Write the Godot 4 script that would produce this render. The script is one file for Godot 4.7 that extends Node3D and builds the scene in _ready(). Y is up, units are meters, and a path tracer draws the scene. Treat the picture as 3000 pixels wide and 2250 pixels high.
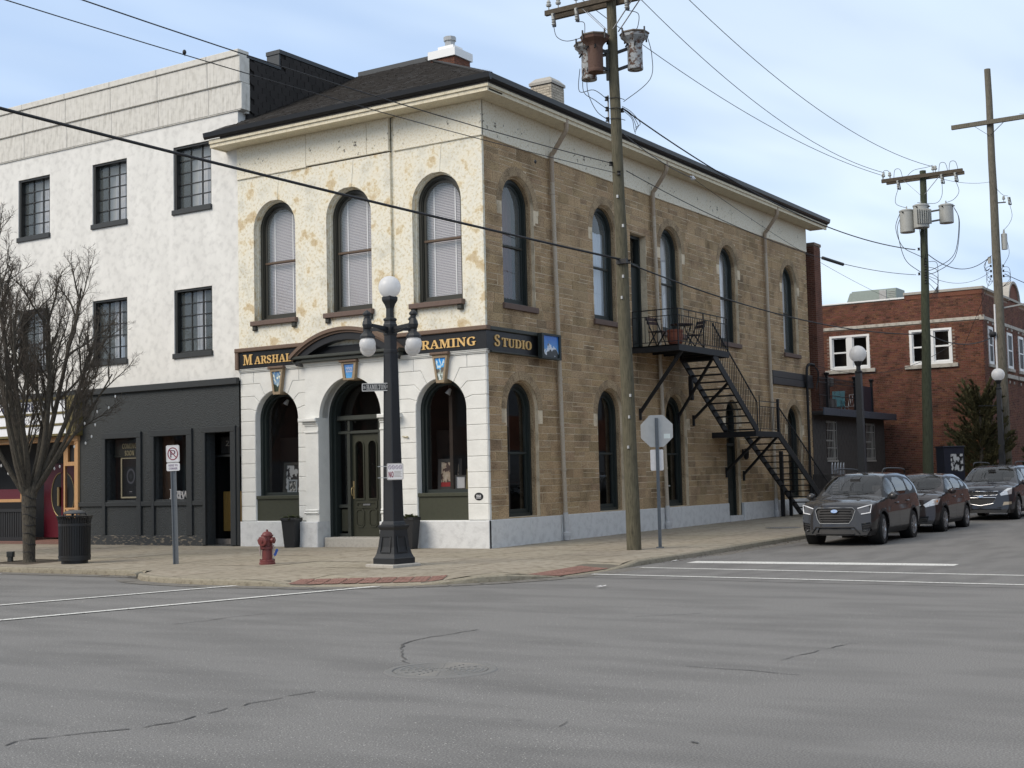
extends Node3D

# ---------------------------------------------------------------- mesh builder
class MB:
	var v := PackedVector3Array()
	var n := PackedVector3Array()
	var c := PackedColorArray()
	var uv := PackedVector2Array()
	var col := Color.WHITE
	var xf := Transform3D.IDENTITY

	func at(t: Transform3D) -> MB:
		xf = t
		return self

	func tri(a: Vector3, b: Vector3, d: Vector3) -> void:      # counter-clockwise seen from outside
		a = xf * a
		b = xf * b
		d = xf * d
		var nn := (b - a).cross(d - a)
		if nn.length_squared() < 1e-16:
			return
		nn = nn.normalized()
		v.push_back(a); v.push_back(d); v.push_back(b)
		for k in 3:
			n.push_back(nn); c.push_back(col); uv.push_back(Vector2.ZERO)

	func trin(a: Vector3, b: Vector3, d: Vector3, na: Vector3, nb: Vector3, nd: Vector3) -> void:
		v.push_back(xf * a); v.push_back(xf * d); v.push_back(xf * b)
		n.push_back(xf.basis * na); n.push_back(xf.basis * nd); n.push_back(xf.basis * nb)
		for k in 3:
			c.push_back(col); uv.push_back(Vector2.ZERO)

	func quad(a: Vector3, b: Vector3, d: Vector3, e: Vector3) -> void:
		tri(a, b, d)
		tri(a, d, e)

	func quad_uv(a: Vector3, b: Vector3, d: Vector3, e: Vector3) -> void:   # a lower left, b lower right, d upper right, e upper left
		var k := uv.size()
		tri(a, b, d)
		tri(a, d, e)
		uv[k] = Vector2(0, 1); uv[k + 1] = Vector2(1, 0); uv[k + 2] = Vector2(1, 1)
		uv[k + 3] = Vector2(0, 1); uv[k + 4] = Vector2(0, 0); uv[k + 5] = Vector2(1, 0)

	func box(p: Vector3, q: Vector3) -> MB:                    # between two corners
		var a := Vector3(minf(p.x, q.x), minf(p.y, q.y), minf(p.z, q.z))
		var b := Vector3(maxf(p.x, q.x), maxf(p.y, q.y), maxf(p.z, q.z))
		quad(Vector3(a.x, a.y, b.z), Vector3(b.x, a.y, b.z), Vector3(b.x, b.y, b.z), Vector3(a.x, b.y, b.z))
		quad(Vector3(b.x, a.y, a.z), Vector3(a.x, a.y, a.z), Vector3(a.x, b.y, a.z), Vector3(b.x, b.y, a.z))
		quad(Vector3(b.x, a.y, b.z), Vector3(b.x, a.y, a.z), Vector3(b.x, b.y, a.z), Vector3(b.x, b.y, b.z))
		quad(Vector3(a.x, a.y, a.z), Vector3(a.x, a.y, b.z), Vector3(a.x, b.y, b.z), Vector3(a.x, b.y, a.z))
		quad(Vector3(a.x, b.y, b.z), Vector3(b.x, b.y, b.z), Vector3(b.x, b.y, a.z), Vector3(a.x, b.y, a.z))
		quad(Vector3(a.x, a.y, a.z), Vector3(b.x, a.y, a.z), Vector3(b.x, a.y, b.z), Vector3(a.x, a.y, b.z))
		return self

	func cbox(p: Vector3, q: Vector3, ch := 0.01) -> MB:       # a box with chamfered edges along its front (z) face outline and verticals
		var a := Vector3(minf(p.x, q.x), minf(p.y, q.y), minf(p.z, q.z))
		var b := Vector3(maxf(p.x, q.x), maxf(p.y, q.y), maxf(p.z, q.z))
		prism(PackedVector2Array([Vector2(a.x, a.y), Vector2(b.x, a.y), Vector2(b.x, b.y), Vector2(a.x, b.y)]), a.z, b.z, ch, true)
		return self

	func beam(p: Vector3, q: Vector3, w: float, h: float, up := Vector3.UP) -> MB:   # a bar of w x h between two points
		var d := (q - p).normalized()
		var r := d.cross(up)
		if r.length() < 0.01:
			r = d.cross(Vector3.RIGHT)
		r = r.normalized() * w * 0.5
		var u := r.cross(d).normalized() * h * 0.5
		var pts := [p - r - u, p + r - u, p + r + u, p - r + u, q - r - u, q + r - u, q + r + u, q - r + u]
		quad(pts[0], pts[3], pts[2], pts[1])
		quad(pts[4], pts[5], pts[6], pts[7])
		quad(pts[0], pts[1], pts[5], pts[4])
		quad(pts[1], pts[2], pts[6], pts[5])
		quad(pts[2], pts[3], pts[7], pts[6])
		quad(pts[3], pts[0], pts[4], pts[7])
		return self

	func tube(pts: Array, r0: float, r1 := -1.0, sides := 8, caps := true) -> MB:
		if r1 < 0.0:
			r1 = r0
		var m := pts.size()
		var d0: Vector3 = (pts[1] - pts[0]).normalized()
		var side := d0.cross(Vector3.UP)
		if side.length() < 0.05:
			side = d0.cross(Vector3.RIGHT)
		side = side.normalized()
		var rings := []
		for i in m:
			var d: Vector3
			if i == 0:
				d = d0
			elif i == m - 1:
				d = (pts[i] - pts[i - 1]).normalized()
			else:
				d = (pts[i + 1] - pts[i - 1]).normalized()
			side = (side - d * side.dot(d)).normalized()
			var up := side.cross(d)
			var r := lerpf(r0, r1, float(i) / (m - 1))
			var ring := []
			for k in sides:
				var t := TAU * k / sides
				ring.push_back(side * cos(t) + up * sin(t))
			rings.push_back([pts[i], r, ring, d])
		for i in m - 1:
			var A = rings[i]
			var B = rings[i + 1]
			for k in sides:
				var l := (k + 1) % sides
				var a: Vector3 = A[0] + A[2][k] * A[1]
				var b: Vector3 = A[0] + A[2][l] * A[1]
				var e: Vector3 = B[0] + B[2][l] * B[1]
				var f: Vector3 = B[0] + B[2][k] * B[1]
				trin(a, e, b, A[2][k], B[2][l], A[2][l])
				trin(a, f, e, A[2][k], B[2][k], B[2][l])
		if caps:
			for w in [0, m - 1]:
				var A = rings[w]
				for k in sides:
					var l := (k + 1) % sides
					var a: Vector3 = A[0] + A[2][k] * A[1]
					var b: Vector3 = A[0] + A[2][l] * A[1]
					if w == 0:
						tri(A[0], a, b)
					else:
						tri(A[0], b, a)
		return self

	func lathe(prof: Array, seg := 24, o := Vector3.ZERO, smooth := true, axis := Vector3.UP, turn := 0.0) -> MB:   # prof: Vector2(radius, height) upwards
		var b := Basis.IDENTITY
		if axis != Vector3.UP:
			b = Basis(Quaternion(Vector3.UP, axis.normalized()))
		for i in prof.size() - 1:
			var p: Vector2 = prof[i]
			var q: Vector2 = prof[i + 1]
			var s := q - p
			var nl := Vector2(s.y, -s.x).normalized()
			for k in seg:
				var t := TAU * k / seg + turn
				var u := TAU * (k + 1) / seg + turn
				var ct := Vector3(cos(t), 0, -sin(t))
				var cu := Vector3(cos(u), 0, -sin(u))
				var A := o + b * (ct * p.x + Vector3.UP * p.y)
				var B := o + b * (cu * p.x + Vector3.UP * p.y)
				var C := o + b * (cu * q.x + Vector3.UP * q.y)
				var D := o + b * (ct * q.x + Vector3.UP * q.y)
				if smooth:
					var nt := b * (ct * nl.x + Vector3.UP * nl.y)
					var nu := b * (cu * nl.x + Vector3.UP * nl.y)
					if p.x > 1e-5:
						trin(A, B, C, nt, nu, nu)
					if q.x > 1e-5:
						trin(A, C, D, nt, nu, nt)
				else:
					quad(A, B, C, D)
		return self

	func ball(o: Vector3, r: float, seg := 20, rows := 12, sc := Vector3.ONE) -> MB:
		for i in rows:
			var a := PI * i / rows - PI / 2
			var b := PI * (i + 1) / rows - PI / 2
			for k in seg:
				var t := TAU * k / seg
				var u := TAU * (k + 1) / seg
				var A := Vector3(cos(a) * cos(t), sin(a), -cos(a) * sin(t))
				var B := Vector3(cos(a) * cos(u), sin(a), -cos(a) * sin(u))
				var C := Vector3(cos(b) * cos(u), sin(b), -cos(b) * sin(u))
				var D := Vector3(cos(b) * cos(t), sin(b), -cos(b) * sin(t))
				if i > 0:
					trin(o + A * r * sc, o + B * r * sc, o + C * r * sc, A, B, C)
				if i < rows - 1:
					trin(o + A * r * sc, o + C * r * sc, o + D * r * sc, A, C, D)
		return self

	func face(poly: PackedVector2Array, d: float) -> void:      # a flat polygon in the xy plane at depth d, facing +z
		var p := poly
		if Geometry2D.is_polygon_clockwise(p):
			p = p.duplicate()
			p.reverse()
		var ix := Geometry2D.triangulate_polygon(p)
		for k in range(0, ix.size(), 3):
			var a := p[ix[k]]
			var b := p[ix[k + 1]]
			var e := p[ix[k + 2]]
			if (b - a).cross(e - a) < 0:
				tri(Vector3(a.x, a.y, d), Vector3(e.x, e.y, d), Vector3(b.x, b.y, d))
			else:
				tri(Vector3(a.x, a.y, d), Vector3(b.x, b.y, d), Vector3(e.x, e.y, d))

	func prism(poly: PackedVector2Array, d0: float, d1: float, bev := 0.0, back := false) -> MB:   # extruded from d0 to d1 (the front), its front edge bevelled
		var p := poly
		if Geometry2D.is_polygon_clockwise(p):
			p = p.duplicate()
			p.reverse()
		var m := p.size()
		var q := p
		if bev > 0.0:
			q = PackedVector2Array()
			for i in m:                                          # mitred inset
				var e0 := (p[i] - p[(i + m - 1) % m]).normalized()
				var e1 := (p[(i + 1) % m] - p[i]).normalized()
				var n0 := Vector2(-e0.y, e0.x)
				var n1 := Vector2(-e1.y, e1.x)
				var k := n0 + n1
				var l := maxf(0.3, k.dot(n0))
				q.push_back(p[i] + k * (bev / l))
		var dm := d1 - bev if d1 > d0 else d1 + bev
		face(q, d1)
		for i in m:
			var j := (i + 1) % m
			quad(Vector3(p[i].x, p[i].y, d0), Vector3(p[j].x, p[j].y, d0), Vector3(p[j].x, p[j].y, dm), Vector3(p[i].x, p[i].y, dm))
			if bev > 0.0:
				quad(Vector3(p[i].x, p[i].y, dm), Vector3(p[j].x, p[j].y, dm), Vector3(q[j].x, q[j].y, d1), Vector3(q[i].x, q[i].y, d1))
		if back:
			face(p, d0)
		return self

	func band(inner: PackedVector2Array, outer: PackedVector2Array, d0: float, d1: float, closed := false) -> MB:   # a frame between two outlines with as many points
		var m := inner.size()
		for i in (m if closed else m - 1):
			var j := (i + 1) % m
			var a := inner[i]
			var b := inner[j]
			var e := outer[j]
			var f := outer[i]
			quad(Vector3(f.x, f.y, d1), Vector3(e.x, e.y, d1), Vector3(b.x, b.y, d1), Vector3(a.x, a.y, d1))
			quad(Vector3(a.x, a.y, d1), Vector3(b.x, b.y, d1), Vector3(b.x, b.y, d0), Vector3(a.x, a.y, d0))
			quad(Vector3(f.x, f.y, d0), Vector3(e.x, e.y, d0), Vector3(e.x, e.y, d1), Vector3(f.x, f.y, d1))
		if not closed:
			for i in [0, m - 1]:
				var a := inner[i]
				var f := outer[i]
				quad(Vector3(a.x, a.y, d0), Vector3(f.x, f.y, d0), Vector3(f.x, f.y, d1), Vector3(a.x, a.y, d1))
		return self

	func mesh() -> ArrayMesh:
		var m := ArrayMesh.new()
		if v.is_empty():
			return m
		var a := []
		a.resize(Mesh.ARRAY_MAX)
		a[Mesh.ARRAY_VERTEX] = v
		a[Mesh.ARRAY_NORMAL] = n
		a[Mesh.ARRAY_COLOR] = c
		a[Mesh.ARRAY_TEX_UV] = uv
		m.add_surface_from_arrays(Mesh.PRIMITIVE_TRIANGLES, a)
		return m


# ---------------------------------------------------------------- scene helpers
var M := {}
var rng := RandomNumberGenerator.new()
var FRONT := Transform3D.IDENTITY
var SIDE := Transform3D(Basis(Vector3(0, 0, -1), Vector3(0, 1, 0), Vector3(1, 0, 0)), Vector3.ZERO)   # u runs away from the corner, d out of the wall
var taken := {}

func numbered(called: String) -> String:
	if not taken.has(called):
		taken[called] = 0
		return called
	taken[called] += 1
	return "%s_%03d" % [called, taken[called]]

func obj(called: String, mb, m: Material, parent: Node = self) -> MeshInstance3D:
	var o := MeshInstance3D.new()
	o.mesh = mb.mesh() if mb is MB else mb
	o.material_override = m
	if parent == self:
		o.name = numbered(called)
	else:
		o.name = called
	parent.add_child(o, true)
	return o

func tag(o: Node, label: String, category: String, group := "") -> Node:
	o.set_meta("label", label)
	o.set_meta("category", category)
	if group:
		o.set_meta("group", group)
	return o

func thing(called: String, label: String, category: String, at := Vector3.ZERO, turn := 0.0, group := "") -> Node3D:
	var o := Node3D.new()
	o.name = numbered(called)
	add_child(o)
	o.position = at
	o.rotation.y = turn
	tag(o, label, category, group)
	return o

func struct(called: String, mb, m: Material) -> MeshInstance3D:
	var o := obj(called, mb, m)
	o.set_meta("kind", "structure")
	return o

func stuff(o: Node) -> Node:
	o.set_meta("kind", "stuff")
	return o

func holder(called: String, parent: Node) -> Node3D:
	var o := Node3D.new()
	o.name = called
	parent.add_child(o, true)
	return o

func dup(root: Node3D, at: Vector3, turn: float, label: String, group := "") -> Node3D:
	var r := root.duplicate() as Node3D
	var base := str(root.name)
	if base.length() > 4 and base[base.length() - 4] == "_":
		base = base.substr(0, base.length() - 4)
	r.name = numbered(base)
	add_child(r)
	r.position = at
	r.rotation.y = turn
	r.set_meta("label", label)
	if group:
		r.set_meta("group", group)
	return r

func text(s: String, height: float, depth: float, font: Font) -> TextMesh:     # capitals about `height` tall, centred
	var t := TextMesh.new()
	t.text = s
	t.font = font
	t.font_size = 64
	t.pixel_size = height / 46.0
	t.depth = depth
	t.curve_step = 2.0
	return t

func put_text(s: String, height: float, depth: float, font: Font, m: Material, where: Transform3D, parent: Node, called := "lettering", width := 0.0) -> MeshInstance3D:
	var t := text(s, height, depth, font)
	var o := obj(called, t, m, parent)
	var bb := t.get_aabb()
	var w := bb.size.x
	var sx := width / w if width > 0.0 and w > 0.001 else 1.0
	var ct := bb.get_center()
	o.transform = where * Transform3D(Basis.from_scale(Vector3(sx, 1, 1)), Vector3(-ct.x * sx, -ct.y, 0))
	return o

func rect(a: float, b: float, e: float, f: float) -> PackedVector2Array:       # u0, v0, u1, v1
	return PackedVector2Array([Vector2(a, b), Vector2(e, b), Vector2(e, f), Vector2(a, f)])

func arch(c: float, w: float, y0: float, spring: float, seg := 16, rise := -1.0) -> PackedVector2Array:   # an arched opening, counter-clockwise from its lower left
	var p := PackedVector2Array([Vector2(c - w / 2, y0), Vector2(c + w / 2, y0)])
	var h := w / 2 if rise < 0 else rise
	for k in seg + 1:
		var t := PI * k / seg
		p.push_back(Vector2(c + cos(t) * w / 2, spring + sin(t) * h))
	return p

func arcband(c: float, w: float, y0: float, spring: float, seg := 16) -> PackedVector2Array:     # the same without the sill: up the right, over, down the left
	var p := PackedVector2Array([Vector2(c + w / 2, y0)])
	for k in seg + 1:
		var t := PI * k / seg
		p.push_back(Vector2(c + cos(t) * w / 2, spring + sin(t) * w / 2))
	p.push_back(Vector2(c - w / 2, y0))
	return p

func cut_all(polys: Array, hole: PackedVector2Array) -> Array:
	var out := []
	for p in polys:
		for q in Geometry2D.clip_polygons(p, hole):
			if not Geometry2D.is_polygon_clockwise(q):
				out.push_back(q)
	return out

func wall(mb: MB, u0: float, v0: float, u1: float, v1: float, holes: Array, cuts: Array, d: float, depth: float) -> void:   # a wall sheet with reveals; cuts: where to split it so that no hole is closed
	var xs := [u0]
	for k in cuts:
		if k > u0 + 0.01 and k < u1 - 0.01:
			xs.push_back(k)
	xs.push_back(u1)
	xs.sort()
	for i in xs.size() - 1:
		var polys := [rect(xs[i], v0, xs[i + 1], v1)]
		for h in holes:
			polys = cut_all(polys, h)
		for p in polys:
			mb.face(p, d)
	for h in holes:
		var m: int = h.size()
		for i in m:
			var a: Vector2 = h[i]
			var b: Vector2 = h[(i + 1) % m]
			mb.quad(Vector3(a.x, a.y, d), Vector3(a.x, a.y, d - depth), Vector3(b.x, b.y, d - depth), Vector3(b.x, b.y, d))

func catenary(a: Vector3, b: Vector3, sag: float, seg := 16) -> Array:
	var p := []
	for k in seg + 1:
		var t := float(k) / seg
		p.push_back(a.lerp(b, t) - Vector3(0, sag * 4.0 * t * (1.0 - t), 0))
	return p

func spline(pts: Array, per := 6) -> Array:
	var out := []
	var m := pts.size()
	for i in m - 1:
		var p0: Vector3 = pts[maxi(i - 1, 0)]
		var p1: Vector3 = pts[i]
		var p2: Vector3 = pts[i + 1]
		var p3: Vector3 = pts[mini(i + 2, m - 1)]
		for k in per:
			out.push_back(p1.cubic_interpolate(p2, p0, p3, float(k) / per))
	out.push_back(pts[m - 1])
	return out

# ---------------------------------------------------------------- ground heights
func walk_y(x: float, z: float) -> float:
	return (0.006 + 0.003 * clampf(x / 5.2, 0.0, 1.0)) * maxf(0.0, -z) - 0.05 * clampf(maxf(x / 5.2, z / 7.8), 0.0, 1.2)

func road_y(z: float) -> float:
	return -0.17 + 0.009 * maxf(0.0, -z)

# ---------------------------------------------------------------- materials
func lin(r: float, g: float, b: float) -> Color:            # a linear base colour
	return Color(r, g, b).linear_to_srgb()

func noise_tex(seed_: int, freq: float, stops: Array, size := 512, octaves := 4, kind := FastNoiseLite.TYPE_SIMPLEX_SMOOTH, gain := 0.5) -> NoiseTexture2D:
	var f := FastNoiseLite.new()
	f.seed = seed_
	f.noise_type = kind
	f.frequency = freq
	f.fractal_octaves = octaves
	f.fractal_gain = gain
	var t := NoiseTexture2D.new()
	t.noise = f
	t.width = size
	t.height = size
	t.seamless = true
	t.seamless_blend_skirt = 0.2
	var g := Gradient.new()
	var off := PackedFloat32Array()
	var cols := PackedColorArray()
	for s in stops:
		off.push_back(s[0])
		cols.push_back(s[1] if s[1] is Color else Color(s[1], s[1], s[1]))
	g.offsets = off
	g.colors = cols
	t.color_ramp = g
	return t

func mat(called: String, albedo: Color, rough := 0.8, metal := 0.0, tex: Texture2D = null, scale := Vector3.ONE, tex2: Texture2D = null, scale2 := Vector3.ONE, bump: Texture2D = null, bump_cm := 0.0) -> StandardMaterial3D:
	var m := StandardMaterial3D.new()
	m.resource_name = called
	m.albedo_color = albedo
	m.roughness = rough
	m.metallic = metal
	m.vertex_color_use_as_albedo = true
	if tex or bump:
		m.uv1_triplanar = true
		m.uv1_world_triplanar = true
		m.uv1_scale = scale
		m.uv1_triplanar_sharpness = 4.0
	if tex:
		m.albedo_texture = tex
	if tex2:
		m.detail_enabled = true
		m.detail_albedo = tex2
		m.detail_blend_mode = BaseMaterial3D.BLEND_MODE_MUL
		m.detail_uv_layer = BaseMaterial3D.DETAIL_UV_2
		m.uv2_triplanar = true
		m.uv2_world_triplanar = true
		m.uv2_scale = scale2
		m.uv2_triplanar_sharpness = 4.0
	if bump:
		m.heightmap_enabled = true
		m.heightmap_texture = bump
		m.heightmap_scale = bump_cm
	M[called] = m
	return m

func glass(called: String, albedo: Color, alpha: float, rough := 0.0) -> StandardMaterial3D:
	var m := StandardMaterial3D.new()
	m.resource_name = called
	m.albedo_color = Color(albedo.r, albedo.g, albedo.b, alpha)
	m.transparency = BaseMaterial3D.TRANSPARENCY_ALPHA
	m.roughness = rough
	M[called] = m
	return m

func make_materials() -> void:
	var grain := noise_tex(1, 0.02, [[0.0, 0.90], [0.5, 0.98], [1.0, 1.0]], 512, 5)
	var soft := noise_tex(2, 0.012, [[0.0, 0.94], [1.0, 1.0]], 512, 3)
	var fine := noise_tex(3, 0.12, [[0.0, 0.84], [0.5, 0.97], [1.0, 1.0]], 512, 3)
	var relief := noise_tex(4, 0.06, [[0.0, 0.0], [1.0, 1.0]], 512, 5)
	# old cream stucco: tan patches where the paint has worn off
	var patches := noise_tex(11, 0.006, [[0.0, Color(0.90, 0.90, 0.90)], [0.42, Color(1, 1, 1)], [0.66, Color(1, 0.99, 0.97)], [0.71, Color(0.96, 0.92, 0.85)], [0.76, Color(0.90, 0.84, 0.75)], [1.0, Color(0.86, 0.79, 0.69)]], 1024, 6, FastNoiseLite.TYPE_SIMPLEX_SMOOTH, 0.58)
	var worn := noise_tex(12, 0.05, [[0.0, Color(0.86, 0.81, 0.73)], [0.30, Color(0.95, 0.93, 0.88)], [0.46, Color(1, 1, 1)], [1.0, Color(1, 1, 1)]], 512, 5, FastNoiseLite.TYPE_SIMPLEX_SMOOTH, 0.62)
	mat("stucco", lin(0.78, 0.755, 0.65), 0.92, 0.0, patches, Vector3.ONE * 0.16, worn, Vector3.ONE * 0.35, relief, 0.7)
	# the frieze flakes down to a grey-blue undercoat in small chips
	var chips := noise_tex(13, 0.012, [[0.0, Color(1, 1, 1)], [0.71, Color(1, 1, 1)], [0.74, Color(0.80, 0.79, 0.75)], [0.78, Color(0.42, 0.42, 0.45)], [1.0, Color(0.28, 0.28, 0.34)]], 1024, 6, FastNoiseLite.TYPE_SIMPLEX_SMOOTH, 0.65)
	mat("frieze", lin(0.80, 0.76, 0.64), 0.92, 0.0, chips, Vector3.ONE * 0.22, worn, Vector3.ONE * 0.5, relief, 0.7)
	mat("soffit", lin(0.74, 0.68, 0.53), 0.85, 0.0, grain, Vector3.ONE * 0.4, worn, Vector3.ONE * 0.8)
	mat("white", lin(0.86, 0.86, 0.82), 0.8, 0.0, soft, Vector3.ONE * 0.3, fine, Vector3.ONE * 1.1, relief, 0.35)
	mat("base_paint", lin(0.74, 0.75, 0.75), 0.85, 0.0, grain, Vector3.ONE * 0.35, fine, Vector3.ONE * 0.9, relief, 0.4)
	var streak := noise_tex(14, 0.02, [[0.0, Color(0.84, 0.835, 0.82)], [0.4, Color(0.97, 0.97, 0.965)], [1.0, Color(1, 1, 1)]], 512, 5)
	mat("white_wall", lin(0.84, 0.83, 0.79), 0.9, 0.0, soft, Vector3(0.2, 0.07, 0.2), grain, Vector3.ONE * 0.3, relief, 0.4)
	mat("panel", lin(0.72, 0.70, 0.65), 0.88, 0.0, streak, Vector3(0.9, 0.10, 0.9), grain, Vector3.ONE * 0.4, relief, 0.3)
	var stone_t := noise_tex(15, 0.05, [[0.0, Color(0.55, 0.50, 0.45)], [0.45, Color(0.92, 0.90, 0.87)], [1.0, Color(1, 1, 1)]], 512, 5)
	var stone_l := noise_tex(16, 0.014, [[0.0, Color(0.70, 0.69, 0.68)], [0.5, Color(0.95, 0.95, 0.95)], [1.0, Color(1, 1, 1)]], 512, 4)
	mat("stone", lin(0.62, 0.46, 0.285), 0.92, 0.0, stone_t, Vector3.ONE * 0.8, stone_l, Vector3.ONE * 0.14, relief, 1.0)
	mat("mortar", lin(0.78, 0.67, 0.50), 0.95, 0.0, worn, Vector3.ONE * 0.9, stone_l, Vector3.ONE * 0.2)
	mat("trim_stone", lin(0.52, 0.405, 0.265), 0.9, 0.0, stone_t, Vector3.ONE * 0.7, stone_l, Vector3.ONE * 0.2, relief, 0.5)
	mat("brown_paint", lin(0.16, 0.105, 0.075), 0.7, 0.0, worn, Vector3.ONE * 0.9, fine, Vector3.ONE)
	mat("sill_brown", lin(0.155, 0.105, 0.085), 0.75, 0.0, grain, Vector3.ONE * 0.8, fine, Vector3.ONE)
	mat("tan_paint", lin(0.30, 0.225, 0.14), 0.6, 0.0, grain, Vector3.ONE * 1.2)
	mat("frame_dark", lin(0.034, 0.034, 0.026), 0.55, 0.0, fine, Vector3.ONE * 0.8)
	mat("sash_brown", lin(0.10, 0.065, 0.042), 0.6, 0.0, worn, Vector3.ONE * 2.0)
	mat("frame_green", lin(0.020, 0.028, 0.026), 0.5, 0.0, fine, Vector3.ONE * 0.8)
	mat("panel_green", lin(0.046, 0.050, 0.030), 0.5, 0.0, grain, Vector3.ONE * 0.7, fine, Vector3.ONE)
	mat("door_green", lin(0.038, 0.040, 0.026), 0.45, 0.0, grain, Vector3.ONE * 0.7)
	mat("sign_black", lin(0.009, 0.010, 0.012), 0.35, 0.0, fine, Vector3.ONE)
	mat("gold", lin(0.80, 0.52, 0.20), 0.42, 0.35, grain, Vector3.ONE * 1.5)
	mat("ped_black", lin(0.016, 0.017, 0.020), 0.4, 0.0, fine, Vector3.ONE)
	mat("ped_green", lin(0.040, 0.045, 0.038), 0.5, 0.0, grain, Vector3.ONE)
	mat("dark_store", lin(0.040, 0.046, 0.049), 0.75, 0.0, grain, Vector3.ONE * 0.5, fine, Vector3.ONE * 0.7, relief, 1.2)
	mat("dark_trim", lin(0.027, 0.031, 0.033), 0.55, 0.0, grain, Vector3.ONE * 0.7, fine, Vector3.ONE)
	mat("plinth_scuffed", lin(0.030, 0.034, 0.036), 0.7, 0.0, noise_tex(18, 0.03, [[0.0, lin(0.030, 0.034, 0.036)], [0.60, lin(0.030, 0.034, 0.036)], [0.66, lin(0.14, 0.12, 0.095)], [1.0, lin(0.26, 0.23, 0.18)]], 512, 5), Vector3(0.25, 0.9, 0.25))
	M.plinth_scuffed.albedo_color = Color.WHITE
	mat("black_win", lin(0.012, 0.014, 0.014), 0.5)
	mat("black", lin(0.010, 0.011, 0.013), 0.5, 0.0, fine, Vector3.ONE)
	mat("iron", lin(0.007, 0.008, 0.010), 0.6, 0.0, grain, Vector3.ONE * 1.2)
	mat("lamp_iron", lin(0.013, 0.015, 0.018), 0.5, 0.0, grain, Vector3.ONE * 1.2)
	mat("globe", lin(0.90, 0.90, 0.90), 0.25)
	M.globe.backlight_enabled = true
	M.globe.backlight = Color(1, 1, 1)
	mat("roof", lin(0.030, 0.027, 0.025), 0.9, 0.0, grain, Vector3.ONE * 0.6, fine, Vector3.ONE)
	mat("shingle", lin(0.026, 0.023, 0.022), 0.9, 0.0, fine, Vector3.ONE * 0.8)
	mat("flashing", lin(0.045, 0.050, 0.055), 0.5, 0.3, grain, Vector3.ONE * 0.8)
	mat("gutter", lin(0.008, 0.008, 0.009), 0.35)
	mat("spout", lin(0.46, 0.40, 0.32), 0.6, 0.0, worn, Vector3.ONE * 0.7)
	mat("spout_white", lin(0.58, 0.58, 0.58), 0.7, 0.0, grain, Vector3.ONE)
	mat("copper_brown", lin(0.36, 0.29, 0.22), 0.6, 0.0, worn, Vector3.ONE * 0.7)
	mat("red_brick", lin(0.235, 0.098, 0.064), 0.92, 0.0, stone_t, Vector3.ONE * 0.9, stone_l, Vector3.ONE * 0.15)
	mat("brick_mortar", lin(0.27, 0.20, 0.155), 0.95, 0.0, fine, Vector3.ONE)
	mat("white_brick", lin(0.62, 0.58, 0.50), 0.9, 0.0, stone_t, Vector3.ONE * 0.9)
	mat("grey_mortar", lin(0.28, 0.25, 0.21), 0.95, 0.0, fine, Vector3.ONE)
	mat("limestone", lin(0.56, 0.53, 0.47), 0.9, 0.0, stone_l, Vector3.ONE * 0.4, fine, Vector3.ONE)
	mat("vinyl", lin(0.80, 0.81, 0.81), 0.45)
	mat("annex", lin(0.068, 0.060, 0.055), 0.85, 0.0, grain, Vector3.ONE * 0.4, fine, Vector3.ONE, relief, 0.4)
	mat("slate_metal", lin(0.075, 0.090, 0.115), 0.5, 0.2, streak, Vector3(0.8, 0.4, 0.8))
	mat("moss", lin(0.045, 0.050, 0.018), 0.95, 0.0, fine, Vector3.ONE)
	mat("concrete_cap", lin(0.42, 0.40, 0.36), 0.9, 0.0, grain, Vector3.ONE)
	# ground
	var bands := noise_tex(21, 0.010, [[0.0, 0.88], [0.45, 0.96], [0.62, 1.0], [1.0, 1.0]], 1024, 3)
	var agg := noise_tex(22, 0.16, [[0.0, 0.50], [0.30, 0.72], [0.55, 0.84], [0.68, 0.92], [0.78, 1.0], [1.0, 1.0]], 1024, 3, FastNoiseLite.TYPE_SIMPLEX_SMOOTH, 0.6)
	mat("asphalt", lin(0.285, 0.278, 0.268), 0.9, 0.0, bands, Vector3(0.03, 0.2, 0.10), agg, Vector3.ONE * 0.30)
	mat("asphalt_side", lin(0.275, 0.268, 0.258), 0.9, 0.0, bands, Vector3(0.12, 0.2, 0.04), agg, Vector3.ONE * 0.30)
	mat("stone_chip", lin(0.52, 0.51, 0.49), 0.8)
	mat("tar", lin(0.075, 0.073, 0.070), 0.7)
	mat("road_paint", lin(0.70, 0.70, 0.67), 0.8, 0.0, noise_tex(24, 0.06, [[0.0, 0.45], [0.30, 0.72], [0.42, 1.0], [1.0, 1.0]], 512, 5), Vector3.ONE * 0.6)
	var conc := noise_tex(25, 0.02, [[0.0, Color(0.74, 0.72, 0.69)], [0.5, Color(0.96, 0.955, 0.94)], [1.0, Color(1, 1, 1)]], 512, 6, FastNoiseLite.TYPE_SIMPLEX_SMOOTH, 0.6)
	mat("concrete", lin(0.385, 0.345, 0.280), 0.92, 0.0, conc, Vector3.ONE * 0.3, fine, Vector3.ONE * 1.3, relief, 0.25)
	mat("kerb", lin(0.33, 0.30, 0.24), 0.92, 0.0, conc, Vector3.ONE * 0.7, fine, Vector3.ONE * 1.3, relief, 0.4)
	mat("joint", lin(0.13, 0.115, 0.09), 0.95)
	mat("gutter_pan", lin(0.20, 0.19, 0.175), 0.92, 0.0, conc, Vector3.ONE * 0.5, fine, Vector3.ONE * 1.1)
	mat("red_paver", lin(0.30, 0.165, 0.135), 0.9, 0.0, conc, Vector3.ONE * 0.8, fine, Vector3.ONE * 1.3)
	mat("soil", lin(0.06, 0.045, 0.03), 0.95, 0.0, fine, Vector3.ONE)
	mat("leaf", lin(0.075, 0.045, 0.022), 0.9)
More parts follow.
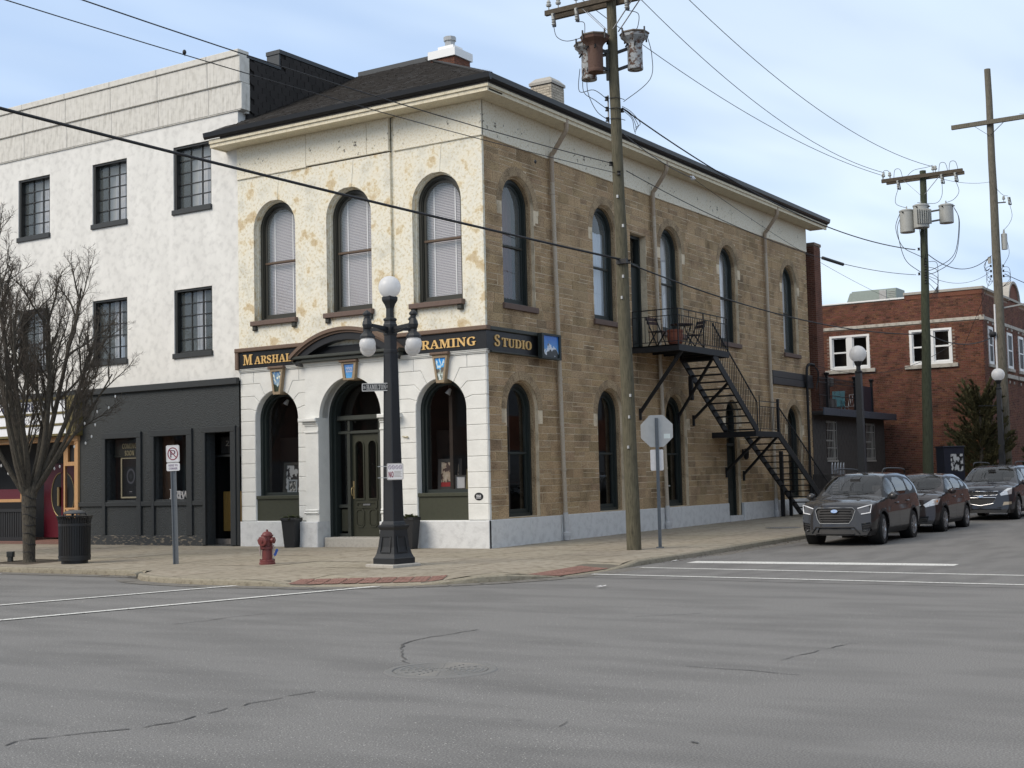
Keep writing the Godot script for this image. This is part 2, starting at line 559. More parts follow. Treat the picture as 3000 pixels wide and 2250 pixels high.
	mat("iron_cover", lin(0.22, 0.215, 0.205), 0.6, 0.3, fine, Vector3.ONE)
	mat("bark", lin(0.105, 0.092, 0.072), 0.95, 0.0, noise_tex(26, 0.03, [[0.0, 0.5], [0.5, 0.9], [1.0, 1.0]], 512, 5), Vector3(2.2, 0.5, 2.2), grain, Vector3.ONE * 0.6, relief, 1.0)
	mat("twig", lin(0.085, 0.070, 0.058), 0.9)
	mat("needle", lin(0.085, 0.080, 0.034), 0.9)
	mat("pole_wood", lin(0.155, 0.135, 0.095), 0.95, 0.0, noise_tex(27, 0.03, [[0.0, Color(0.45, 0.45, 0.45)], [0.45, Color(0.85, 0.87, 0.84)], [1.0, Color(1, 1, 1)]], 512, 5, FastNoiseLite.TYPE_SIMPLEX_SMOOTH, 0.65), Vector3(2.4, 0.16, 2.4), grain, Vector3.ONE * 0.4, relief, 0.8)
	mat("pole_green", lin(0.078, 0.088, 0.058), 0.95, 0.0, M.pole_wood.albedo_texture, Vector3(2.4, 0.16, 2.4), grain, Vector3.ONE * 0.4)
	mat("arm_wood", lin(0.125, 0.098, 0.075), 0.95, 0.0, M.pole_wood.albedo_texture, Vector3(0.3, 2.4, 2.4), grain, Vector3.ONE)
	var rust := noise_tex(28, 0.022, [[0.0, lin(0.38, 0.40, 0.41)], [0.50, lin(0.34, 0.36, 0.37)], [0.56, lin(0.13, 0.115, 0.10)], [0.64, lin(0.095, 0.048, 0.032)], [1.0, lin(0.075, 0.035, 0.024)]], 512, 6, FastNoiseLite.TYPE_SIMPLEX_SMOOTH, 0.6)
	mat("tank_rusty", Color.WHITE, 0.7, 0.0, rust, Vector3.ONE * 0.55)
	mat("tank_brown", lin(0.095, 0.050, 0.035), 0.75, 0.0, worn, Vector3.ONE * 0.6)
	mat("tank_grey", lin(0.40, 0.41, 0.39), 0.5, 0.0, soft, Vector3.ONE)
	mat("steel", lin(0.24, 0.25, 0.26), 0.5, 0.6, grain, Vector3.ONE)
	mat("galv", lin(0.16, 0.175, 0.19), 0.5, 0.4, grain, Vector3.ONE * 1.5)
	mat("alum", lin(0.42, 0.43, 0.43), 0.45, 0.3, soft, Vector3.ONE)
	mat("cable", lin(0.014, 0.015, 0.018), 0.6)
	mat("sign_white", lin(0.72, 0.72, 0.73), 0.5, 0.0, soft, Vector3.ONE)
	mat("sign_red", lin(0.22, 0.016, 0.035), 0.5)
	mat("sign_ink", lin(0.10, 0.10, 0.13), 0.6)
	mat("hydrant", lin(0.165, 0.038, 0.038), 0.45, 0.0, worn, Vector3.ONE * 1.2, fine, Vector3.ONE)
	mat("hydrant_pale", lin(0.36, 0.30, 0.30), 0.7, 0.0, worn, Vector3.ONE * 2.0)
	mat("blue", lin(0.03, 0.10, 0.42), 0.5)
	mat("planter", lin(0.012, 0.013, 0.015), 0.55)
	mat("sprig", lin(0.060, 0.070, 0.028), 0.9)
	mat("terracotta", lin(0.24, 0.075, 0.042), 0.85, 0.0, grain, Vector3.ONE)
	mat("bistro", lin(0.050, 0.022, 0.022), 0.6)
	mat("maroon", lin(0.105, 0.006, 0.018), 0.45)
	mat("orange_wood", lin(0.52, 0.30, 0.135), 0.55, 0.0, grain, Vector3(1.5, 0.3, 1.5))
	mat("olive", lin(0.13, 0.105, 0.032), 0.6, 0.0, grain, Vector3.ONE)
	mat("mustard", lin(0.27, 0.165, 0.035), 0.6, 0.0, grain, Vector3.ONE)
	mat("plywood", lin(0.085, 0.042, 0.018), 0.6, 0.0, noise_tex(29, 0.03, [[0.0, 0.5], [1.0, 1.0]], 512, 4), Vector3(2.0, 0.2, 2.0))
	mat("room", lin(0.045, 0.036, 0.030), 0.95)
	mat("room_wood", lin(0.10, 0.055, 0.035), 0.7)
	mat("blind", lin(0.50, 0.47, 0.50), 0.8)
	mat("tape", lin(0.78, 0.77, 0.78), 0.9)
	mat("curtain", lin(0.66, 0.66, 0.68), 0.95)
	M.curtain.backlight_enabled = true
	M.curtain.backlight = Color(0.3, 0.3, 0.3)
	mat("curtain_blue", lin(0.52, 0.60, 0.70), 0.95)
	mat("cloth", lin(0.70, 0.69, 0.66), 0.95)
	mat("tile", lin(0.22, 0.20, 0.185), 0.6)
	mat("brass", lin(0.42, 0.33, 0.17), 0.4, 0.6)
	mat("cyan_plastic", lin(0.30, 0.62, 0.68), 0.5)
	mat("ac_green", lin(0.30, 0.36, 0.335), 0.6, 0.1, soft, Vector3.ONE)
	mat("navy_box", lin(0.014, 0.018, 0.032), 0.4)
	glass("pane", Color(0.9, 0.95, 0.95), 0.10)
	glass("pane_dark", Color(0.05, 0.06, 0.06), 0.16)
	# cars
	for p in [["paint_grey", lin(0.016, 0.015, 0.016)], ["paint_maroon", lin(0.011, 0.005, 0.006)], ["paint_navy", lin(0.008, 0.010, 0.018)]]:
		var m := mat(p[0], p[1], 0.8, 0.0)
		m.clearcoat_enabled = true
		m.clearcoat = 1.0
		m.clearcoat_roughness = 0.03
	mat("car_plastic", lin(0.016, 0.016, 0.017), 0.6)
	mat("car_black", lin(0.006, 0.006, 0.007), 0.5)
	mat("tyre", lin(0.016, 0.016, 0.016), 0.85)
	mat("alloy", lin(0.46, 0.46, 0.47), 0.3, 0.8)
	mat("chrome", lin(0.78, 0.78, 0.80), 0.1, 1.0)
	mat("seat", lin(0.055, 0.052, 0.050), 0.9)
	mat("lens", lin(0.62, 0.64, 0.66), 0.12, 0.3)
	mat("lens_dark", lin(0.05, 0.05, 0.055), 0.1)
	M.lens_dark.clearcoat_enabled = true
	M.lens_dark.clearcoat = 1.0
	mat("amber", lin(0.55, 0.20, 0.03), 0.25)
	mat("tail_red", lin(0.22, 0.01, 0.01), 0.2)
	mat("drl", lin(0.85, 0.87, 0.90), 0.3)
	glass("car_glass", Color(0.03, 0.04, 0.04), 0.35)
	glass("lamp_glass", Color(0.9, 0.92, 0.95), 0.15)
	mat("brass_paint", lin(0.30, 0.27, 0.17), 0.6)
	mat("cream_frame", lin(0.52, 0.47, 0.33), 0.5, 0.0, grain, Vector3.ONE * 2.0)
	mat("room_grey", lin(0.06, 0.056, 0.052), 0.8)
	mat("sign_grey", lin(0.33, 0.31, 0.28), 0.6)
	mat("ink_blue", lin(0.03, 0.035, 0.07), 0.6)
	mat("board_white", lin(0.84, 0.86, 0.90), 0.5)
	mat("maroon_drape", lin(0.12, 0.05, 0.05), 0.95)
	mat("curtain_dim", lin(0.16, 0.14, 0.12), 0.95)
	var sf := SystemFont.new()
	sf.font_names = PackedStringArray(["Droid Sans"])
	FONT.plain = sf
	sf = SystemFont.new()
	sf.font_names = PackedStringArray(["Droid Sans"])
	sf.font_weight = 700
	FONT.bold = sf
	sf = SystemFont.new()
	sf.font_names = PackedStringArray(["Droid Serif"])
	sf.font_weight = 700
	FONT.serif = sf
	mat("window_grey", lin(0.30, 0.28, 0.25), 0.8)
	mat("vinyl_dull", lin(0.34, 0.32, 0.29), 0.7)
	mat("planter_grey", lin(0.13, 0.13, 0.12), 0.8)
	mat("steel_dark", lin(0.11, 0.105, 0.095), 0.6, 0.3)
	mat("number_pale", lin(0.50, 0.55, 0.70), 0.5)
	mat("sign_silver", lin(0.46, 0.46, 0.45), 0.5, 0.2)
	mat("sign_mauve", lin(0.22, 0.16, 0.24), 0.6)
	mat("tank_lid", lin(0.115, 0.095, 0.075), 0.7, 0.0, worn, Vector3.ONE * 0.8)
	mat("pole_grey", lin(0.20, 0.175, 0.145), 0.95, 0.0, M.pole_wood.albedo_texture, Vector3(2.4, 0.16, 2.4), grain, Vector3.ONE * 0.4)
	mat("bin_lid", lin(0.075, 0.08, 0.085), 0.5, 0.0, grain, Vector3.ONE)
	mat("sign_maroon", lin(0.10, 0.018, 0.05), 0.6)
	mat("sticker", lin(0.55, 0.62, 0.62), 0.5)
	mat("chrome_dull", lin(0.50, 0.51, 0.52), 0.3, 0.9)
	mat("bulb_white", lin(0.78, 0.78, 0.76), 0.3)
	mat("silver_frame", lin(0.30, 0.32, 0.32), 0.4, 0.4)
	mat("fog_tan", lin(0.42, 0.36, 0.27), 0.25)

# ---------------------------------------------------------------- the scene
func _ready() -> void:
	rng.seed = 20240331
	# camera
	var cam := Camera3D.new()
	cam.name = "camera"
	cam.position = Vector3(18.400, 1.689, 27.634)
	cam.rotation_degrees = Vector3(4.0, 32.566, -1.331)
	cam.fov = 31.702
	cam.near = 0.1
	cam.far = 900.0
	add_child(cam)
	# sky, exposure
	var env := Environment.new()
	env.background_mode = Environment.BG_SKY
	env.tonemap_mode = Environment.TONE_MAPPER_LINEAR
	env.tonemap_exposure = 1.72
	env.sdfgi_enabled = true
	env.ssao_enabled = true
	env.ssil_enabled = true
	var sky := Sky.new()
	var sm := PanoramaSkyMaterial.new()
	sm.panorama = make_sky()
	sky.sky_material = sm
	env.sky = sky
	var we := WorldEnvironment.new()
	we.name = "world_environment"
	we.environment = env
	add_child(we)
	# the sun behind thin cloud, from the front left
	var sun := DirectionalLight3D.new()
	sun.name = "sun"
	sun.light_energy = 0.5
	sun.light_color = Color(1.0, 0.95, 0.88)
	sun.light_angular_distance = 36.0
	sun.shadow_enabled = true
	add_child(sun)
	sun.look_at_from_position(Vector3(-0.36, 0.62, 0.70) * 50.0, Vector3.ZERO)

	make_materials()
	build_ground()
	build_corner_building()
	build_theatre()
	build_back_buildings()
	build_mirrored_row()
	build_fire_escape()
	build_signs()
	build_lamps()
	build_poles()
	build_wires()
	build_street_things()
	build_trees()
	build_cars()
	build_small_things()


func make_sky() -> ImageTexture:
	var W := 2048
	var H := 1024
	var im := Image.create(W, H, false, Image.FORMAT_RGBF)
	var n1 := FastNoiseLite.new()
	n1.seed = 5
	n1.frequency = 1.0
	n1.fractal_octaves = 5
	var n2 := FastNoiseLite.new()
	n2.seed = 9
	n2.frequency = 1.0
	n2.fractal_octaves = 4
	im.fill(Color(0.24, 0.235, 0.225))
	for y in range(0, H / 2 + 8):
		var el := (0.5 - (y + 0.5) / H) * PI
		var s := sin(maxf(el, 0.0))
		var ce := cos(el)
		var deep := Color(0.155, 0.305, 0.60).lerp(Color(0.15, 0.25, 0.46), clampf(s * 1.6, 0, 1))
		var veil := Color(0.53, 0.61, 0.68).lerp(Color(0.37, 0.455, 0.57), clampf((s - 0.02) * 2.6, 0, 1)).lerp(Color(0.47, 0.50, 0.54), clampf((s - 0.38) * 3.0, 0, 1))
		for x in W:
			var ph := ((x + 0.5) / W - 0.5) * TAU
			var d := Vector3(sin(ph) * ce, sin(el), -cos(ph) * ce)
			# long thin streaks, lying nearly level
			var q := d / (0.10 + s)
			var k := n1.get_noise_3d(q.x * 0.9 + q.z * 0.25, q.z * 0.35, 0.0)
			var k2 := n2.get_noise_3d(q.x * 2.6 + q.z * 0.8, q.z * 0.9, 3.0)
			var cover := 0.80 + 0.55 * k + 0.22 * k2 + 0.35 * clampf(s - 0.15, 0, 1) - 0.55 * exp(-pow((s - 0.145 - 0.20 * (ph + 0.30)) / 0.035, 2.0)) * smoothstep(-0.62, -0.30, ph) * smoothstep(0.7, 0.2, ph)
			cover = clampf(cover, 0.12, 1.0)
			var c := deep.lerp(veil, cover)
			var t := 1.0 + 0.10 * k2 * cover
			im.set_pixel(x, y, Color(c.r * t, c.g * t, c.b * t))
	return ImageTexture.create_from_image(im)


# ---------------------------------------------------------------- road, pavements, kerbs
func kerb_line() -> Array:      # the kerb's front edge, from the main street's far left round the corner and up the side street
	var p := [Vector2(-40, 7.85), Vector2(-3.55, 7.85), Vector2(-3.35, 7.95), Vector2(-3.0, 8.45), Vector2(-2.4, 8.88), Vector2(-1.5, 9.15), Vector2(-0.2, 9.28), Vector2(1.2, 9.2)]
	for k in range(1, 12):
		var t := PI / 2 * k / 12.0
		p.push_back(Vector2(1.2 + sin(t) * 4.35, 4.6 + cos(t) * 4.6))
	p.append_array([Vector2(5.55, 4.6), Vector2(5.42, 2.0), Vector2(5.38, 0.0), Vector2(5.35, -4.0), Vector2(5.35, -60.0)])
	return p

func ramp(p: Vector2) -> float:   # how far the kerb is dropped at the two crossings: 0 none, 1 flush
	var a := absf(p.x - 2.9) / 1.6
	var b := absf(p.y - 4.7) / 1.5 if p.x > 4.7 else 9.0
	return maxf(smoothstep(1.0, 0.6, a) if p.y > 5.5 else 0.0, smoothstep(1.0, 0.6, b))

func ground_sheet(poly: PackedVector2Array, h: Callable, called: String, m: Material, cell := 1.0) -> MeshInstance3D:
	var mb := MB.new()
	sheet_into(mb, poly, h, cell)
	return struct(called, mb, m)

func sheet_into(mb: MB, poly: PackedVector2Array, h: Callable, cell: float) -> void:     # a polygon in (x, z), laid on heights h
	var a := poly[0]
	var b := poly[0]
	for p in poly:
		a = a.min(p)
		b = b.max(p)
	var nx := maxi(1, int(ceil((b.x - a.x) / cell)))
	var ny := maxi(1, int(ceil((b.y - a.y) / cell)))
	for i in nx:
		for j in ny:
			var r := rect(a.x + (b.x - a.x) * i / nx, a.y + (b.y - a.y) * j / ny, a.x + (b.x - a.x) * (i + 1) / nx, a.y + (b.y - a.y) * (j + 1) / ny)
			for q in Geometry2D.intersect_polygons(r, poly):
				var ix := Geometry2D.triangulate_polygon(q)
				for k in range(0, ix.size(), 3):
					var v := []
					for l in 3:
						var p: Vector2 = q[ix[k + l]]
						v.push_back(Vector3(p.x, h.call(p.x, p.y), p.y))
					if (v[1] - v[0]).cross(v[2] - v[0]).y < 0:
						mb.tri(v[0], v[2], v[1])
					else:
						mb.tri(v[0], v[1], v[2])

func build_ground() -> void:
	var road := MB.new()
	sheet_into(road, rect(-300, -300, 300, 300), func(x, z): return road_y(z) if z > -60 else road_y(-60.0), 20.0)
	struct("road", road, M.asphalt)
	# side street's own paving, laid beyond the crossing
	ground_sheet(PackedVector2Array([Vector2(5.0, 5.6), Vector2(40, 6.6), Vector2(40, -80), Vector2(5.0, -80)]), func(x, z): return road_y(maxf(z, -60.0)) + 0.004, "side_street", M.asphalt_side, 8.0)
	# earth under the pavement so that joints are not open
	var kl := kerb_line()
	var poly := PackedVector2Array()
	for p in kl:
		poly.push_back(p)
	poly.append_array([Vector2(-0.5, -60.0), Vector2(-0.5, -0.5), Vector2(-40, -0.5)])
	var inner := Geometry2D.offset_polygon(poly, -0.16)[0]
	var hw := func(x, z): return walk_y(x, z) - 0.018 - 0.10 * walk_drop(x, z)
	ground_sheet(inner, hw, "pavement_bed", M.joint, 1.0)
	# the pavement's slabs
	var walk := holder("pavement", self)
	walk.set_meta("kind", "structure")
	var hs := func(x, z): return walk_y(x, z) - 0.10 * walk_drop(x, z)
	var cells := []
	for i in 26:
		var x1 := 0.05 - i * 1.52
		for z in [[0.02, 1.55], [1.55, 3.1], [3.1, 4.65], [4.65, 6.2], [6.2, 7.7], [7.7, 9.3]]:
			if x1 > -14.5:
				cells.push_back(rect(x1 - 1.52, z[0], x1, z[1]))
	for j in 4:
		for z in [[0.02, 1.55], [1.55, 3.1], [3.1, 4.65], [4.65, 6.2], [6.2, 7.7], [7.7, 9.3]]:
			cells.push_back(rect(0.05 + j * 1.45, z[0], 0.05 + (j + 1) * 1.45, z[1]))
	for k in 22:
		for x in [[0.02, 1.75], [1.75, 3.5], [3.5, 5.3]]:
			cells.push_back(rect(x[0], 0.02 - (k + 1) * 1.6, x[1], 0.02 - k * 1.6))
	cells.push_back(rect(-40, 0.02, -14.0, 7.7))
	cells.push_back(rect(0.02, -60, 5.3, 0.02 - 22 * 1.6))
	var pits := [rect(-9.9, 5.55, -8.3, 7.05)]
	for c in cells:
		for q in Geometry2D.intersect_polygons(c, inner):
			for g in Geometry2D.offset_polygon(q, -0.006):
				var parts := [g]
				for p in pits:
					parts = cut_all(parts, p)
				for f in parts:
					var mb := MB.new()
					var tone := rng.randf_range(0.90, 1.06)
					mb.col = Color(tone, tone * rng.randf_range(0.98, 1.0), tone * rng.randf_range(0.95, 1.0))
					var dy := rng.randf_range(-0.003, 0.003)
					sheet_into(mb, f, func(x, z): return hs.call(x, z) + dy, 0.4 if walk_drop(f[0].x, f[0].y) + walk_drop(f[2 % f.size()].x, f[2 % f.size()].y) > 0.0 else 1.6)
					obj("slab", mb, M.concrete, walk)
	ground_sheet(pits[0], func(x, z): return walk_y(x, z) - 0.012, "planting_pit", M.soil)
	# kerb stones
	var kerb := holder("kerb", self)
	kerb.set_meta("kind", "structure")
	var pts := []
	for i in kl.size() - 1:
		var a: Vector2 = kl[i]
		var b: Vector2 = kl[i + 1]
		var m := maxi(1, int((b - a).length() / 0.55))
		for k in m:
			pts.push_back(a.lerp(b, float(k) / m))
	pts.push_back(kl[kl.size() - 1])
	var seg := 0
	var mb := MB.new()
	var len := 0.0
	for i in pts.size() - 1:
		var a: Vector2 = pts[i]
		var b: Vector2 = pts[i + 1]
		if a.x < -16 or a.y < -40:
			continue
		var ia := (b - a).normalized().orthogonal() * -0.17
		if ia.dot(Vector2(-1, -1)) < 0:
			ia = -ia
		var prof := func(p: Vector2, q: Vector2) -> Array:
			var yt: float = walk_y(q.x, q.y) - 0.10 * walk_drop(q.x, q.y)
			var yr: float = road_y(p.y)
			return [Vector3(p.x, yr - 0.03, p.y), Vector3(p.x, maxf(yt - 0.025, yr + 0.006), p.y) + Vector3(q.x - p.x, 0, q.y - p.y) * 0.12, Vector3(p.x, yt, p.y) + Vector3(q.x - p.x, 0, q.y - p.y) * 0.32, Vector3(q.x, yt, q.y)]
		var A = prof.call(a, a + ia)
		var B = prof.call(b, b + ia)
		for k in 3:
			mb.quad(A[k], B[k], B[k + 1], A[k + 1])
		len += (b - a).length()
		if len > 2.6 or i == pts.size() - 2:
			var o := obj("kerb_stone", mb, M.kerb, kerb)
			mb = MB.new()
			var tone := rng.randf_range(0.85, 1.05)
			mb.col = Color(tone, tone, tone * 0.98)
			len = 0.0
	# gutter pans along the kerbs, 4 mm over the road
	var gp := MB.new()
	for i in pts.size() - 1:
		var a: Vector2 = pts[i]
		var b: Vector2 = pts[i + 1]
		var oa := (b - a).normalized().orthogonal() * 0.42
		if oa.dot(Vector2(1, 1)) < 0:
			oa = -oa
		gp.quad(Vector3(a.x, road_y(a.y) + 0.008, a.y), Vector3(a.x + oa.x, road_y(a.y) + 0.008, a.y + oa.y), Vector3(b.x + oa.x, road_y(b.y) + 0.008, b.y + oa.y), Vector3(b.x, road_y(b.y) + 0.008, b.y))
	struct("gutter", gp, M.gutter_pan)
	# red warning pavers at the two ramps
	var tac := holder("warning_paving", self)
	tac.set_meta("kind", "structure")
	for r in [[PackedVector2Array([Vector2(1.55, 9.0), Vector2(4.05, 7.62), Vector2(3.78, 7.08), Vector2(1.35, 8.42)]), 9], [PackedVector2Array([Vector2(5.36, 3.75), Vector2(5.40, 5.75), Vector2(4.78, 5.95), Vector2(4.74, 3.85)]), 7]]:
		var q: PackedVector2Array = r[0]
		for i in r[1]:
			for j in 2:
				var f := func(u: float, v: float) -> Vector2: return q[0].lerp(q[1], u).lerp(q[3].lerp(q[2], u), v)
				var g: float = 1.0 / r[1]
				var pav := MB.new()
				var cell := PackedVector2Array([f.call(i * g + 0.004, j * 0.5 + 0.01), f.call((i + 1) * g - 0.004, j * 0.5 + 0.01), f.call((i + 1) * g - 0.004, j * 0.5 + 0.49), f.call(i * g + 0.004, j * 0.5 + 0.49)])
				var tone := rng.randf_range(0.85, 1.1)
				pav.col = Color(tone, tone, tone)
				sheet_into(pav, cell, func(x, z): return hs.call(x, z) + 0.014, 0.3)
				for ku in 4:
					for kv in 3:
						var c: Vector2 = f.call((i + (ku + 0.5) / 4.0) * g, (j + (kv + 0.5) / 3.0) * 0.5)
						pav.lathe([Vector2(0.018, 0.0), Vector2(0.012, 0.006), Vector2(0.0, 0.006)], 6, Vector3(c.x, hs.call(c.x, c.y) + 0.014, c.y), false)
				obj("paver", pav, M.red_paver, tac)
	# painted lines
	var line := func(called: String, a: Vector2, b: Vector2, w: float) -> void:
		var d := (b - a).normalized().orthogonal() * w * 0.5
		var l := MB.new()
		var k := maxi(1, int((b - a).length() / 2.0))
		for i in k:
			var p := a.lerp(b, float(i) / k)
			var q := a.lerp(b, float(i + 1) / k)
			l.quad(Vector3(p.x - d.x, road_y(p.y) + 0.012, p.y - d.y), Vector3(p.x + d.x, road_y(p.y) + 0.012, p.y + d.y), Vector3(q.x + d.x, road_y(q.y) + 0.012, q.y + d.y), Vector3(q.x - d.x, road_y(q.y) + 0.012, q.y - d.y))
		struct(called, l, M.road_paint)
	line.call("crossing_line", Vector2(0.62, 8.75), Vector2(-1.15, 16.2), 0.14)
	line.call("crossing_line", Vector2(3.72, 6.9), Vector2(1.15, 17.2), 0.15)
	line.call("crossing_line", Vector2(5.72, 3.12), Vector2(17.5, 3.55), 0.14)
	line.call("crossing_line", Vector2(5.66, 5.0), Vector2(17.5, 5.45), 0.14)
	line.call("stop_line", Vector2(6.0, 1.32), Vector2(11.45, 1.05), 0.58)
	line.call("bay_line", Vector2(-7.6, 8.25), Vector2(-7.3, 9.6), 0.1)
	# cracks
	var crack := func(list: Array, w: float) -> void:
		var l := MB.new()
		var p := []
		for i in list.size() - 1:
			var a: Vector2 = list[i]
			var b: Vector2 = list[i + 1]
			var m := maxi(2, int((b - a).length() / 0.12))
			for k in m:
				p.push_back(a.lerp(b, float(k) / m) + Vector2(rng.randf_range(-0.03, 0.03), rng.randf_range(-0.03, 0.03)))
		for i in p.size() - 1:
			if rng.randf() < 0.10:
				continue
			var a: Vector2 = p[i]
			var b: Vector2 = p[i + 1]
			var d := (b - a).normalized().orthogonal() * w * rng.randf_range(0.15, 0.6)
			l.quad(Vector3(a.x - d.x, road_y(a.y) + 0.006, a.y - d.y), Vector3(a.x + d.x, road_y(a.y) + 0.006, a.y + d.y), Vector3(b.x + d.x, road_y(b.y) + 0.006, b.y + d.y), Vector3(b.x - d.x, road_y(b.y) + 0.006, b.y - d.y))
		struct("road_crack", l, M.tar)
	for cr in CRACKS:
		var l := []
		for k in range(1, cr.size(), 2):
			l.push_back(Vector2(cr[k], cr[k + 1]))
		crack.call(l, cr[0])
	# scattered pale chippings of the worn surface, near the camera
	var chip := MB.new()
	chip.col = Color.WHITE
	chip.tri(Vector3(-0.5, 0, 0.3), Vector3(0.5, 0, 0.25), Vector3(0.05, 0.25, -0.5))
	chip.tri(Vector3(0.5, 0, 0.25), Vector3(0.4, 0, -0.3), Vector3(0.05, 0.25, -0.5))
	var mm := MultiMesh.new()
	mm.transform_format = MultiMesh.TRANSFORM_3D
	mm.use_colors = true
	mm.mesh = chip.mesh()
	var num := 60000
	mm.instance_count = num
	for i in num:
		var z := 22.5 - pow(rng.randf(), 1.3) * 13.0
		var x := 12.5 + (27.6 - z) * rng.randf_range(-1.35, 0.25) * 1.0 + (22.5 - z) * -0.25
		var s := rng.randf_range(0.006, 0.013)
		var t := rng.randf_range(0.55, 1.0)
		mm.set_instance_transform(i, Transform3D(Basis(Vector3.UP, rng.randf() * TAU).scaled(Vector3(s, s * 0.4, s)), Vector3(x, -0.1695, z)))
		mm.set_instance_color(i, Color(t, t, t * 0.97))
	var mi := MultiMeshInstance3D.new()
	mi.name = "road_chippings"
	mi.multimesh = mm
	mi.material_override = M.stone_chip
	mi.set_meta("kind", "stuff")
	tag(mi, "pale stone chippings showing in the worn asphalt of the near road", "gravel")
	add_child(mi)

func walk_drop(x: float, z: float) -> float:    # the two kerb ramps, fading in from the pavement
	var k := 0.0
	var a := Vector2(2.9, 8.6)
	var b := Vector2(5.45, 4.75)
	for q in [[a, Vector2(0.47, 0.88)], [b, Vector2(1.0, 0.1)]]:
		var o: Vector2 = Vector2(x, z) - q[0]
		var nrm: Vector2 = q[1].normalized()
		var along := absf(o.dot(nrm.orthogonal()))
		var back := -o.dot(nrm)
		k = maxf(k, smoothstep(1.9, 1.15, along) * smoothstep(1.6, 0.1, back))
	return k

const CRACKS := [
	[0.022, 9.94, 21.33, 9.77, 21.09, 9.85, 20.85, 10.19, 20.36, 10.27, 20.0, 10.20, 19.53, 10.19, 19.04, 10.24, 18.44, 10.4, 17.83],
	[0.02, 4.53, 14.6, 4.65, 14.13, 4.65, 13.54, 4.89, 12.71],
	[0.026, 9.15, 15.57, 8.91, 15.22, 8.77, 14.76, 8.81, 14.35, 8.84, 13.91, 8.91, 13.48],
	[0.016, 9.16, 15.56, 9.78, 16.32, 10.04, 16.58],
	[0.02, 13.28, 14.85, 13.32, 14.5, 13.38, 13.95, 13.48, 13.35, 13.62, 13.16],
	[0.016, 12.62, 15.58, 13.09, 15.55, 13.71, 15.65, 13.95, 15.71],
	[0.014, 13.1, 18.84, 13.08, 18.46],
	[0.02, 10.01, 11.56, 10.39, 11.23, 10.73, 10.79],
	[0.03, 14.25, 18.94, 14.37, 18.93],
	[0.02, 12.65, 18.74, 12.79, 18.73],
	[0.03, 6.0, -0.6, 6.1, -3.0, 6.2, -6.0],
]

# ---------------------------------------------------------------- the corner building
const FC := [-6.89, -4.26, -1.41]            # upper front windows
const SC := [1.65, 6.35, 10.65, 15.1, 20.8]  # side columns, metres from the corner

# one tall arched sash window set back in its opening
func sash_window(root: Node3D, T: Transform3D, c: float, w: float, y0: float, spring: float, d: float, frame_m: Material, sash_m: Material, rail: float, pane_m: Material, seg := 16) -> Node3D:
	var win := holder("window", root)
	var f := MB.new().at(T)
	f.band(arcband(c, w - 0.17, y0 + 0.09, spring, seg), arcband(c, w + 0.02, y0, spring, seg), d - 0.10, d)
	f.box(Vector3(c - w / 2 + 0.085, y0, d - 0.10), Vector3(c + w / 2 - 0.085, y0 + 0.085, d - 0.004))
	f.band(arcband(c, w - 0.22, y0 + 0.09, spring, seg), arcband(c, w - 0.17, y0 + 0.09, spring, seg), d - 0.12, d - 0.03)
	obj("frame", f, frame_m, win)
	var s := MB.new().at(T)
	s.band(arcband(c, w - 0.36, y0 + 0.2, spring, seg), arcband(c, w - 0.22, y0 + 0.1, spring, seg), d - 0.13, d - 0.07)
	s.box(Vector3(c - w / 2 + 0.11, y0 + 0.088, d - 0.13), Vector3(c + w / 2 - 0.11, y0 + 0.19, d - 0.072))
	obj("sash", s, frame_m, win)
	var r := MB.new().at(T)
	r.cbox(Vector3(c - w / 2 + 0.11, rail - 0.03, d - 0.12), Vector3(c + w / 2 - 0.11, rail + 0.03, d - 0.055), 0.008)
	obj("meeting_rail", r, sash_m, win)
	var g := MB.new().at(T)
	g.face(arch(c, w - 0.34, rail, spring, seg), d - 0.095)
	obj("pane", g, pane_m, win)
	g = MB.new().at(T)
	g.face(rect(c - w / 2 + 0.14, y0 + 0.17, c + w / 2 - 0.14, rail), d - 0.11)
	obj("pane", g, pane_m, win)
	return win

func blind(win: Node3D, T: Transform3D, c: float, w: float, y0: float, spring: float, d: float) -> void:
	var b := MB.new().at(T)
	var y := y0 + 0.12
	var k := 0
	while y < spring + w / 2 - 0.25:
		var hw := w / 2 - 0.13
		if y > spring:
			hw = sqrt(maxf(0.01, pow(w / 2 - 0.13, 2) - pow(y - spring, 2)))
		b.quad(Vector3(c - hw, y, d), Vector3(c + hw, y, d), Vector3(c + hw, y + 0.040, d - 0.026), Vector3(c - hw, y + 0.040, d - 0.026))
		y += 0.042
	stuff(obj("blind_slats", b, M.blind, win))
	for s in [-0.26, 0.20]:
		var t := MB.new().at(T)
		t.box(Vector3(c + s * w - 0.016, y0 + 0.12, d + 0.004), Vector3(c + s * w + 0.016, spring + 0.55, d + 0.008))
		obj("blind_tape", t, M.tape, win)

func drape(T: Transform3D, u0: float, u1: float, v0: float, v1: float, d: float, folds: int, amp := 0.03) -> MB:    # a curtain hanging in folds
	var b := MB.new().at(T)
	var m := folds * 6
	for i in m:
		var t0 := float(i) / m
		var t1 := float(i + 1) / m
		var f := func(t: float) -> float: return sin(t * folds * TAU) * amp + sin(t * folds * 2.3 + 1.0) * amp * 0.6
		var a := Vector3(lerpf(u0, u1, t0), v0, d + f.call(t0))
		var e := Vector3(lerpf(u0, u1, t1), v0, d + f.call(t1))
		b.quad(a, e, Vector3(e.x, v1, e.z), Vector3(a.x, v1, a.z))
	return b

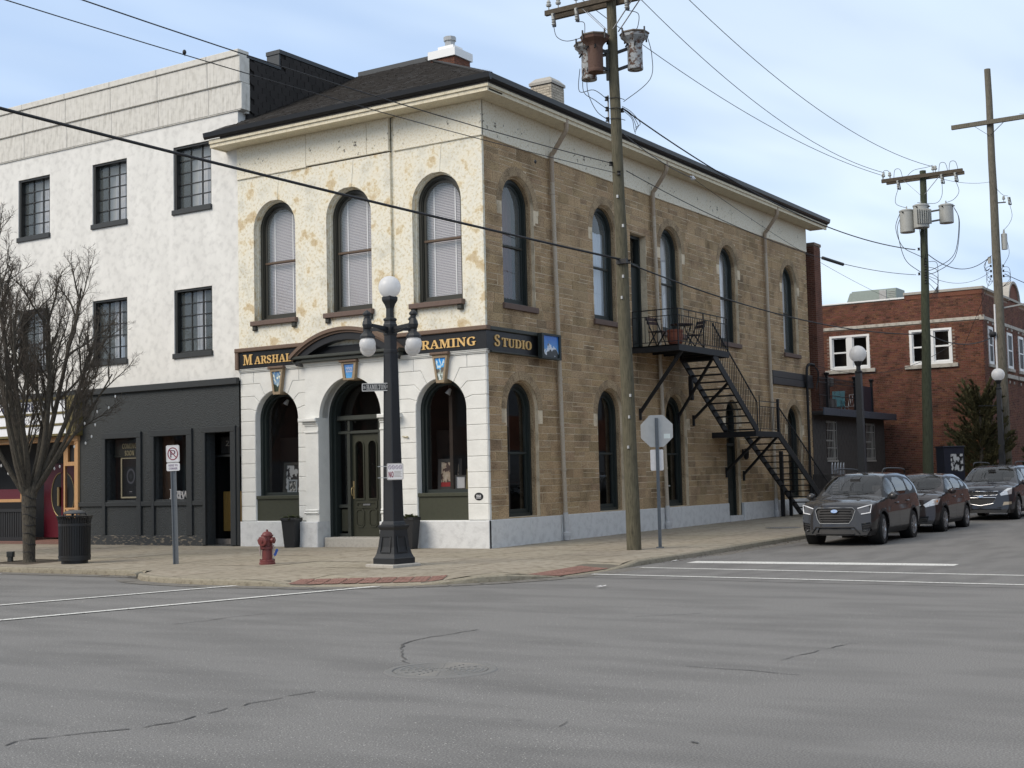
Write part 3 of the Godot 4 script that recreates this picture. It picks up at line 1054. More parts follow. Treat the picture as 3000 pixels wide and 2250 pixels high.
func build_corner_building() -> void:
	var B := thing("corner_building", "two-storey corner building with cream stucco and white front, brown stone side and black hipped roof", "building")
	var holes_u := []
	for c in FC:
		holes_u.push_back(arch(c, 1.53, 6.19, 8.755))
	# upper front in stucco, left part proud of the right, a shallow channel between
	var w := MB.new().at(FRONT)
	wall(w, -8.242, 5.3, -2.85, 10.24, [holes_u[0], holes_u[1]], [FC[0], FC[1]], 0.03, 0.25)
	wall(w, -2.71, 5.3, 0.0, 10.24, [holes_u[2]], [FC[2]], 0.0, 0.22)
	w.face(rect(-2.85, 5.3, -2.71, 11.15), -0.05)
	w.quad(Vector3(-2.85, 5.3, 0.03), Vector3(-2.85, 5.3, -0.05), Vector3(-2.85, 10.24, -0.05), Vector3(-2.85, 10.24, 0.03))
	w.quad(Vector3(-2.71, 5.3, -0.05), Vector3(-2.71, 5.3, 0.0), Vector3(-2.71, 10.24, 0.0), Vector3(-2.71, 10.24, -0.05))
	w.quad(Vector3(0.012, 5.3, 0.0), Vector3(0.012, 5.3, -0.085), Vector3(0.012, 10.24, -0.085), Vector3(0.012, 10.24, 0.0))
	w.quad(Vector3(0.0, 5.3, 0.0), Vector3(0.012, 5.3, 0.0), Vector3(0.012, 10.24, 0.0), Vector3(0.0, 10.24, 0.0))
	w.quad(Vector3(-8.242, 5.3, -0.4), Vector3(-8.242, 5.3, 0.03), Vector3(-8.242, 10.24, 0.03), Vector3(-8.242, 10.24, -0.4))
	obj("stucco_wall", w, M.stucco, B)
	# the frieze: boards of rendered work with open joints
	var fx := [-8.242, -5.68, -3.58, -2.85]
	for i in 3:
		var f := MB.new().at(FRONT)
		f.cbox(Vector3(fx[i] + 0.004, 10.24 + [0.0, 0.03, 0.03][i], -0.02), Vector3(fx[i + 1] - 0.004, 11.15, 0.075), 0.012)
		obj("frieze_panel", f, M.frieze, B)
	var fr := MB.new().at(FRONT)
	fr.cbox(Vector3(-2.71, 10.24, -0.02), Vector3(0.045, 11.15, 0.045), 0.012)
	obj("frieze_panel", fr, M.frieze, B)
	var su := [0.0, 1.78, 3.28, 6.0, 9.2, 13.4, 15.4, 18.6, 22.67]
	for i in su.size() - 1:
		var f := MB.new().at(SIDE)
		f.cbox(Vector3(su[i] + (0.003 if i else -0.02), 10.24 - i * 0.002, -0.02), Vector3(su[i + 1] - 0.003, 11.15, 0.045), 0.010)
		obj("frieze_panel", f, M.frieze, B)
	for c in FC:
		var k := MB.new().at(FRONT)                        # rendered keystone and hood line
		var d: float = 0.03 if c < -3 else 0.0
		k.prism(PackedVector2Array([Vector2(c - 0.13, 9.50), Vector2(c + 0.13, 9.50), Vector2(c + 0.20, 10.22), Vector2(c - 0.20, 10.22)]), d, d + 0.012, 0.006)
		obj("keystone", k, M.stucco, B)
	for i in 3:
		var c: float = FC[i]
		var d: float = -0.20 if i < 2 else -0.22
		# the inner splay of the opening
		var sp := MB.new().at(FRONT)
		sp.band(arcband(c, 1.44, 6.19, 8.755), arcband(c, 1.54, 6.19, 8.755), d, d + 0.09)
		obj("splay", sp, M.stucco, B)
		var win := sash_window(B, FRONT, c, 1.44, 6.19, 8.755, d + 0.0, M.frame_dark, M.sash_brown, 7.82, M.pane)
		blind(win, FRONT, c, 1.44, 6.19, 8.755, d - 0.22)
		var s := MB.new().at(FRONT)
		s.cbox(Vector3(c - 0.83, 6.06, d), Vector3(c + 0.83, 6.19, 0.15), 0.012)
		obj("sill", s, M.sill_brown, B)
		for e in [-0.72, 0.72]:
			var br := MB.new().at(FRONT)
			br.cbox(Vector3(c + e - 0.07, 5.93, 0.0), Vector3(c + e + 0.07, 6.06, 0.11), 0.02)
			obj("sill_bracket", br, M.frame_dark, B)
	# white ground floor: channelled blocks over a backing wall
	var gh := [arch(-6.915, 1.55, 0.69, 3.47), arch(-1.395, 1.55, 0.69, 3.47), arch(-4.26, 2.08, -0.1, 3.42, 24)]
	var bk := MB.new().at(FRONT)
	wall(bk, -8.242, 0.0, 0.0, 5.3, gh, [-6.915, -4.26, -1.395], -0.03, 0.22)
	obj("backing_wall", bk, M.white, B)
	var ys := [0.69, 1.09, 1.48, 1.87, 2.26, 2.655, 3.04, 3.43]
	for g in [[-6.915, -8.242, -5.79], [-1.395, -2.74, 0.0]]:
		for side in [-1.0, 1.0]:
			var c: float = g[0]
			var E: float = absf((g[1] if side < 0 else g[2]) - c)
			var polys := []
			for k in 7:
				polys.push_back([[0.775, ys[k]], [E, ys[k]], [E, ys[k + 1]], [0.775, ys[k + 1]]])
			var arcp := func(deg: float) -> Array: return [cos(deg_to_rad(deg)) * 0.775, 3.47 + sin(deg_to_rad(deg)) * 0.775]
			polys.push_back([[0.775, 3.43], [E, 3.43], [E, 3.775], [0.96, 3.775], arcp.call(18.0), arcp.call(9.0), [0.775, 3.47]])
			polys.push_back([[E, 3.775], [E, 4.125], [0.81, 4.125], arcp.call(38.0), arcp.call(31.0), arcp.call(24.0), arcp.call(18.0), [0.96, 3.775]])
			polys.push_back([[E, 4.125], [E, 4.47], [0.60, 4.47], arcp.call(58.0), arcp.call(51.0), arcp.call(44.0), arcp.call(38.0), [0.81, 4.125]])
			polys.push_back([[E, 4.47], [E, 4.80], [0.83, 4.80], [0.83, 4.47]])
			polys.push_back([[0.83, 4.47], [0.83, 4.80], [0.1, 4.80], arcp.call(83.0), arcp.call(74.0), arcp.call(66.0), arcp.call(58.0), [0.60, 4.47]])
			for q in polys:
				var p := PackedVector2Array()
				for z in q:
					p.push_back(Vector2(c + side * z[0], z[1]))
				var in_ := Geometry2D.offset_polygon(p if not Geometry2D.is_polygon_clockwise(p) else rev(p), -0.004, Geometry2D.JOIN_MITER)
				var b := MB.new().at(FRONT)
				b.prism(in_[0] if in_.size() else p, -0.03, 0.0, 0.012)
				obj("block", b, M.white, B)
	var ret := MB.new().at(SIDE)
	ret.quad(Vector3(0, 0.69, 0.0), Vector3(0.085, 0.69, 0.0), Vector3(0.085, 4.9, 0.0), Vector3(0, 4.9, 0.0))
	for k in 7:
		ret.box(Vector3(0.0, ys[k] + 0.012, 0.0), Vector3(0.085, ys[k + 1] - 0.012, 0.016))
	for y in [[3.442, 3.763], [3.787, 4.113], [4.137, 4.458], [4.482, 4.80]]:
		ret.box(Vector3(0.0, y[0], 0.0), Vector3(0.085, y[1], 0.016))
	obj("corner_return", ret, M.white, B)
	var bs := MB.new().at(FRONT)
	bs.prism(PackedVector2Array([Vector2(-8.242, -0.1), Vector2(-5.92, -0.1), Vector2(-5.92, 0.675), Vector2(-8.242, 0.675)]), -0.03, 0.06, 0.015)
	bs.prism(PackedVector2Array([Vector2(-2.6, -0.1), Vector2(0.035, -0.1), Vector2(0.035, 0.675), Vector2(-2.6, 0.675)]), -0.03, 0.06, 0.015)
	obj("base_course", bs, M.base_paint, B)
	# cornice strip under the signboard
	var co := MB.new().at(FRONT)
	for q in [[4.80, 4.835, 0.03], [4.835, 4.875, 0.06], [4.875, 4.90, 0.085]]:
		co.box(Vector3(-8.242, q[0], -0.03), Vector3(-5.79, q[1], q[2]))
		co.box(Vector3(-2.74, q[0], -0.03), Vector3(q[2], q[1], q[2]))
		co.box(Vector3(0.0, q[0], -0.14), Vector3(q[2], q[1], -0.03))
		co.box(Vector3(-5.79, q[0], 0.0), Vector3(-2.74, q[1], q[2] + 0.10))
	obj("cornice_strip", co, M.white, B)
	build_door_bay(B)
	# shop windows
	for c in [-6.915, -1.395]:
		var pn := MB.new().at(FRONT)
		pn.box(Vector3(c - 0.775, 0.685, -0.24), Vector3(c + 0.775, 1.29, -0.06))
		obj("stall_panel", pn, M.panel_green, B)
		var sl := MB.new().at(FRONT)
		sl.cbox(Vector3(c - 0.79, 1.28, -0.25), Vector3(c + 0.79, 1.375, -0.015), 0.012)
		obj("sill", sl, M.panel_green, B)
		var win := holder("shop_window", B)
		var f := MB.new().at(FRONT)
		f.band(arcband(c, 1.38, 1.37, 3.47), arcband(c, 1.56, 1.37, 3.47), -0.36, -0.20)
		f.band(arcband(c, 1.26, 1.37, 3.47), arcband(c, 1.38, 1.37, 3.47), -0.40, -0.27)
		f.box(Vector3(c - 0.63, 1.37, -0.40), Vector3(c + 0.63, 1.46, -0.275))
		obj("frame", f, M.frame_green, win)
		var p := MB.new().at(FRONT)
		p.face(arch(c, 1.28, 1.44, 3.47), -0.33)
		obj("pane", p, M.pane_dark, win)
		var fl := MB.new().at(FRONT)
		fl.box(Vector3(c - 0.9, 1.30, -1.3), Vector3(c + 0.9, 1.44, -0.41))
		obj("display_shelf", fl, M.cloth if c < -3 else M.cloth, win)
		var bb := MB.new().at(FRONT)
		bb.box(Vector3(c - 1.1, 0.1, -1.42), Vector3(c + 1.1, 3.0, -1.34))
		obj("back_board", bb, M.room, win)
		var sp := MB.new().at(FRONT)                           # a small spotlight under the window head
		sp.lathe([Vector2(0.03, 0.0), Vector2(0.045, 0.03), Vector2(0.075, 0.16), Vector2(0.0, 0.13)], 12, Vector3(c - 0.12, 4.02, -0.62), true, Vector3(-0.4, -0.85, 0.3))
		obj("spotlight", sp, M.cloth, win)
	# ---- the side
	build_side_wall(B)
	build_roof(B)
	# rooms behind the glass
	var rm := MB.new()
	rm.box(Vector3(-8.20, -0.05, -22.6), Vector3(-0.3, 0.02, -0.3))
	rm.box(Vector3(-8.20, 5.2, -22.6), Vector3(-0.3, 5.32, -0.28))
	rm.box(Vector3(-8.242, 0.0, -22.67), Vector3(-8.16, 11.3, -0.24))
	rm.box(Vector3(-8.242, 0.0, -22.67), Vector3(0.0, 11.15, -22.55))
	rm.box(Vector3(-8.15, 11.2, -22.5), Vector3(0.0, 11.25, 0.0))
	rm.box(Vector3(-4.6, 0.0, -22.5), Vector3(-4.5, 11.15, -2.5))
	rm.box(Vector3(-8.15, 0.0, -3.2), Vector3(-4.6, 11.15, -3.1))
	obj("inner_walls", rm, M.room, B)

func rev(p: PackedVector2Array) -> PackedVector2Array:
	var q := p.duplicate()
	q.reverse()
	return q

func build_door_bay(B: Node3D) -> void:
	var c := -4.26
	var w := MB.new().at(FRONT)
	wall(w, -5.79, 0.0, -2.74, 4.80, [arch(c, 2.08, -0.1, 3.42, 24)], [c], 0.10, 0.42)
	for x in [-5.79, -2.74]:
		w.quad(Vector3(x, 0, -0.03), Vector3(x, 0, 0.10), Vector3(x, 4.80, 0.10), Vector3(x, 4.80, -0.03))
	obj("door_surround", w, M.white, B)
	for s in [-1.0, 1.0]:
		var p := MB.new().at(FRONT)
		var bx := func(p: MB, a: float, b: float, y0: float, y1: float, d: float, ch: float) -> void:
			p.cbox(Vector3(c + s * a, y0, -0.25), Vector3(c + s * b, y1, d), ch)
		bx.call(p, 1.036, 1.48, 0.66, 3.03, 0.15, 0.01)
		obj("pilaster", p, M.white, B)
		p = MB.new().at(FRONT)
		bx.call(p, 1.034, 1.54, 0.87, 0.935, 0.20, 0.03)
		bx.call(p, 1.034, 1.52, 0.935, 1.0, 0.185, 0.03)
		obj("pilaster_base", p, M.white, B)
		p = MB.new().at(FRONT)
		bx.call(p, 1.032, 1.66, -0.1, 0.67, 0.235, 0.02)
		obj("plinth", p, M.base_paint, B)
		p = MB.new().at(FRONT)
		bx.call(p, 1.034, 1.51, 3.02, 3.07, 0.18, 0.012)
		bx.call(p, 1.036, 1.48, 3.07, 3.20, 0.15, 0.004)
		bx.call(p, 1.034, 1.50, 3.20, 3.25, 0.18, 0.02)
		bx.call(p, 1.032, 1.56, 3.25, 3.32, 0.22, 0.04)
		bx.call(p, 1.030, 1.65, 3.32, 3.42, 0.28, 0.02)
		obj("capital", p, M.white, B)
	var st := MB.new().at(FRONT)
	st.cbox(Vector3(-5.25, -0.1, -0.7), Vector3(-3.28, 0.25, 0.02), 0.02)
	obj("door_step", st, M.concrete_cap, B)
	# green frame, sidelights, transom, fanlight
	var fr := holder("door_frame", B)
	var f := MB.new().at(FRONT)
	f.band(arcband(c, 1.92, 0.25, 3.42, 24), arcband(c, 2.085, 0.25, 3.42, 24), -0.62, -0.30)
	f.band(arcband(c, 1.80, 0.25, 3.42, 24), arcband(c, 1.92, 0.25, 3.42, 24), -0.62, -0.40)
	obj("jamb", f, M.frame_green, fr)
	f = MB.new().at(FRONT)
	f.cbox(Vector3(c - 0.9, 3.34, -0.62), Vector3(c + 0.9, 3.47, -0.44), 0.02)
	f.cbox(Vector3(c - 0.9, 2.98, -0.62), Vector3(c + 0.9, 3.06, -0.50), 0.01)
	for s in [-1.0, 1.0]:
		f.box(Vector3(c + s * 0.48, 0.25, -0.62), Vector3(c + s * 0.58, 2.98, -0.48))
		f.box(Vector3(c + s * 0.48, 3.06, -0.62), Vector3(c + s * 0.55, 3.34, -0.48))
		f.box(Vector3(c + s * 0.58, 0.25, -0.62), Vector3(c + s * 0.9, 0.33, -0.52))
		f.box(Vector3(c + s * 0.58, 1.02, -0.62), Vector3(c + s * 0.9, 1.10, -0.50))
	obj("transom", f, M.ped_green, fr)
	for s in [-1.0, 1.0]:
		var pn := MB.new().at(FRONT)
		pn.cbox(Vector3(c + s * 0.62, 0.38, -0.62), Vector3(c + s * 0.86, 0.98, -0.545), 0.02)
		obj("sidelight_panel", pn, M.door_green, fr)
		var g := MB.new().at(FRONT)
		g.face(rect(c + s * 0.74 - 0.16, 1.1, c + s * 0.74 + 0.16, 2.98), -0.58)
		obj("pane", g, M.pane_dark, fr)
	for q in [[-0.9, -0.55], [-0.48, 0.48], [0.55, 0.9]]:
		var g := MB.new().at(FRONT)
		g.face(rect(c + q[0], 3.06, c + q[1], 3.34), -0.58)
		obj("pane", g, M.pane_dark, fr)
	var fan := MB.new().at(FRONT)
	fan.face(arch(c, 1.82, 3.46, 3.47, 20), -0.58)
	obj("fanlight", fan, M.pane_dark, fr)
	# the door leaf, its upper panels glazed with rounded heads
	var dr := holder("door", B)
	var ph := []
	for x in [-0.22, 0.22]:
		ph.push_back(arch(c + x, 0.27, 1.25, 2.65, 12))
	var d := MB.new().at(FRONT)
	wall(d, c - 0.48, 0.25, c + 0.48, 2.98, ph, [c - 0.22, c + 0.22], -0.57, 0.06)
	for x in [-0.22, 0.22]:
		d.band(arch(c + x, 0.26, 1.26, 2.65, 12), arch(c + x, 0.33, 1.22, 2.65, 12), -0.59, -0.545, true)
		var o := PackedVector2Array()
		var i2 := PackedVector2Array()
		for q in [[-0.06, -0.23], [0.06, -0.23], [0.115, -0.165], [0.115, 0.165], [0.06, 0.23], [-0.06, 0.23], [-0.115, 0.165], [-0.115, -0.165]]:
			o.push_back(Vector2(c + x + q[0] * 1.25, 0.74 + q[1] * 1.1))
			i2.push_back(Vector2(c + x + q[0], 0.74 + q[1] * 0.92))
		d.band(i2, o, -0.58, -0.548, true)
		d.prism(i2, -0.58, -0.56, 0.02)
	d.band(rect(c - 0.30, 1.05, c + 0.30, 1.13), rect(c - 0.36, 1.0, c + 0.36, 1.18), -0.59, -0.545, true)
	obj("leaf", d, M.door_green, dr)
	for x in [-0.22, 0.22]:
		var g := MB.new().at(FRONT)
		g.face(arch(c + x, 0.28, 1.24, 2.65, 12), -0.60)
		obj("pane", g, M.pane_dark, dr)
	var ls := MB.new().at(FRONT)
	ls.cbox(Vector3(c - 0.12, 1.065, -0.58), Vector3(c + 0.12, 1.115, -0.55), 0.006)
	obj("letter_slot", ls, M.steel, dr)
	var hd := MB.new().at(FRONT)
	hd.cbox(Vector3(c - 0.455, 1.25, -0.575), Vector3(c - 0.405, 1.72, -0.55), 0.006)
	hd.tube(spline([Vector3(c - 0.43, 1.32, -0.56), Vector3(c - 0.43, 1.36, -0.48), Vector3(c - 0.43, 1.52, -0.47), Vector3(c - 0.43, 1.57, -0.56)], 4), 0.014)
	obj("handle", hd, M.brass, dr)
	var bk := MB.new().at(FRONT)
	bk.box(Vector3(c - 1.1, 0.0, -1.9), Vector3(c + 1.1, 4.6, -1.84))
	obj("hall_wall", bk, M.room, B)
	# segmental pediment over the door
	var pd := holder("pediment", B)
	var R := 2.86
	var cy := 5.10 + 0.66 - R
	var arcs := func(r: float, half: float, y: float) -> PackedVector2Array:
		var p := PackedVector2Array()
		var a := acos(clampf(half / r, -1, 1))
		for k in 25:
			var t := lerpf(a, PI - a, k / 24.0)
			p.push_back(Vector2(c + cos(t) * r, cy + sin(t) * r))
		return p
	var e := func(h: float) -> PackedVector2Array: return arcs.call(R - h, 1.86 * (R - h) / R, 0.0)
	var pb := MB.new().at(FRONT)
	pb.band(e.call(0.09), e.call(0.0), -0.02, 0.40)
	pb.band(e.call(0.15), e.call(0.09), -0.02, 0.345)
	obj("arched_cornice", pb, M.brown_paint, pd)
	pb = MB.new().at(FRONT)
	pb.band(e.call(0.33), e.call(0.15), -0.02, 0.30)
	obj("arched_band", pb, M.ped_black, pd)
	var ty := PackedVector2Array([Vector2(c - 1.80, 5.07), Vector2(c + 1.80, 5.07)])
	ty.append_array(e.call(0.16))
	pb = MB.new().at(FRONT)
	pb.face(ty, 0.14)
	obj("tympanum", pb, M.ped_black, pd)
	pb = MB.new().at(FRONT)
	pb.cbox(Vector3(c - 1.80, 4.90, -0.02), Vector3(c + 1.80, 5.0, 0.30), 0.015)
	pb.cbox(Vector3(c - 1.86, 5.0, -0.02), Vector3(c + 1.86, 5.085, 0.37), 0.02)
	obj("pediment_base", pb, M.ped_green, pd)

func build_side_wall(B: Node3D) -> void:
	var L := 22.668
	var holes := []
	var ring := []
	for i in 5:
		holes.push_back(arch(SC[i], 1.53, 6.13, 8.73))
		ring.push_back(arch(SC[i], 1.53 + 0.46, 8.40, 8.73))
	for i in [0, 1, 2, 4]:
		holes.push_back(arch(SC[i], 1.5, 0.72, 3.45))
		ring.push_back(arch(SC[i], 1.5 + 0.46, 3.1, 3.45))
	holes.push_back(arch(15.0, 1.12, 0.2, 3.62))
	ring.push_back(arch(15.0, 1.12 + 0.46, 3.3, 3.62))
	var door := rect(7.88, 5.46, 8.9, 8.93)
	holes.push_back(door)
	var cuts := SC.duplicate()
	cuts.append_array([8.39, 15.0])
	var mb := MB.new().at(SIDE)
	wall(mb, 0.085, 0.2, L, 10.24, holes, cuts, -0.004, 0.26)
	obj("mortar_bed", mb, M.mortar, B)
	# arch stones
	for i in ring.size():
		var h: PackedVector2Array = holes[i] if i < 9 else holes[9]
		var c: float = SC[i] if i < 5 else ([SC[0], SC[1], SC[2], SC[4], 15.0][i - 5])
		var hw: float = 0.765 if i < 5 else (0.75 if i < 9 else 0.56)
		var sp: float = 8.73 if i < 5 else (3.45 if i < 9 else 3.62)
		for k in 9:
			var t0 := PI * k / 9.0 + 0.004
			var t1 := PI * (k + 1) / 9.0 - 0.004
			var p := PackedVector2Array()
			for j in 4:
				var t := lerpf(t0, t1, j / 3.0)
				p.push_back(Vector2(c + cos(t) * (hw + 0.235), sp + sin(t) * (hw + 0.235)))
			for j in 4:
				var t := lerpf(t1, t0, j / 3.0)
				p.push_back(Vector2(c + cos(t) * hw, sp + sin(t) * hw))
			var v := MB.new().at(SIDE)
			var tone := rng.randf_range(0.84, 1.02)
			v.col = Color(tone, tone, tone)
			v.prism(p, -0.012, 0.008, 0.004)
			obj("arch_stone", v, M.trim_stone, B)
		# inner stepped jamb
		var j2 := MB.new().at(SIDE)
		var y0: float = 6.13 if i < 5 else (0.72 if i < 9 else 0.2)
		j2.band(arcband(c, hw * 2 - 0.13, y0, sp), arcband(c, hw * 2 + 0.01, y0, sp), -0.26, -0.10)
		obj("jamb", j2, M.trim_stone, B)
	# the stones
	var stones := []
	var y := 0.69
	var obst := []
	obst.append_array(holes)
	obst.append_array(ring)
	while y < 10.2:
		var h := rng.randf_range(0.17, 0.31)
		if y < 1.2:
			h = rng.randf_range(0.26, 0.34)
		if y + h > 10.10:
			h = 10.24 - y
		var u := 0.085
		while u < L - 0.02:
			var wd := rng.randf_range(0.28, 0.78)
			if h > 0.27:
				wd *= 1.1
			if u + wd > L - 0.25:
				wd = L - u
			var subs := [rect(u, y, u + wd, y + h)]
			var r := rng.randf()
			if h > 0.21 and r < 0.22:
				var s := h * rng.randf_range(0.4, 0.6)
				subs = [rect(u, y, u + wd, y + s), rect(u, y + s, u + wd, y + h)]
			elif h > 0.24 and r < 0.34:
				var s := h * rng.randf_range(0.4, 0.6)
				var t := wd * rng.randf_range(0.4, 0.6)
				subs = [rect(u, y, u + wd, y + s), rect(u, y + s, u + t, y + h), rect(u + t, y + s, u + wd, y + h)]
			stones.append_array(subs)
			u += wd
		y += h
	var made := []
	for s in stones:
		var a: Vector2 = s[0]
		var b: Vector2 = s[2]
		var polys := [s]
		var touched := false
		for o in obst:
			var bb := Rect2(o[0], Vector2.ZERO)
			for q in o:
				bb = bb.expand(q)
			if bb.intersects(Rect2(a, b - a)):
				var np := cut_all(polys, o)
				if np.size() != polys.size() or (np.size() and np[0].size() != 4):
					touched = true
				polys = np
		for p in polys:
			for q in Geometry2D.offset_polygon(p, -rng.randf_range(0.004, 0.010), Geometry2D.JOIN_MITER):
				var area := 0.0
				for k in q.size():
					area += q[k].cross(q[(k + 1) % q.size()]) * 0.5
				if absf(area) < 0.004:
					continue
				var d := Vector3(18.4, 1.7, 27.6).distance_to(Vector3(0, q[0].y, -q[0].x))
				made.push_back([absf(area) / (d * d), q, touched])
	made.sort_custom(func(a, b): return a[0] > b[0])
	var rest := MB.new().at(SIDE)
	for i in made.size():
		var v: MB = rest if i >= 300 else MB.new().at(SIDE)
		var q: PackedVector2Array = made[i][1]
		var tone := rng.randf_range(0.80, 1.12)
		if rng.randf() < 0.12:
			tone *= 0.80
		v.col = Color(tone * rng.randf_range(0.97, 1.03), tone, tone * rng.randf_range(0.93, 1.04))
		var pr := rng.randf_range(0.0, 0.006)
		if not made[i][2]:                                   # slightly uneven corners
			for k in q.size():
				q[k] += Vector2(rng.randf_range(-0.004, 0.004), rng.randf_range(-0.004, 0.004))
		v.prism(q, -0.012, pr, 0.0 if made[i][2] else 0.004)
		if i < 300:
			obj("stone", v, M.stone, B)
	stuff(obj("far_stones", rest, M.stone, B))
	# rendered base along the pavement
	var bs := MB.new().at(SIDE)
	bs.cbox(Vector3(-0.05, -0.15, -0.03), Vector3(1.86, 0.69, 0.035), 0.012)
	bs.cbox(Vector3(1.866, -0.15, -0.03), Vector3(3.40, 0.69, 0.035), 0.012)
	bs.cbox(Vector3(3.44, -0.15, -0.03), Vector3(14.44, 0.70, 0.035), 0.012)
	bs.cbox(Vector3(15.56, -0.15, -0.03), Vector3(L, 0.69, 0.035), 0.012)
	bs.cbox(Vector3(15.56, 0.0, 0.02), Vector3(16.0, 0.68, 0.10), 0.012)
	bs.box(Vector3(14.44, -0.15, -0.27), Vector3(15.56, 0.27, 0.05))
	obj("base_course", bs, M.base_paint, B)
	# windows
	for i in 5:
		var win := sash_window(B, SIDE, SC[i], 1.40, 6.13, 8.73, -0.20, M.frame_green, M.frame_dark, 7.68, M.pane)
		var s := MB.new().at(SIDE)
		s.cbox(Vector3(SC[i] - 0.83, 5.98, -0.26), Vector3(SC[i] + 0.83, 6.13, 0.07), 0.012)
		obj("sill", s, M.sill_brown, B)
		if i == 0:
			obj("curtain", drape(SIDE, SC[0] - 0.55, SC[0] + 0.62, 6.2, 9.3, -0.62, 5, 0.02), M.maroon_drape if M.has("maroon_drape") else M.room_wood, win)
		elif i == 1:
			obj("curtain", drape(SIDE, SC[1] - 0.60, SC[1] + 0.60, 6.2, 8.75, -0.46, 6), M.curtain_blue, win)
		elif i == 2:
			obj("curtain", drape(SIDE, SC[2] - 0.62, SC[2] - 0.05, 7.0, 9.3, -0.46, 4), M.curtain, win)
			obj("curtain", drape(SIDE, SC[2] + 0.05, SC[2] + 0.62, 6.2, 9.3, -0.5, 5), M.curtain, win)
		else:
			obj("curtain", drape(SIDE, SC[i] - 0.62, SC[i] + 0.62, 6.2, 9.4, -0.46, 7), M.curtain, win)
	for i in [0, 1, 2, 4]:
		var win := sash_window(B, SIDE, SC[i], 1.37, 0.72, 3.45, -0.20, M.frame_green, M.frame_green, 2.34, M.pane_dark)
		var bb := MB.new().at(SIDE)
		bb.box(Vector3(SC[i] - 1.0, 0.1, -1.6), Vector3(SC[i] + 1.0, 4.4, -1.5))
		obj("back_board", bb, M.room, win)
		if i == 0:
			obj("curtain", drape(SIDE, SC[0] - 0.15, SC[0] + 0.45, 1.8, 4.0, -0.7, 4, 0.02), M.curtain_dim if M.has("curtain_dim") else M.room_wood, win)
	# door at street level
	var dr := holder("side_door", B)
	var d := MB.new().at(SIDE)
	d.band(arcband(15.0, 0.86, 0.27, 3.62), arcband(15.0, 1.0, 0.27, 3.62), -0.30, -0.16)
	d.box(Vector3(14.5, 2.62, -0.30), Vector3(15.5, 2.72, -0.17))
	obj("frame", d, M.frame_green, dr)
	d = MB.new().at(SIDE)
	d.box(Vector3(14.56, 0.27, -0.30), Vector3(15.44, 2.62, -0.24))
	for p in [[14.62, 0.40, 14.95, 1.1], [15.05, 0.40, 15.38, 1.1], [14.62, 1.25, 15.38, 1.42], [14.62, 1.55, 14.95, 2.5], [15.05, 1.55, 15.38, 2.5]]:
		d.prism(rect(p[0], p[1], p[2], p[3]), -0.245, -0.225, 0.015)
	obj("leaf", d, M.frame_green, dr)
	d = MB.new().at(SIDE)
	d.face(arch(15.0, 0.88, 2.7, 3.62), -0.25)
	obj("fanlight", d, M.pane_dark, dr)
	# upper door to the fire escape
	dr = holder("upper_door", B)
	d = MB.new().at(SIDE)
	d.box(Vector3(7.89, 5.46, -0.36), Vector3(7.98, 8.92, -0.20))
	d.box(Vector3(8.80, 5.46, -0.36), Vector3(8.89, 8.92, -0.20))
	d.box(Vector3(7.98, 8.0, -0.36), Vector3(8.80, 8.08, -0.21))
	d.box(Vector3(7.98, 8.83, -0.36), Vector3(8.80, 8.92, -0.21))
	obj("frame", d, M.frame_green, dr)
	d = MB.new().at(SIDE)
	d.box(Vector3(7.98, 5.46, -0.34), Vector3(8.80, 8.0, -0.28))
	d.prism(rect(8.08, 5.7, 8.7, 6.5), -0.285, -0.265, 0.02)
	obj("leaf", d, M.frame_green, dr)
	d = MB.new().at(SIDE)
	d.face(rect(7.98, 8.08, 8.80, 8.83), -0.3)
	obj("pane", d, M.pane_dark, dr)
	# downspouts
	for q in [[3.22, 3.50, 0.10], [9.25, 9.60, 0.13], [18.22, 18.40, 0.18]]:
		var p := MB.new()
		var zt: float = -q[0]
		var zb: float = -q[1]
		p.tube([Vector3(0.11, 9.6, zt - 0.02), Vector3(0.11, 5.0, lerpf(zt, zb, 0.5)), Vector3(0.11, 0.75, zb)], 0.062, 0.062, 10)
		for y2 in [9.3, 6.9, 4.3, 1.9]:
			p.lathe([Vector2(0.062, -0.03), Vector2(0.075, -0.03), Vector2(0.075, 0.03), Vector2(0.062, 0.03)], 10, Vector3(0.11, y2, lerpf(zt, zb, (9.6 - y2) / 8.9)))
		obj("downspout", p, M.spout, B)
		p = MB.new()
		p.tube(spline([Vector3(0.62, 11.22, zt + 0.04), Vector3(0.62, 11.0, zt + 0.04), Vector3(0.56, 10.86, zt + 0.03), Vector3(0.2, 10.42, zt), Vector3(0.12, 10.28, zt), Vector3(0.11, 9.6, zt - 0.02)], 5), 0.066, 0.064, 10)
		obj("downspout_neck", p, M.copper_brown, B)
		p = MB.new()
		p.tube([Vector3(0.11, 0.76, zb), Vector3(0.12, q[2] + 0.02, zb - 0.03)], 0.07, 0.07, 10)
		p.lathe([Vector2(0.07, 0.0), Vector2(0.115, 0.0), Vector2(0.115, 0.10), Vector2(0.075, 0.12)], 12, Vector3(0.12, q[2] + 0.03, zb - 0.03))
		p.lathe([Vector2(0.0, -0.1), Vector2(0.095, -0.1), Vector2(0.095, 0.0), Vector2(0.0, 0.0)], 12, Vector3(0.12, q[2] + 0.03, zb - 0.03))
		obj("downspout_boot", p, M.spout_white, B)
	# board band towards the back
	var bd := MB.new().at(SIDE)
	bd.cbox(Vector3(18.65, 4.90, -0.01), Vector3(22.80, 5.14, 0.07), 0.008)
	bd.cbox(Vector3(18.65, 5.16, -0.01), Vector3(22.72, 5.40, 0.07), 0.008)
	bd.box(Vector3(18.65, 5.14, -0.01), Vector3(22.74, 5.16, 0.055))
	obj("blank_board", bd, M.ped_black, B)
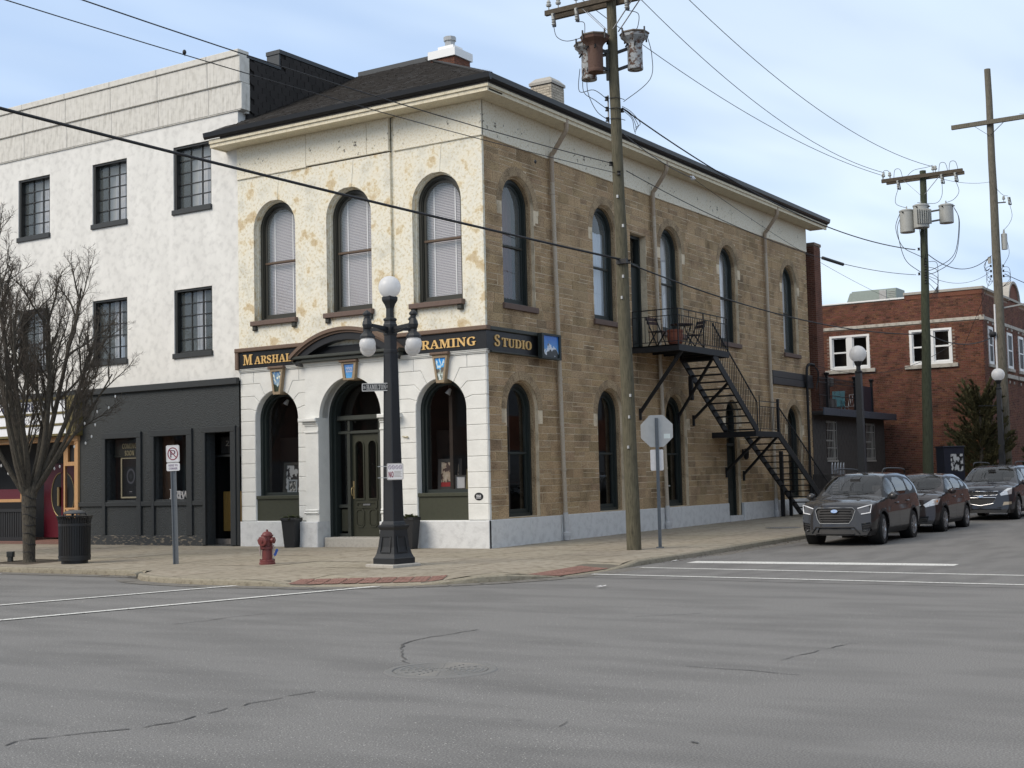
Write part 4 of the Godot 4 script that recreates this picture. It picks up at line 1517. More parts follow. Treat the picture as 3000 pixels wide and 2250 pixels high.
	# conduit with a weatherhead near the back corner
	var cd := MB.new()
	cd.tube(spline([Vector3(0.10, 0.1, -22.0), Vector3(0.10, 3.6, -22.0), Vector3(0.12, 4.8, -21.95), Vector3(0.14, 5.2, -21.9), Vector3(0.14, 5.65, -21.95), Vector3(0.2, 5.8, -22.1), Vector3(0.3, 5.76, -22.3)], 5), 0.055, 0.055, 8)
	obj("conduit", cd, M.iron, B)
	cd = MB.new()
	for k in 3:
		cd.tube(spline([Vector3(0.3, 5.74, -22.3), Vector3(0.38 + 0.03 * k, 5.5, -22.42), Vector3(0.36, 5.2 - 0.05 * k, -22.45), Vector3(0.33, 5.0 - 0.1 * k, -22.38)], 4), 0.012, 0.012, 5)
	obj("service_lead", cd, M.cable, B)

func build_roof(B: Node3D) -> void:
	var s := MB.new()
	s.box(Vector3(-8.66, 11.15, 0.0), Vector3(0.66, 11.19, 0.60))
	s.box(Vector3(0.0, 11.15, 0.0), Vector3(0.60, 11.19, -23.27))
	s.box(Vector3(-8.66, 11.15, 0.0), Vector3(-8.245, 11.19, -0.25))
	obj("soffit", s, M.soffit, B)
	s = MB.new()
	for q in [[11.12, 11.22, 0.66], [11.22, 11.34, 0.70]]:
		s.box(Vector3(-8.68, q[0], 0.60), Vector3(q[2], q[1], q[2]))
		s.box(Vector3(0.60, q[0], 0.60), Vector3(q[2], q[1], -23.30))
		s.box(Vector3(-8.72, q[0], 0.60), Vector3(-8.66, q[1], -0.25))
	obj("fascia", s, M.soffit, B)
	var t := MB.new().at(Transform3D(Basis(Vector3(1, 0, 0), Vector3(0, 1, 0), Vector3(0, 0, -1)), Vector3.ZERO))
	t.prism(PackedVector2Array([Vector2(0.70, 11.36), Vector2(0.75, 11.34), Vector2(0.80, 11.40), Vector2(0.82, 11.52), Vector2(0.70, 11.52)]), -0.70, 23.34, 0.0, true)
	t.xf = Transform3D(Basis(Vector3(0, 0, 1), Vector3(0, 1, 0), Vector3(-1, 0, 0)), Vector3.ZERO)
	t.prism(PackedVector2Array([Vector2(0.70, 11.36), Vector2(0.75, 11.34), Vector2(0.80, 11.40), Vector2(0.82, 11.52), Vector2(0.70, 11.52)]), -0.815, 8.80, 0.0, true)
	obj("gutter", t, M.gutter, B)
	var r := MB.new()
	var e := 0.80
	var A := Vector3(-8.80, 11.50, e)
	var Bp := Vector3(e, 11.50, e)
	var C := Vector3(e, 11.50, -23.4)
	var D := Vector3(-5.45, 14.52, -5.4)
	var Dl := Vector3(-8.24, 14.52, -5.4)
	var E := Vector3(-5.45, 14.52, -17.2)
	r.quad(A, Bp, D, Dl)
	r.quad(Bp, C, E, D)
	r.quad(C, Vector3(-8.24, 11.5, -23.4), Vector3(-8.24, 14.52, -17.2), E)
	r.quad(D, E, Vector3(-8.24, 14.52, -17.2), Dl)
	r.box(Vector3(-8.24, 11.30, -23.3), Vector3(0.72, 11.495, 0.72))
	obj("roof", r, M.roof, B)
	# shingles laid in courses on the street slope
	var sh := MB.new()
	var slope := (D - Bp)
	var rows := 42
	for i in rows:
		var f0 := float(i) / rows
		var f1 := float(i + 1.15) / rows
		var y0 := lerpf(11.5, 14.52, f0) + 0.028
		var y1 := lerpf(11.5, 14.52, f1) + 0.010
		var z0 := lerpf(e, -5.4, f0)
		var z1 := lerpf(e, -5.4, f1)
		var xr := lerpf(e, -5.45, f0)
		var x := -8.22 + rng.randf_range(-0.2, 0.0)
		if i == 0:
			x = -8.78
		while x < xr:
			var wd := rng.randf_range(0.22, 0.34)
			var x1 := minf(x + wd - 0.006, xr)
			var k := rng.randf_range(-0.006, 0.010)
			var tone := rng.randf_range(0.6, 1.5)
			sh.col = Color(tone, tone * 0.97, tone * 0.94)
			var xa := maxf(x, -8.22 if i else -8.78)
			if x1 > xa + 0.02:
				sh.quad(Vector3(xa, y0 + k, z0), Vector3(x1, y0 + k, z0), Vector3(x1, y1, z1), Vector3(xa, y1, z1))
				sh.quad(Vector3(xa, y0 - 0.03, z0), Vector3(x1, y0 - 0.03, z0), Vector3(x1, y0 + k, z0), Vector3(xa, y0 + k, z0))
			x += wd
	stuff(obj("shingles", sh, M.roof, B))
	var fl := MB.new()
	fl.box(Vector3(-8.2, 14.47, -5.55), Vector3(-5.40, 14.66, -5.36))
	fl.box(Vector3(-5.52, 14.47, -5.55), Vector3(-5.38, 14.655, -17.2))
	obj("ridge_flashing", fl, M.flashing, B)
	var hip := MB.new()
	hip.beam(Bp + Vector3(-0.05, 0.02, -0.05), D + Vector3(0, 0.05, 0), 0.22, 0.03)
	obj("hip_cap", hip, M.roof, B)
	# chimneys
	var ch := holder("red_chimney", B)
	brick_box(ch, Vector3(-4.72, 13.0, -5.30), Vector3(-3.86, 14.16, -4.48), M.red_brick, M.brick_mortar)
	var cp := MB.new()
	cp.box(Vector3(-4.78, 14.16, -5.36), Vector3(-3.80, 14.40, -4.42))
	cp.box(Vector3(-4.55, 14.40, -5.12), Vector3(-4.0, 14.56, -4.62))
	obj("chimney_cap", cp, M.vinyl, ch)
	cp = MB.new()
	cp.lathe([Vector2(0.15, 14.56), Vector2(0.15, 14.76), Vector2(0.19, 14.76), Vector2(0.19, 14.88), Vector2(0.0, 14.90)], 8, Vector3(-4.28, 0, -4.87), false)
	obj("flue", cp, M.alum, ch)
	ch = holder("pale_chimney", B)
	brick_box(ch, Vector3(-1.70, 11.9, -5.92), Vector3(-1.0, 13.02, -5.2), M.white_brick, M.grey_mortar)
	cp = MB.new()
	cp.xf = Transform3D(Basis(Vector3(1, 0, 0), Vector3(0, 0, -1), Vector3(0, 1, 0)), Vector3(0, 0, 0))
	cp.prism(rect(-1.735, 5.165, -0.965, 5.955), 13.0, 13.22, 0.14)
	obj("chimney_cap", cp, M.concrete_cap, ch)

func brick_box(root: Node3D, p: Vector3, q: Vector3, m: Material, mortar: Material) -> void:    # a brick stack: four faces of laid bricks over a mortar core
	var core := MB.new()
	core.box(p + Vector3(0.008, 0, 0.008), q - Vector3(0.008, 0.008, 0.008))
	obj("mortar", core, mortar, root)
	var b := MB.new()
	var rows := int((q.y - p.y) / 0.077)
	for r in rows:
		var y := p.y + r * 0.077
		for f in 2:
			var a0 := p.z if f == 0 else p.x
			var a1 := q.z if f == 0 else q.x
			var a := a0 - (0.105 if r % 2 else 0.0)
			while a < a1:
				var s := maxf(a, a0)
				var e := minf(a + 0.203, a1)
				if e > s + 0.03:
					var t := rng.randf_range(0.75, 1.1)
					b.col = Color(t, t, t)
					var j := rng.randf_range(-0.002, 0.002)
					if f == 0:
						b.box(Vector3(q.x - 0.02, y, s), Vector3(q.x + j, y + 0.065, e))
						b.box(Vector3(p.x - j, y, s), Vector3(p.x + 0.02, y + 0.065, e))
					else:
						b.box(Vector3(s, y, q.z - 0.02), Vector3(e, y + 0.065, q.z + j))
						b.box(Vector3(s, y, p.z - j), Vector3(e, y + 0.065, p.z + 0.02))
				a += 0.213
	stuff(obj("bricks", b, m, root))

# ---------------------------------------------------------------- the white theatre block on the left
func build_theatre() -> void:
	var B := thing("theatre_building", "three-storey white rendered theatre block with black steel windows, panelled parapet and charcoal shopfront", "building")
	var wx := [-17.085, -13.57, -10.065]
	var holes := []
	for x in wx:
		holes.push_back(rect(x - 0.765, 9.60, x + 0.765, 11.58))
		holes.push_back(rect(x - 0.765, 5.40, x + 0.765, 7.37))
	var w := MB.new().at(FRONT)
	wall(w, -26.0, 4.6, -8.242, 12.27, holes, wx, 0.0, 0.26)
	wall(w, -26.0, 4.6, -15.05, 4.6, [], [], 0.0, 0.1)
	w.quad(Vector3(-8.242, 4.6, 0), Vector3(-8.242, 4.6, -0.3), Vector3(-8.242, 12.27, -0.3), Vector3(-8.242, 12.27, 0))
	obj("render_wall", w, M.white_wall, B)
	var body := MB.new()
	body.box(Vector3(-26.0, 0.0, -24.0), Vector3(-8.26, 0.02, -0.3))
	body.box(Vector3(-26.0, 0.0, -24.0), Vector3(-25.9, 13.7, -0.02))
	body.box(Vector3(-26.0, 0.0, -24.0), Vector3(-8.26, 13.7, -23.9))
	body.box(Vector3(-26.0, 13.4, -23.9), Vector3(-8.26, 13.5, -0.02))
	body.box(Vector3(-8.30, 0.0, -23.9), Vector3(-8.255, 13.5, -0.3))
	body.box(Vector3(-25.9, 4.55, -23.9), Vector3(-8.3, 4.62, -0.28))
	body.box(Vector3(-25.9, 0.0, -3.2), Vector3(-8.3, 13.4, -3.1))
	obj("inner_walls", body, M.room, B)
	# parapet rows of panels, each row a little further out
	var jx := [-26.0, -23.65, -21.6, -19.55, -17.5, -15.46, -13.41, -11.38, -9.33, -8.03]
	for i in jx.size() - 1:
		for r in [[12.27, 13.035, 0.055, -8.03], [13.055, 13.79, 0.11, -8.05], [13.80, 13.98, 0.155, -8.07]]:
			var p := MB.new().at(FRONT)
			var x1: float = minf(jx[i + 1] - 0.006, r[3])
			p.cbox(Vector3(jx[i] + 0.006, r[0], -0.28), Vector3(x1, r[1], r[2]), 0.012)
			obj("parapet_panel" if r[2] < 0.15 else "coping", p, M.panel, B)
	var pk := MB.new()
	pk.box(Vector3(-26, 12.2, -0.30), Vector3(-8.09, 13.90, -0.2))
	pk.box(Vector3(-26, 12.25, -0.2), Vector3(-8.1, 13.85, 0.04))
	obj("parapet_core", pk, M.panel, B)
	# the party parapet above the neighbour's roof, hung with scalloped shingles
	var pp := MB.new()
	pp.box(Vector3(-8.56, 11.2, -1.60), Vector3(-8.12, 13.80, -0.30))
	pp.box(Vector3(-8.56, 11.2, -15.0), Vector3(-8.121, 14.28, -1.60))
	obj("party_wall", pp, M.shingle, B)
	pp = MB.new()
	pp.box(Vector3(-8.60, 13.80, -1.62), Vector3(-8.06, 13.87, -0.20))
	pp.box(Vector3(-8.60, 14.28, -15.0), Vector3(-8.06, 14.40, -1.56))
	pp.box(Vector3(-8.585, 13.82, -1.64), Vector3(-8.10, 14.28, -1.585))
	obj("flashing", pp, M.flashing, B)
	var row := 0
	var y := 11.42
	while y < 14.2:
		var z := -0.32 - (0.17 if row % 2 else 0.0)
		while z > -6.4:
			var top := 13.78 if z > -1.6 else 14.26
			var low := 11.5 + 0.49 * (0.8 - z) - 0.25
			if y < top and y > low - 0.3:
				var s := MB.new()
				var wd := 0.335
				var t := rng.randf_range(0.75, 1.35)
				s.col = Color(t, t, t)
				var yt := minf(y + 0.26, top)
				var d := rng.randf_range(0.0, 0.006)
				# scallop: one lower corner cut on a slant
				s.xf = Transform3D(Basis(Vector3(0, 0, -1), Vector3(0, 1, 0), Vector3(1, 0, 0)), Vector3(-8.105 + d, 0, 0))
				s.prism(PackedVector2Array([Vector2(-z + 0.01, y + 0.07), Vector2(-z + 0.10, y), Vector2(-z + wd - 0.01, y), Vector2(-z + wd - 0.01, yt), Vector2(-z + 0.01, yt)]), -0.016, 0.030, 0.004)
				# the course overlaps the one below
				obj("shingle", s, M.shingle, B)
			z -= 0.335
		y += 0.205
		row += 1
	# windows
	for i in 3:
		for up in 2:
			var y0: float = 9.74 if up == 1 else 5.54
			var y1: float = 11.58 if up == 1 else 7.37
			var x: float = wx[i]
			var win := holder("window", B)
			var f := MB.new().at(FRONT)
			f.box(Vector3(x - 0.77, y0 - 0.15, -0.25), Vector3(x - 0.68, y1, -0.04))
			f.box(Vector3(x + 0.70, y0 - 0.15, -0.25), Vector3(x + 0.77, y1, -0.04))
			f.box(Vector3(x - 0.68, y1 - 0.06, -0.25), Vector3(x + 0.70, y1, -0.04))
			f.box(Vector3(x - 0.68, y0 - 0.02, -0.25), Vector3(x + 0.70, y0 + 0.04, -0.12))
			obj("frame", f, M.black_win, win)
			var s := MB.new().at(FRONT)
			s.cbox(Vector3(x - 0.80, y0 - 0.17, -0.24), Vector3(x + 0.79, y0 - 0.025, 0.06), 0.01)
			obj("sill", s, M.dark_trim, win)
			var b := MB.new().at(FRONT)
			var px := [-0.68, -0.22, 0.24, 0.70]
			for k in [1, 2]:
				b.box(Vector3(x + px[k] - 0.016, y0 + 0.04, -0.21), Vector3(x + px[k] + 0.016, y1 - 0.06, -0.165))
			var ph := (y1 - 0.06 - y0 - 0.04) / 5.0
			for k in range(1, 5):
				b.box(Vector3(x - 0.68, y0 + 0.04 + ph * k - 0.014, -0.209), Vector3(x + 0.70, y0 + 0.04 + ph * k + 0.014, -0.166))
			obj("glazing_bars", b, M.black_win, win)
			for k in 3:
				for l in 5:
					var g := MB.new().at(FRONT)
					var tilt := rng.randf_range(-0.004, 0.004)
					g.quad(Vector3(x + px[k] + 0.012, y0 + 0.05 + ph * l, -0.19 + tilt), Vector3(x + px[k + 1] - 0.012, y0 + 0.05 + ph * l, -0.19 - tilt), Vector3(x + px[k + 1] - 0.012, y0 + 0.03 + ph * (l + 1), -0.19 - tilt), Vector3(x + px[k] + 0.012, y0 + 0.03 + ph * (l + 1), -0.19 + tilt))
					obj("pane", g, M.pane, win)
			if up == 1:
				obj("curtain", drape(FRONT, x - 0.14, x + 0.68, y0, y1 - 0.3, -0.40, 7, 0.025), M.curtain, win)
				var bl := MB.new().at(FRONT)
				bl.box(Vector3(x - 0.68, y0, -0.64), Vector3(x - 0.06, y1, -0.62))
				bl.box(Vector3(x - 0.06, y1 - 0.35, -0.46), Vector3(x + 0.7, y1, -0.44))
				obj("roller_blind", bl, M.cloth, win)
			else:
				obj("curtain", drape(FRONT, x - 0.22, x + 0.10, y0, y1, -0.42, 3, 0.03), M.curtain, win)
				if i == 1:
					obj("curtain", drape(FRONT, x + 0.0, x + 0.2, y0, y0 + 0.7, -0.38, 2, 0.03), M.curtain_blue, win)
	# ---- charcoal shopfront
	var sh := MB.new().at(FRONT)
	wall(sh, -15.04, 0.0, -8.246, 4.67, [rect(-13.68, 1.32, -12.34, 3.15), rect(-11.60, 1.32, -10.28, 3.15), rect(-9.53, 0.02, -8.56, 3.18)], [-13.0, -10.9, -9.05], 0.045, 0.34)
	obj("shopfront_wall", sh, M.dark_store, B)
	var tr := holder("shopfront_trim", B)
	var bar := func(x0: float, y0: float, x1: float, y1: float, d: float) -> void:
		var b := MB.new().at(FRONT)
		b.cbox(Vector3(x0, y0, 0.03), Vector3(x1, y1, d), 0.008)
		obj("trim_board", b, M.dark_trim, tr)
	bar.call(-26.0, 4.50, -8.25, 4.68, 0.15)
	for q in [[-13.82, -12.15, 3.15, 3.32], [-11.72, -10.06, 3.15, 3.33], [-9.64, -8.36, 3.18, 3.34]]:
		bar.call(q[0], q[2], q[1], q[3], 0.115)
	for q in [[-13.82, -13.68], [-12.34, -12.15], [-11.72, -11.60], [-10.28, -10.06]]:
		bar.call(q[0], 0.29, q[1], 3.15, 0.11)
	for q in [[-9.64, -9.53], [-8.56, -8.36]]:
		bar.call(q[0], 0.02, q[1], 3.18, 0.11)
	bar.call(-8.36, 0.02, -8.25, 3.3, 0.075)
	for q in [[-15.03, -13.82], [-13.68, -12.34], [-12.15, -11.72], [-11.60, -10.28], [-10.06, -9.64]]:
		bar.call(q[0], 1.14, q[1], 1.27, 0.10)
	var pl := MB.new().at(FRONT)
	pl.cbox(Vector3(-15.03, -0.05, 0.03), Vector3(-9.64, 0.285, 0.10), 0.01)
	obj("plinth_board", pl, M.plinth_scuffed, B)
	# first window: a poster case
	var w1 := holder("poster_window", B)
	var c := MB.new().at(FRONT)
	c.box(Vector3(-13.70, 1.30, -0.36), Vector3(-12.32, 3.2, -0.30))
	obj("case_back", c, M.black, w1)
	c = MB.new().at(FRONT)
	c.cbox(Vector3(-13.66, 2.64, -0.30), Vector3(-12.34, 3.13, -0.22), 0.01)
	c.box(Vector3(-13.66, 2.60, -0.30), Vector3(-12.34, 2.64, -0.19))
	obj("header_panel", c, M.frame_green, w1)
	for q in [["COMING", 2.925, 0.62], ["SOON", 2.71, 0.40]]:
		put_text(q[0], 0.15, 0.012, FONT.bold, M.brass_paint, Transform3D(Basis.IDENTITY, Vector3(-12.97, q[1], -0.21)), w1, "lettering", q[2])
	c = MB.new().at(FRONT)
	c.face(rect(-13.68, 1.32, -12.34, 3.15), -0.10)
	obj("pane", c, M.pane_dark, w1)
	var po := thing("film_poster", "framed dark film poster with a pale round blur, under the coming soon lettering", "poster", Vector3(-12.97, 1.37, -0.26))
	c = MB.new()
	c.band(rect(-0.36, 0.045, 0.36, 1.175), rect(-0.40, 0.0, 0.40, 1.22), -0.02, 0.03, true)
	obj("frame", c, M.cream_frame, po)
	c = MB.new()
	c.quad_uv(Vector3(-0.36, 0.045, 0.004), Vector3(0.36, 0.045, 0.004), Vector3(0.36, 1.175, 0.004), Vector3(-0.36, 1.175, 0.004))
	obj("print", c, image_mat("poster_print", poster_image(), 0.4), po)
	# second window: plywood and cut-out letters
	var w2 := holder("bar_window", B)
	c = MB.new().at(FRONT)
	c.box(Vector3(-11.62, 1.30, -0.36), Vector3(-11.12, 3.2, -0.24))
	obj("wood_board", c, M.plywood, w2)
	c = MB.new().at(FRONT)
	c.box(Vector3(-11.12, 1.30, -0.60), Vector3(-10.26, 3.2, -0.56))
	c.box(Vector3(-11.62, 1.24, -0.60), Vector3(-10.26, 1.31, -0.30))
	obj("window_back", c, M.frame_green, w2)
	c = MB.new().at(FRONT)
	c.face(rect(-11.60, 1.32, -10.28, 3.15), -0.10)
	obj("pane", c, M.pane_dark, w2)
	var bw := thing("brew_letters", "white cut-out letters spelling BREW on the second shop window's ledge", "letters", Vector3(-10.86, 1.315, -0.16))
	var bx := -0.235
	for ch in "BREW":
		var t := put_text(ch, 0.30 if ch == "B" else 0.24, 0.03, FONT.serif, M.sign_white, Transform3D(Basis.IDENTITY, Vector3(bx, 0.155 if ch == "B" else 0.125, 0)), bw, "letter")
		bx += 0.17
	# doorway with open door
	var dw := holder("doorway", B)
	c = MB.new().at(FRONT)
	c.box(Vector3(-10.1, 2.50, -0.62), Vector3(-8.5, 2.56, -0.46))
	c.box(Vector3(-10.02, 0.0, -0.62), Vector3(-9.90, 3.2, -0.40))
	obj("frame", c, M.dark_trim, dw)
	c = MB.new().at(FRONT)
	c.box(Vector3(-9.90, 0.15, -1.5), Vector3(-9.70, 2.5, -0.60))
	c.box(Vector3(-9.9, 0.0, -2.2), Vector3(-8.3, 3.4, -2.1))
	obj("passage", c, M.black, dw)
	c = MB.new().at(FRONT)
	c.face(rect(-10.0, 2.56, -8.5, 3.2), -0.56)
	obj("transom_pane", c, M.pane_dark, dw)
	c = MB.new().at(FRONT)
	c.box(Vector3(-9.62, 2.60, -0.66), Vector3(-8.50, 3.08, -0.62))
	obj("transom_board", c, M.room_grey, dw)
	put_text("220", 0.15, 0.012, FONT.plain, M.sign_grey, Transform3D(Basis.IDENTITY, Vector3(-9.14, 2.88, -0.545)), dw, "house_number", 0.42)
	for k in 14:
		c = MB.new().at(FRONT)
		var xx := -9.62 + k * 0.072
		c.prism(PackedVector2Array([Vector2(xx, 0.38), Vector2(xx + 0.068, 0.38), Vector2(xx + 0.068, 1.51), Vector2(xx, 1.51)]), -0.72, -0.69, 0.014)
		obj("slat", c, M.mustard, dw)
	for k in 8:
		c = MB.new().at(FRONT)
		c.cbox(Vector3(-10.0 + k * 0.19, 0.0, -0.6), Vector3(-10.0 + k * 0.19 + 0.183, 0.17, -0.50), 0.004)
		obj("tile", c, M.tile, dw)
	# ---- theatre entrance under the marquee
	var en := holder("entrance", B)
	c = MB.new().at(FRONT)
	c.box(Vector3(-26, 0.02, -2.4), Vector3(-15.0, 4.6, -2.3))
	c.box(Vector3(-15.05, 0.02, -2.4), Vector3(-14.95, 4.6, -0.35))
	c.box(Vector3(-26, 3.25, -2.3), Vector3(-15.05, 3.30, 0.0))
	obj("recess_wall", c, M.black, en)
	c = MB.new()
	c.quad(Vector3(-26, 0.005, 0.05), Vector3(-15.0, 0.005, 0.05), Vector3(-15.0, 0.09, -2.3), Vector3(-26, 0.09, -2.3))
	obj("entrance_floor", c, M.red_paver, en)
	c = MB.new().at(FRONT)
	c.cbox(Vector3(-15.045, 0.02, -0.10), Vector3(-14.875, 3.14, 0.12), 0.01)
	c.cbox(Vector3(-26, 3.14, -0.10), Vector3(-14.86, 3.30, 0.14), 0.01)
	obj("orange_post", c, M.orange_wood, en)
	c = MB.new().at(FRONT)                                    # ticket booth
	c.box(Vector3(-15.92, 2.40, -0.34), Vector3(-15.05, 2.52, -0.20))
	c.box(Vector3(-15.92, 3.04, -0.34), Vector3(-15.05, 3.14, -0.20))
	c.box(Vector3(-15.92, 2.52, -0.34), Vector3(-15.72, 3.04, -0.20))
	c.box(Vector3(-16.02, 0.9, -0.36), Vector3(-15.95, 2.5, -0.28))
	c.box(Vector3(-15.75, 1.06, -0.60), Vector3(-15.05, 1.11, -0.08))
	c.box(Vector3(-15.85, 0.1, -0.34), Vector3(-15.05, 1.06, -0.24))
	obj("ticket_booth", c, M.orange_wood, en)
	c = MB.new().at(FRONT)
	c.box(Vector3(-15.72, 2.52, -0.30), Vector3(-15.05, 3.04, -0.27))
	c.prism(rect(-15.62, 0.35, -15.15, 0.92), -0.26, -0.225, 0.02)
	obj("booth_panel", c, M.black, en)
	c = MB.new().at(FRONT)
	c.face(rect(-15.95, 1.11, -15.05, 2.40), -0.28)
	obj("pane", c, M.pane_dark, en)
	c = MB.new().at(FRONT)
	c.box(Vector3(-15.42, 1.86, -0.275), Vector3(-15.10, 2.02, -0.265))
	c.lathe([Vector2(0.0, 0.0), Vector2(0.07, 0.0), Vector2(0.07, 0.012), Vector2(0.0, 0.012)], 14, Vector3(-15.25, 1.52, -0.275), true, Vector3(0, 0, 1))
	obj("booth_notice", c, M.sign_white, en)
	var dr := holder("red_door", B)
	for q in [[-18.56, -17.62], [-17.58, -16.66]]:
		var d := MB.new().at(FRONT)
		var cx: float = -17.60
		d.prism(rect(q[0], 0.12, q[1], 2.52), -1.62, -1.55, 0.01)
		obj("leaf", d, M.maroon, dr)
	for s in [-1.0, 1.0]:
		var h := PackedVector2Array()
		for k in 13:
			var t := PI * k / 12.0 - PI / 2
			h.push_back(Vector2(-17.60 + s * (0.10 + cos(t) * 0.46), 1.50 + sin(t) * 0.72))
		var d := MB.new().at(FRONT)
		d.prism(h, -1.56, -1.545)
		obj("half_moon_pane", d, M.black, dr)
		d = MB.new()
		var pts := []
		for p in h:
			pts.push_back(Vector3(p.x, p.y, -1.54))
		d.tube(pts, 0.018, 0.018, 6)
		d.tube([Vector3(-17.60 + s * 0.16, 1.15, -1.5), Vector3(-17.60 + s * 0.16, 1.75, -1.5)], 0.05, 0.05, 8)
		obj("door_pull", d, M.brass, dr)
	# black panelled wall and display case left of the door
	c = MB.new().at(FRONT)
	for k in 26:
		c.box(Vector3(-21.6 + k * 0.115, 0.15, -0.98), Vector3(-21.6 + k * 0.115 + 0.085, 0.98, -0.90))
	c.box(Vector3(-21.7, 0.98, -1.0), Vector3(-18.6, 1.08, -0.86))
	c.box(Vector3(-21.7, 0.02, -1.0), Vector3(-18.6, 0.16, -0.86))
	obj("black_wainscot", c, M.black, en)
	c = MB.new().at(FRONT)
	c.box(Vector3(-21.7, 1.30, -1.0), Vector3(-18.72, 1.40, -0.84))
	c.box(Vector3(-18.82, 1.30, -1.0), Vector3(-18.72, 2.2, -0.84))
	obj("display_frame", c, M.orange_wood, en)
	c = MB.new().at(FRONT)
	c.box(Vector3(-21.7, 1.40, -1.0), Vector3(-18.82, 1.72, -0.92))
	obj("display_panel", c, M.maroon, en)
	# the marquee board
	var mq := thing("marquee_board", "white theatre letter board with dark capitals in an olive frame above the entrance", "sign board", Vector3(-18.0, 3.30, 0.0))
	c = MB.new().at(Transform3D(Basis.IDENTITY, Vector3(18.0, -3.30, 0)))
	c.box(Vector3(-26, 3.30, 0.0), Vector3(-15.16, 4.42, 0.30))
	obj("letter_board", c, M.board_white, mq)
	c = MB.new().at(Transform3D(Basis.IDENTITY, Vector3(18.0, -3.30, 0)))
	c.cbox(Vector3(-15.16, 3.302, 0.0), Vector3(-14.74, 4.52, 0.34), 0.01)
	c.cbox(Vector3(-26, 4.42, 0.0), Vector3(-15.16, 4.50, 0.36), 0.01)
	c.cbox(Vector3(-26, 3.30, 0.02), Vector3(-15.16, 3.38, 0.40), 0.01)
	c.cbox(Vector3(-26, 3.98, 0.28), Vector3(-15.16, 4.055, 0.33), 0.01)
	c.cbox(Vector3(-26, 3.63, 0.28), Vector3(-15.16, 3.70, 0.33), 0.01)
	obj("frame", c, M.olive, mq)
	for q in [["THEATRE", 4.24, 1.62, -17.45], ["EKTI", 3.845, 0.95, -17.55], ["NI", 3.505, 0.34, -17.32]]:
		put_text(q[0], 0.26, 0.02, FONT.bold, M.ink_blue, Transform3D(Basis.IDENTITY, Vector3(q[3] + 18.0, q[1] - 3.30, 0.31)), mq, "lettering", q[2])

func poster_image() -> Image:       # a plain dark print: a pale blurred disc over near black, a short block of small type
	var im := Image.create(128, 200, false, Image.FORMAT_RGB8)
	for y in 200:
		for x in 128:
			var k := Vector2((x - 64) / 34.0, (y - 92) / 44.0).length()
			var v := 0.05 + 0.28 * smoothstep(1.0, 0.86, k) * smoothstep(0.55, 0.8, k) + 0.13 * smoothstep(0.6, 0.1, k)
			im.set_pixel(x, y, Color(v, v * 1.02, v * 1.12))
	im.fill_rect(Rect2i(54, 172, 20, 4), Color(0.6, 0.6, 0.62))
	im.fill_rect(Rect2i(48, 181, 32, 2), Color(0.3, 0.3, 0.32))
	return im

func image_mat(called: String, im: Image, rough := 0.5) -> StandardMaterial3D:
	var m := StandardMaterial3D.new()
	m.resource_name = called
	m.albedo_texture = ImageTexture.create_from_image(im)
	m.roughness = rough
	M[called] = m
	return m

var FONT := {}

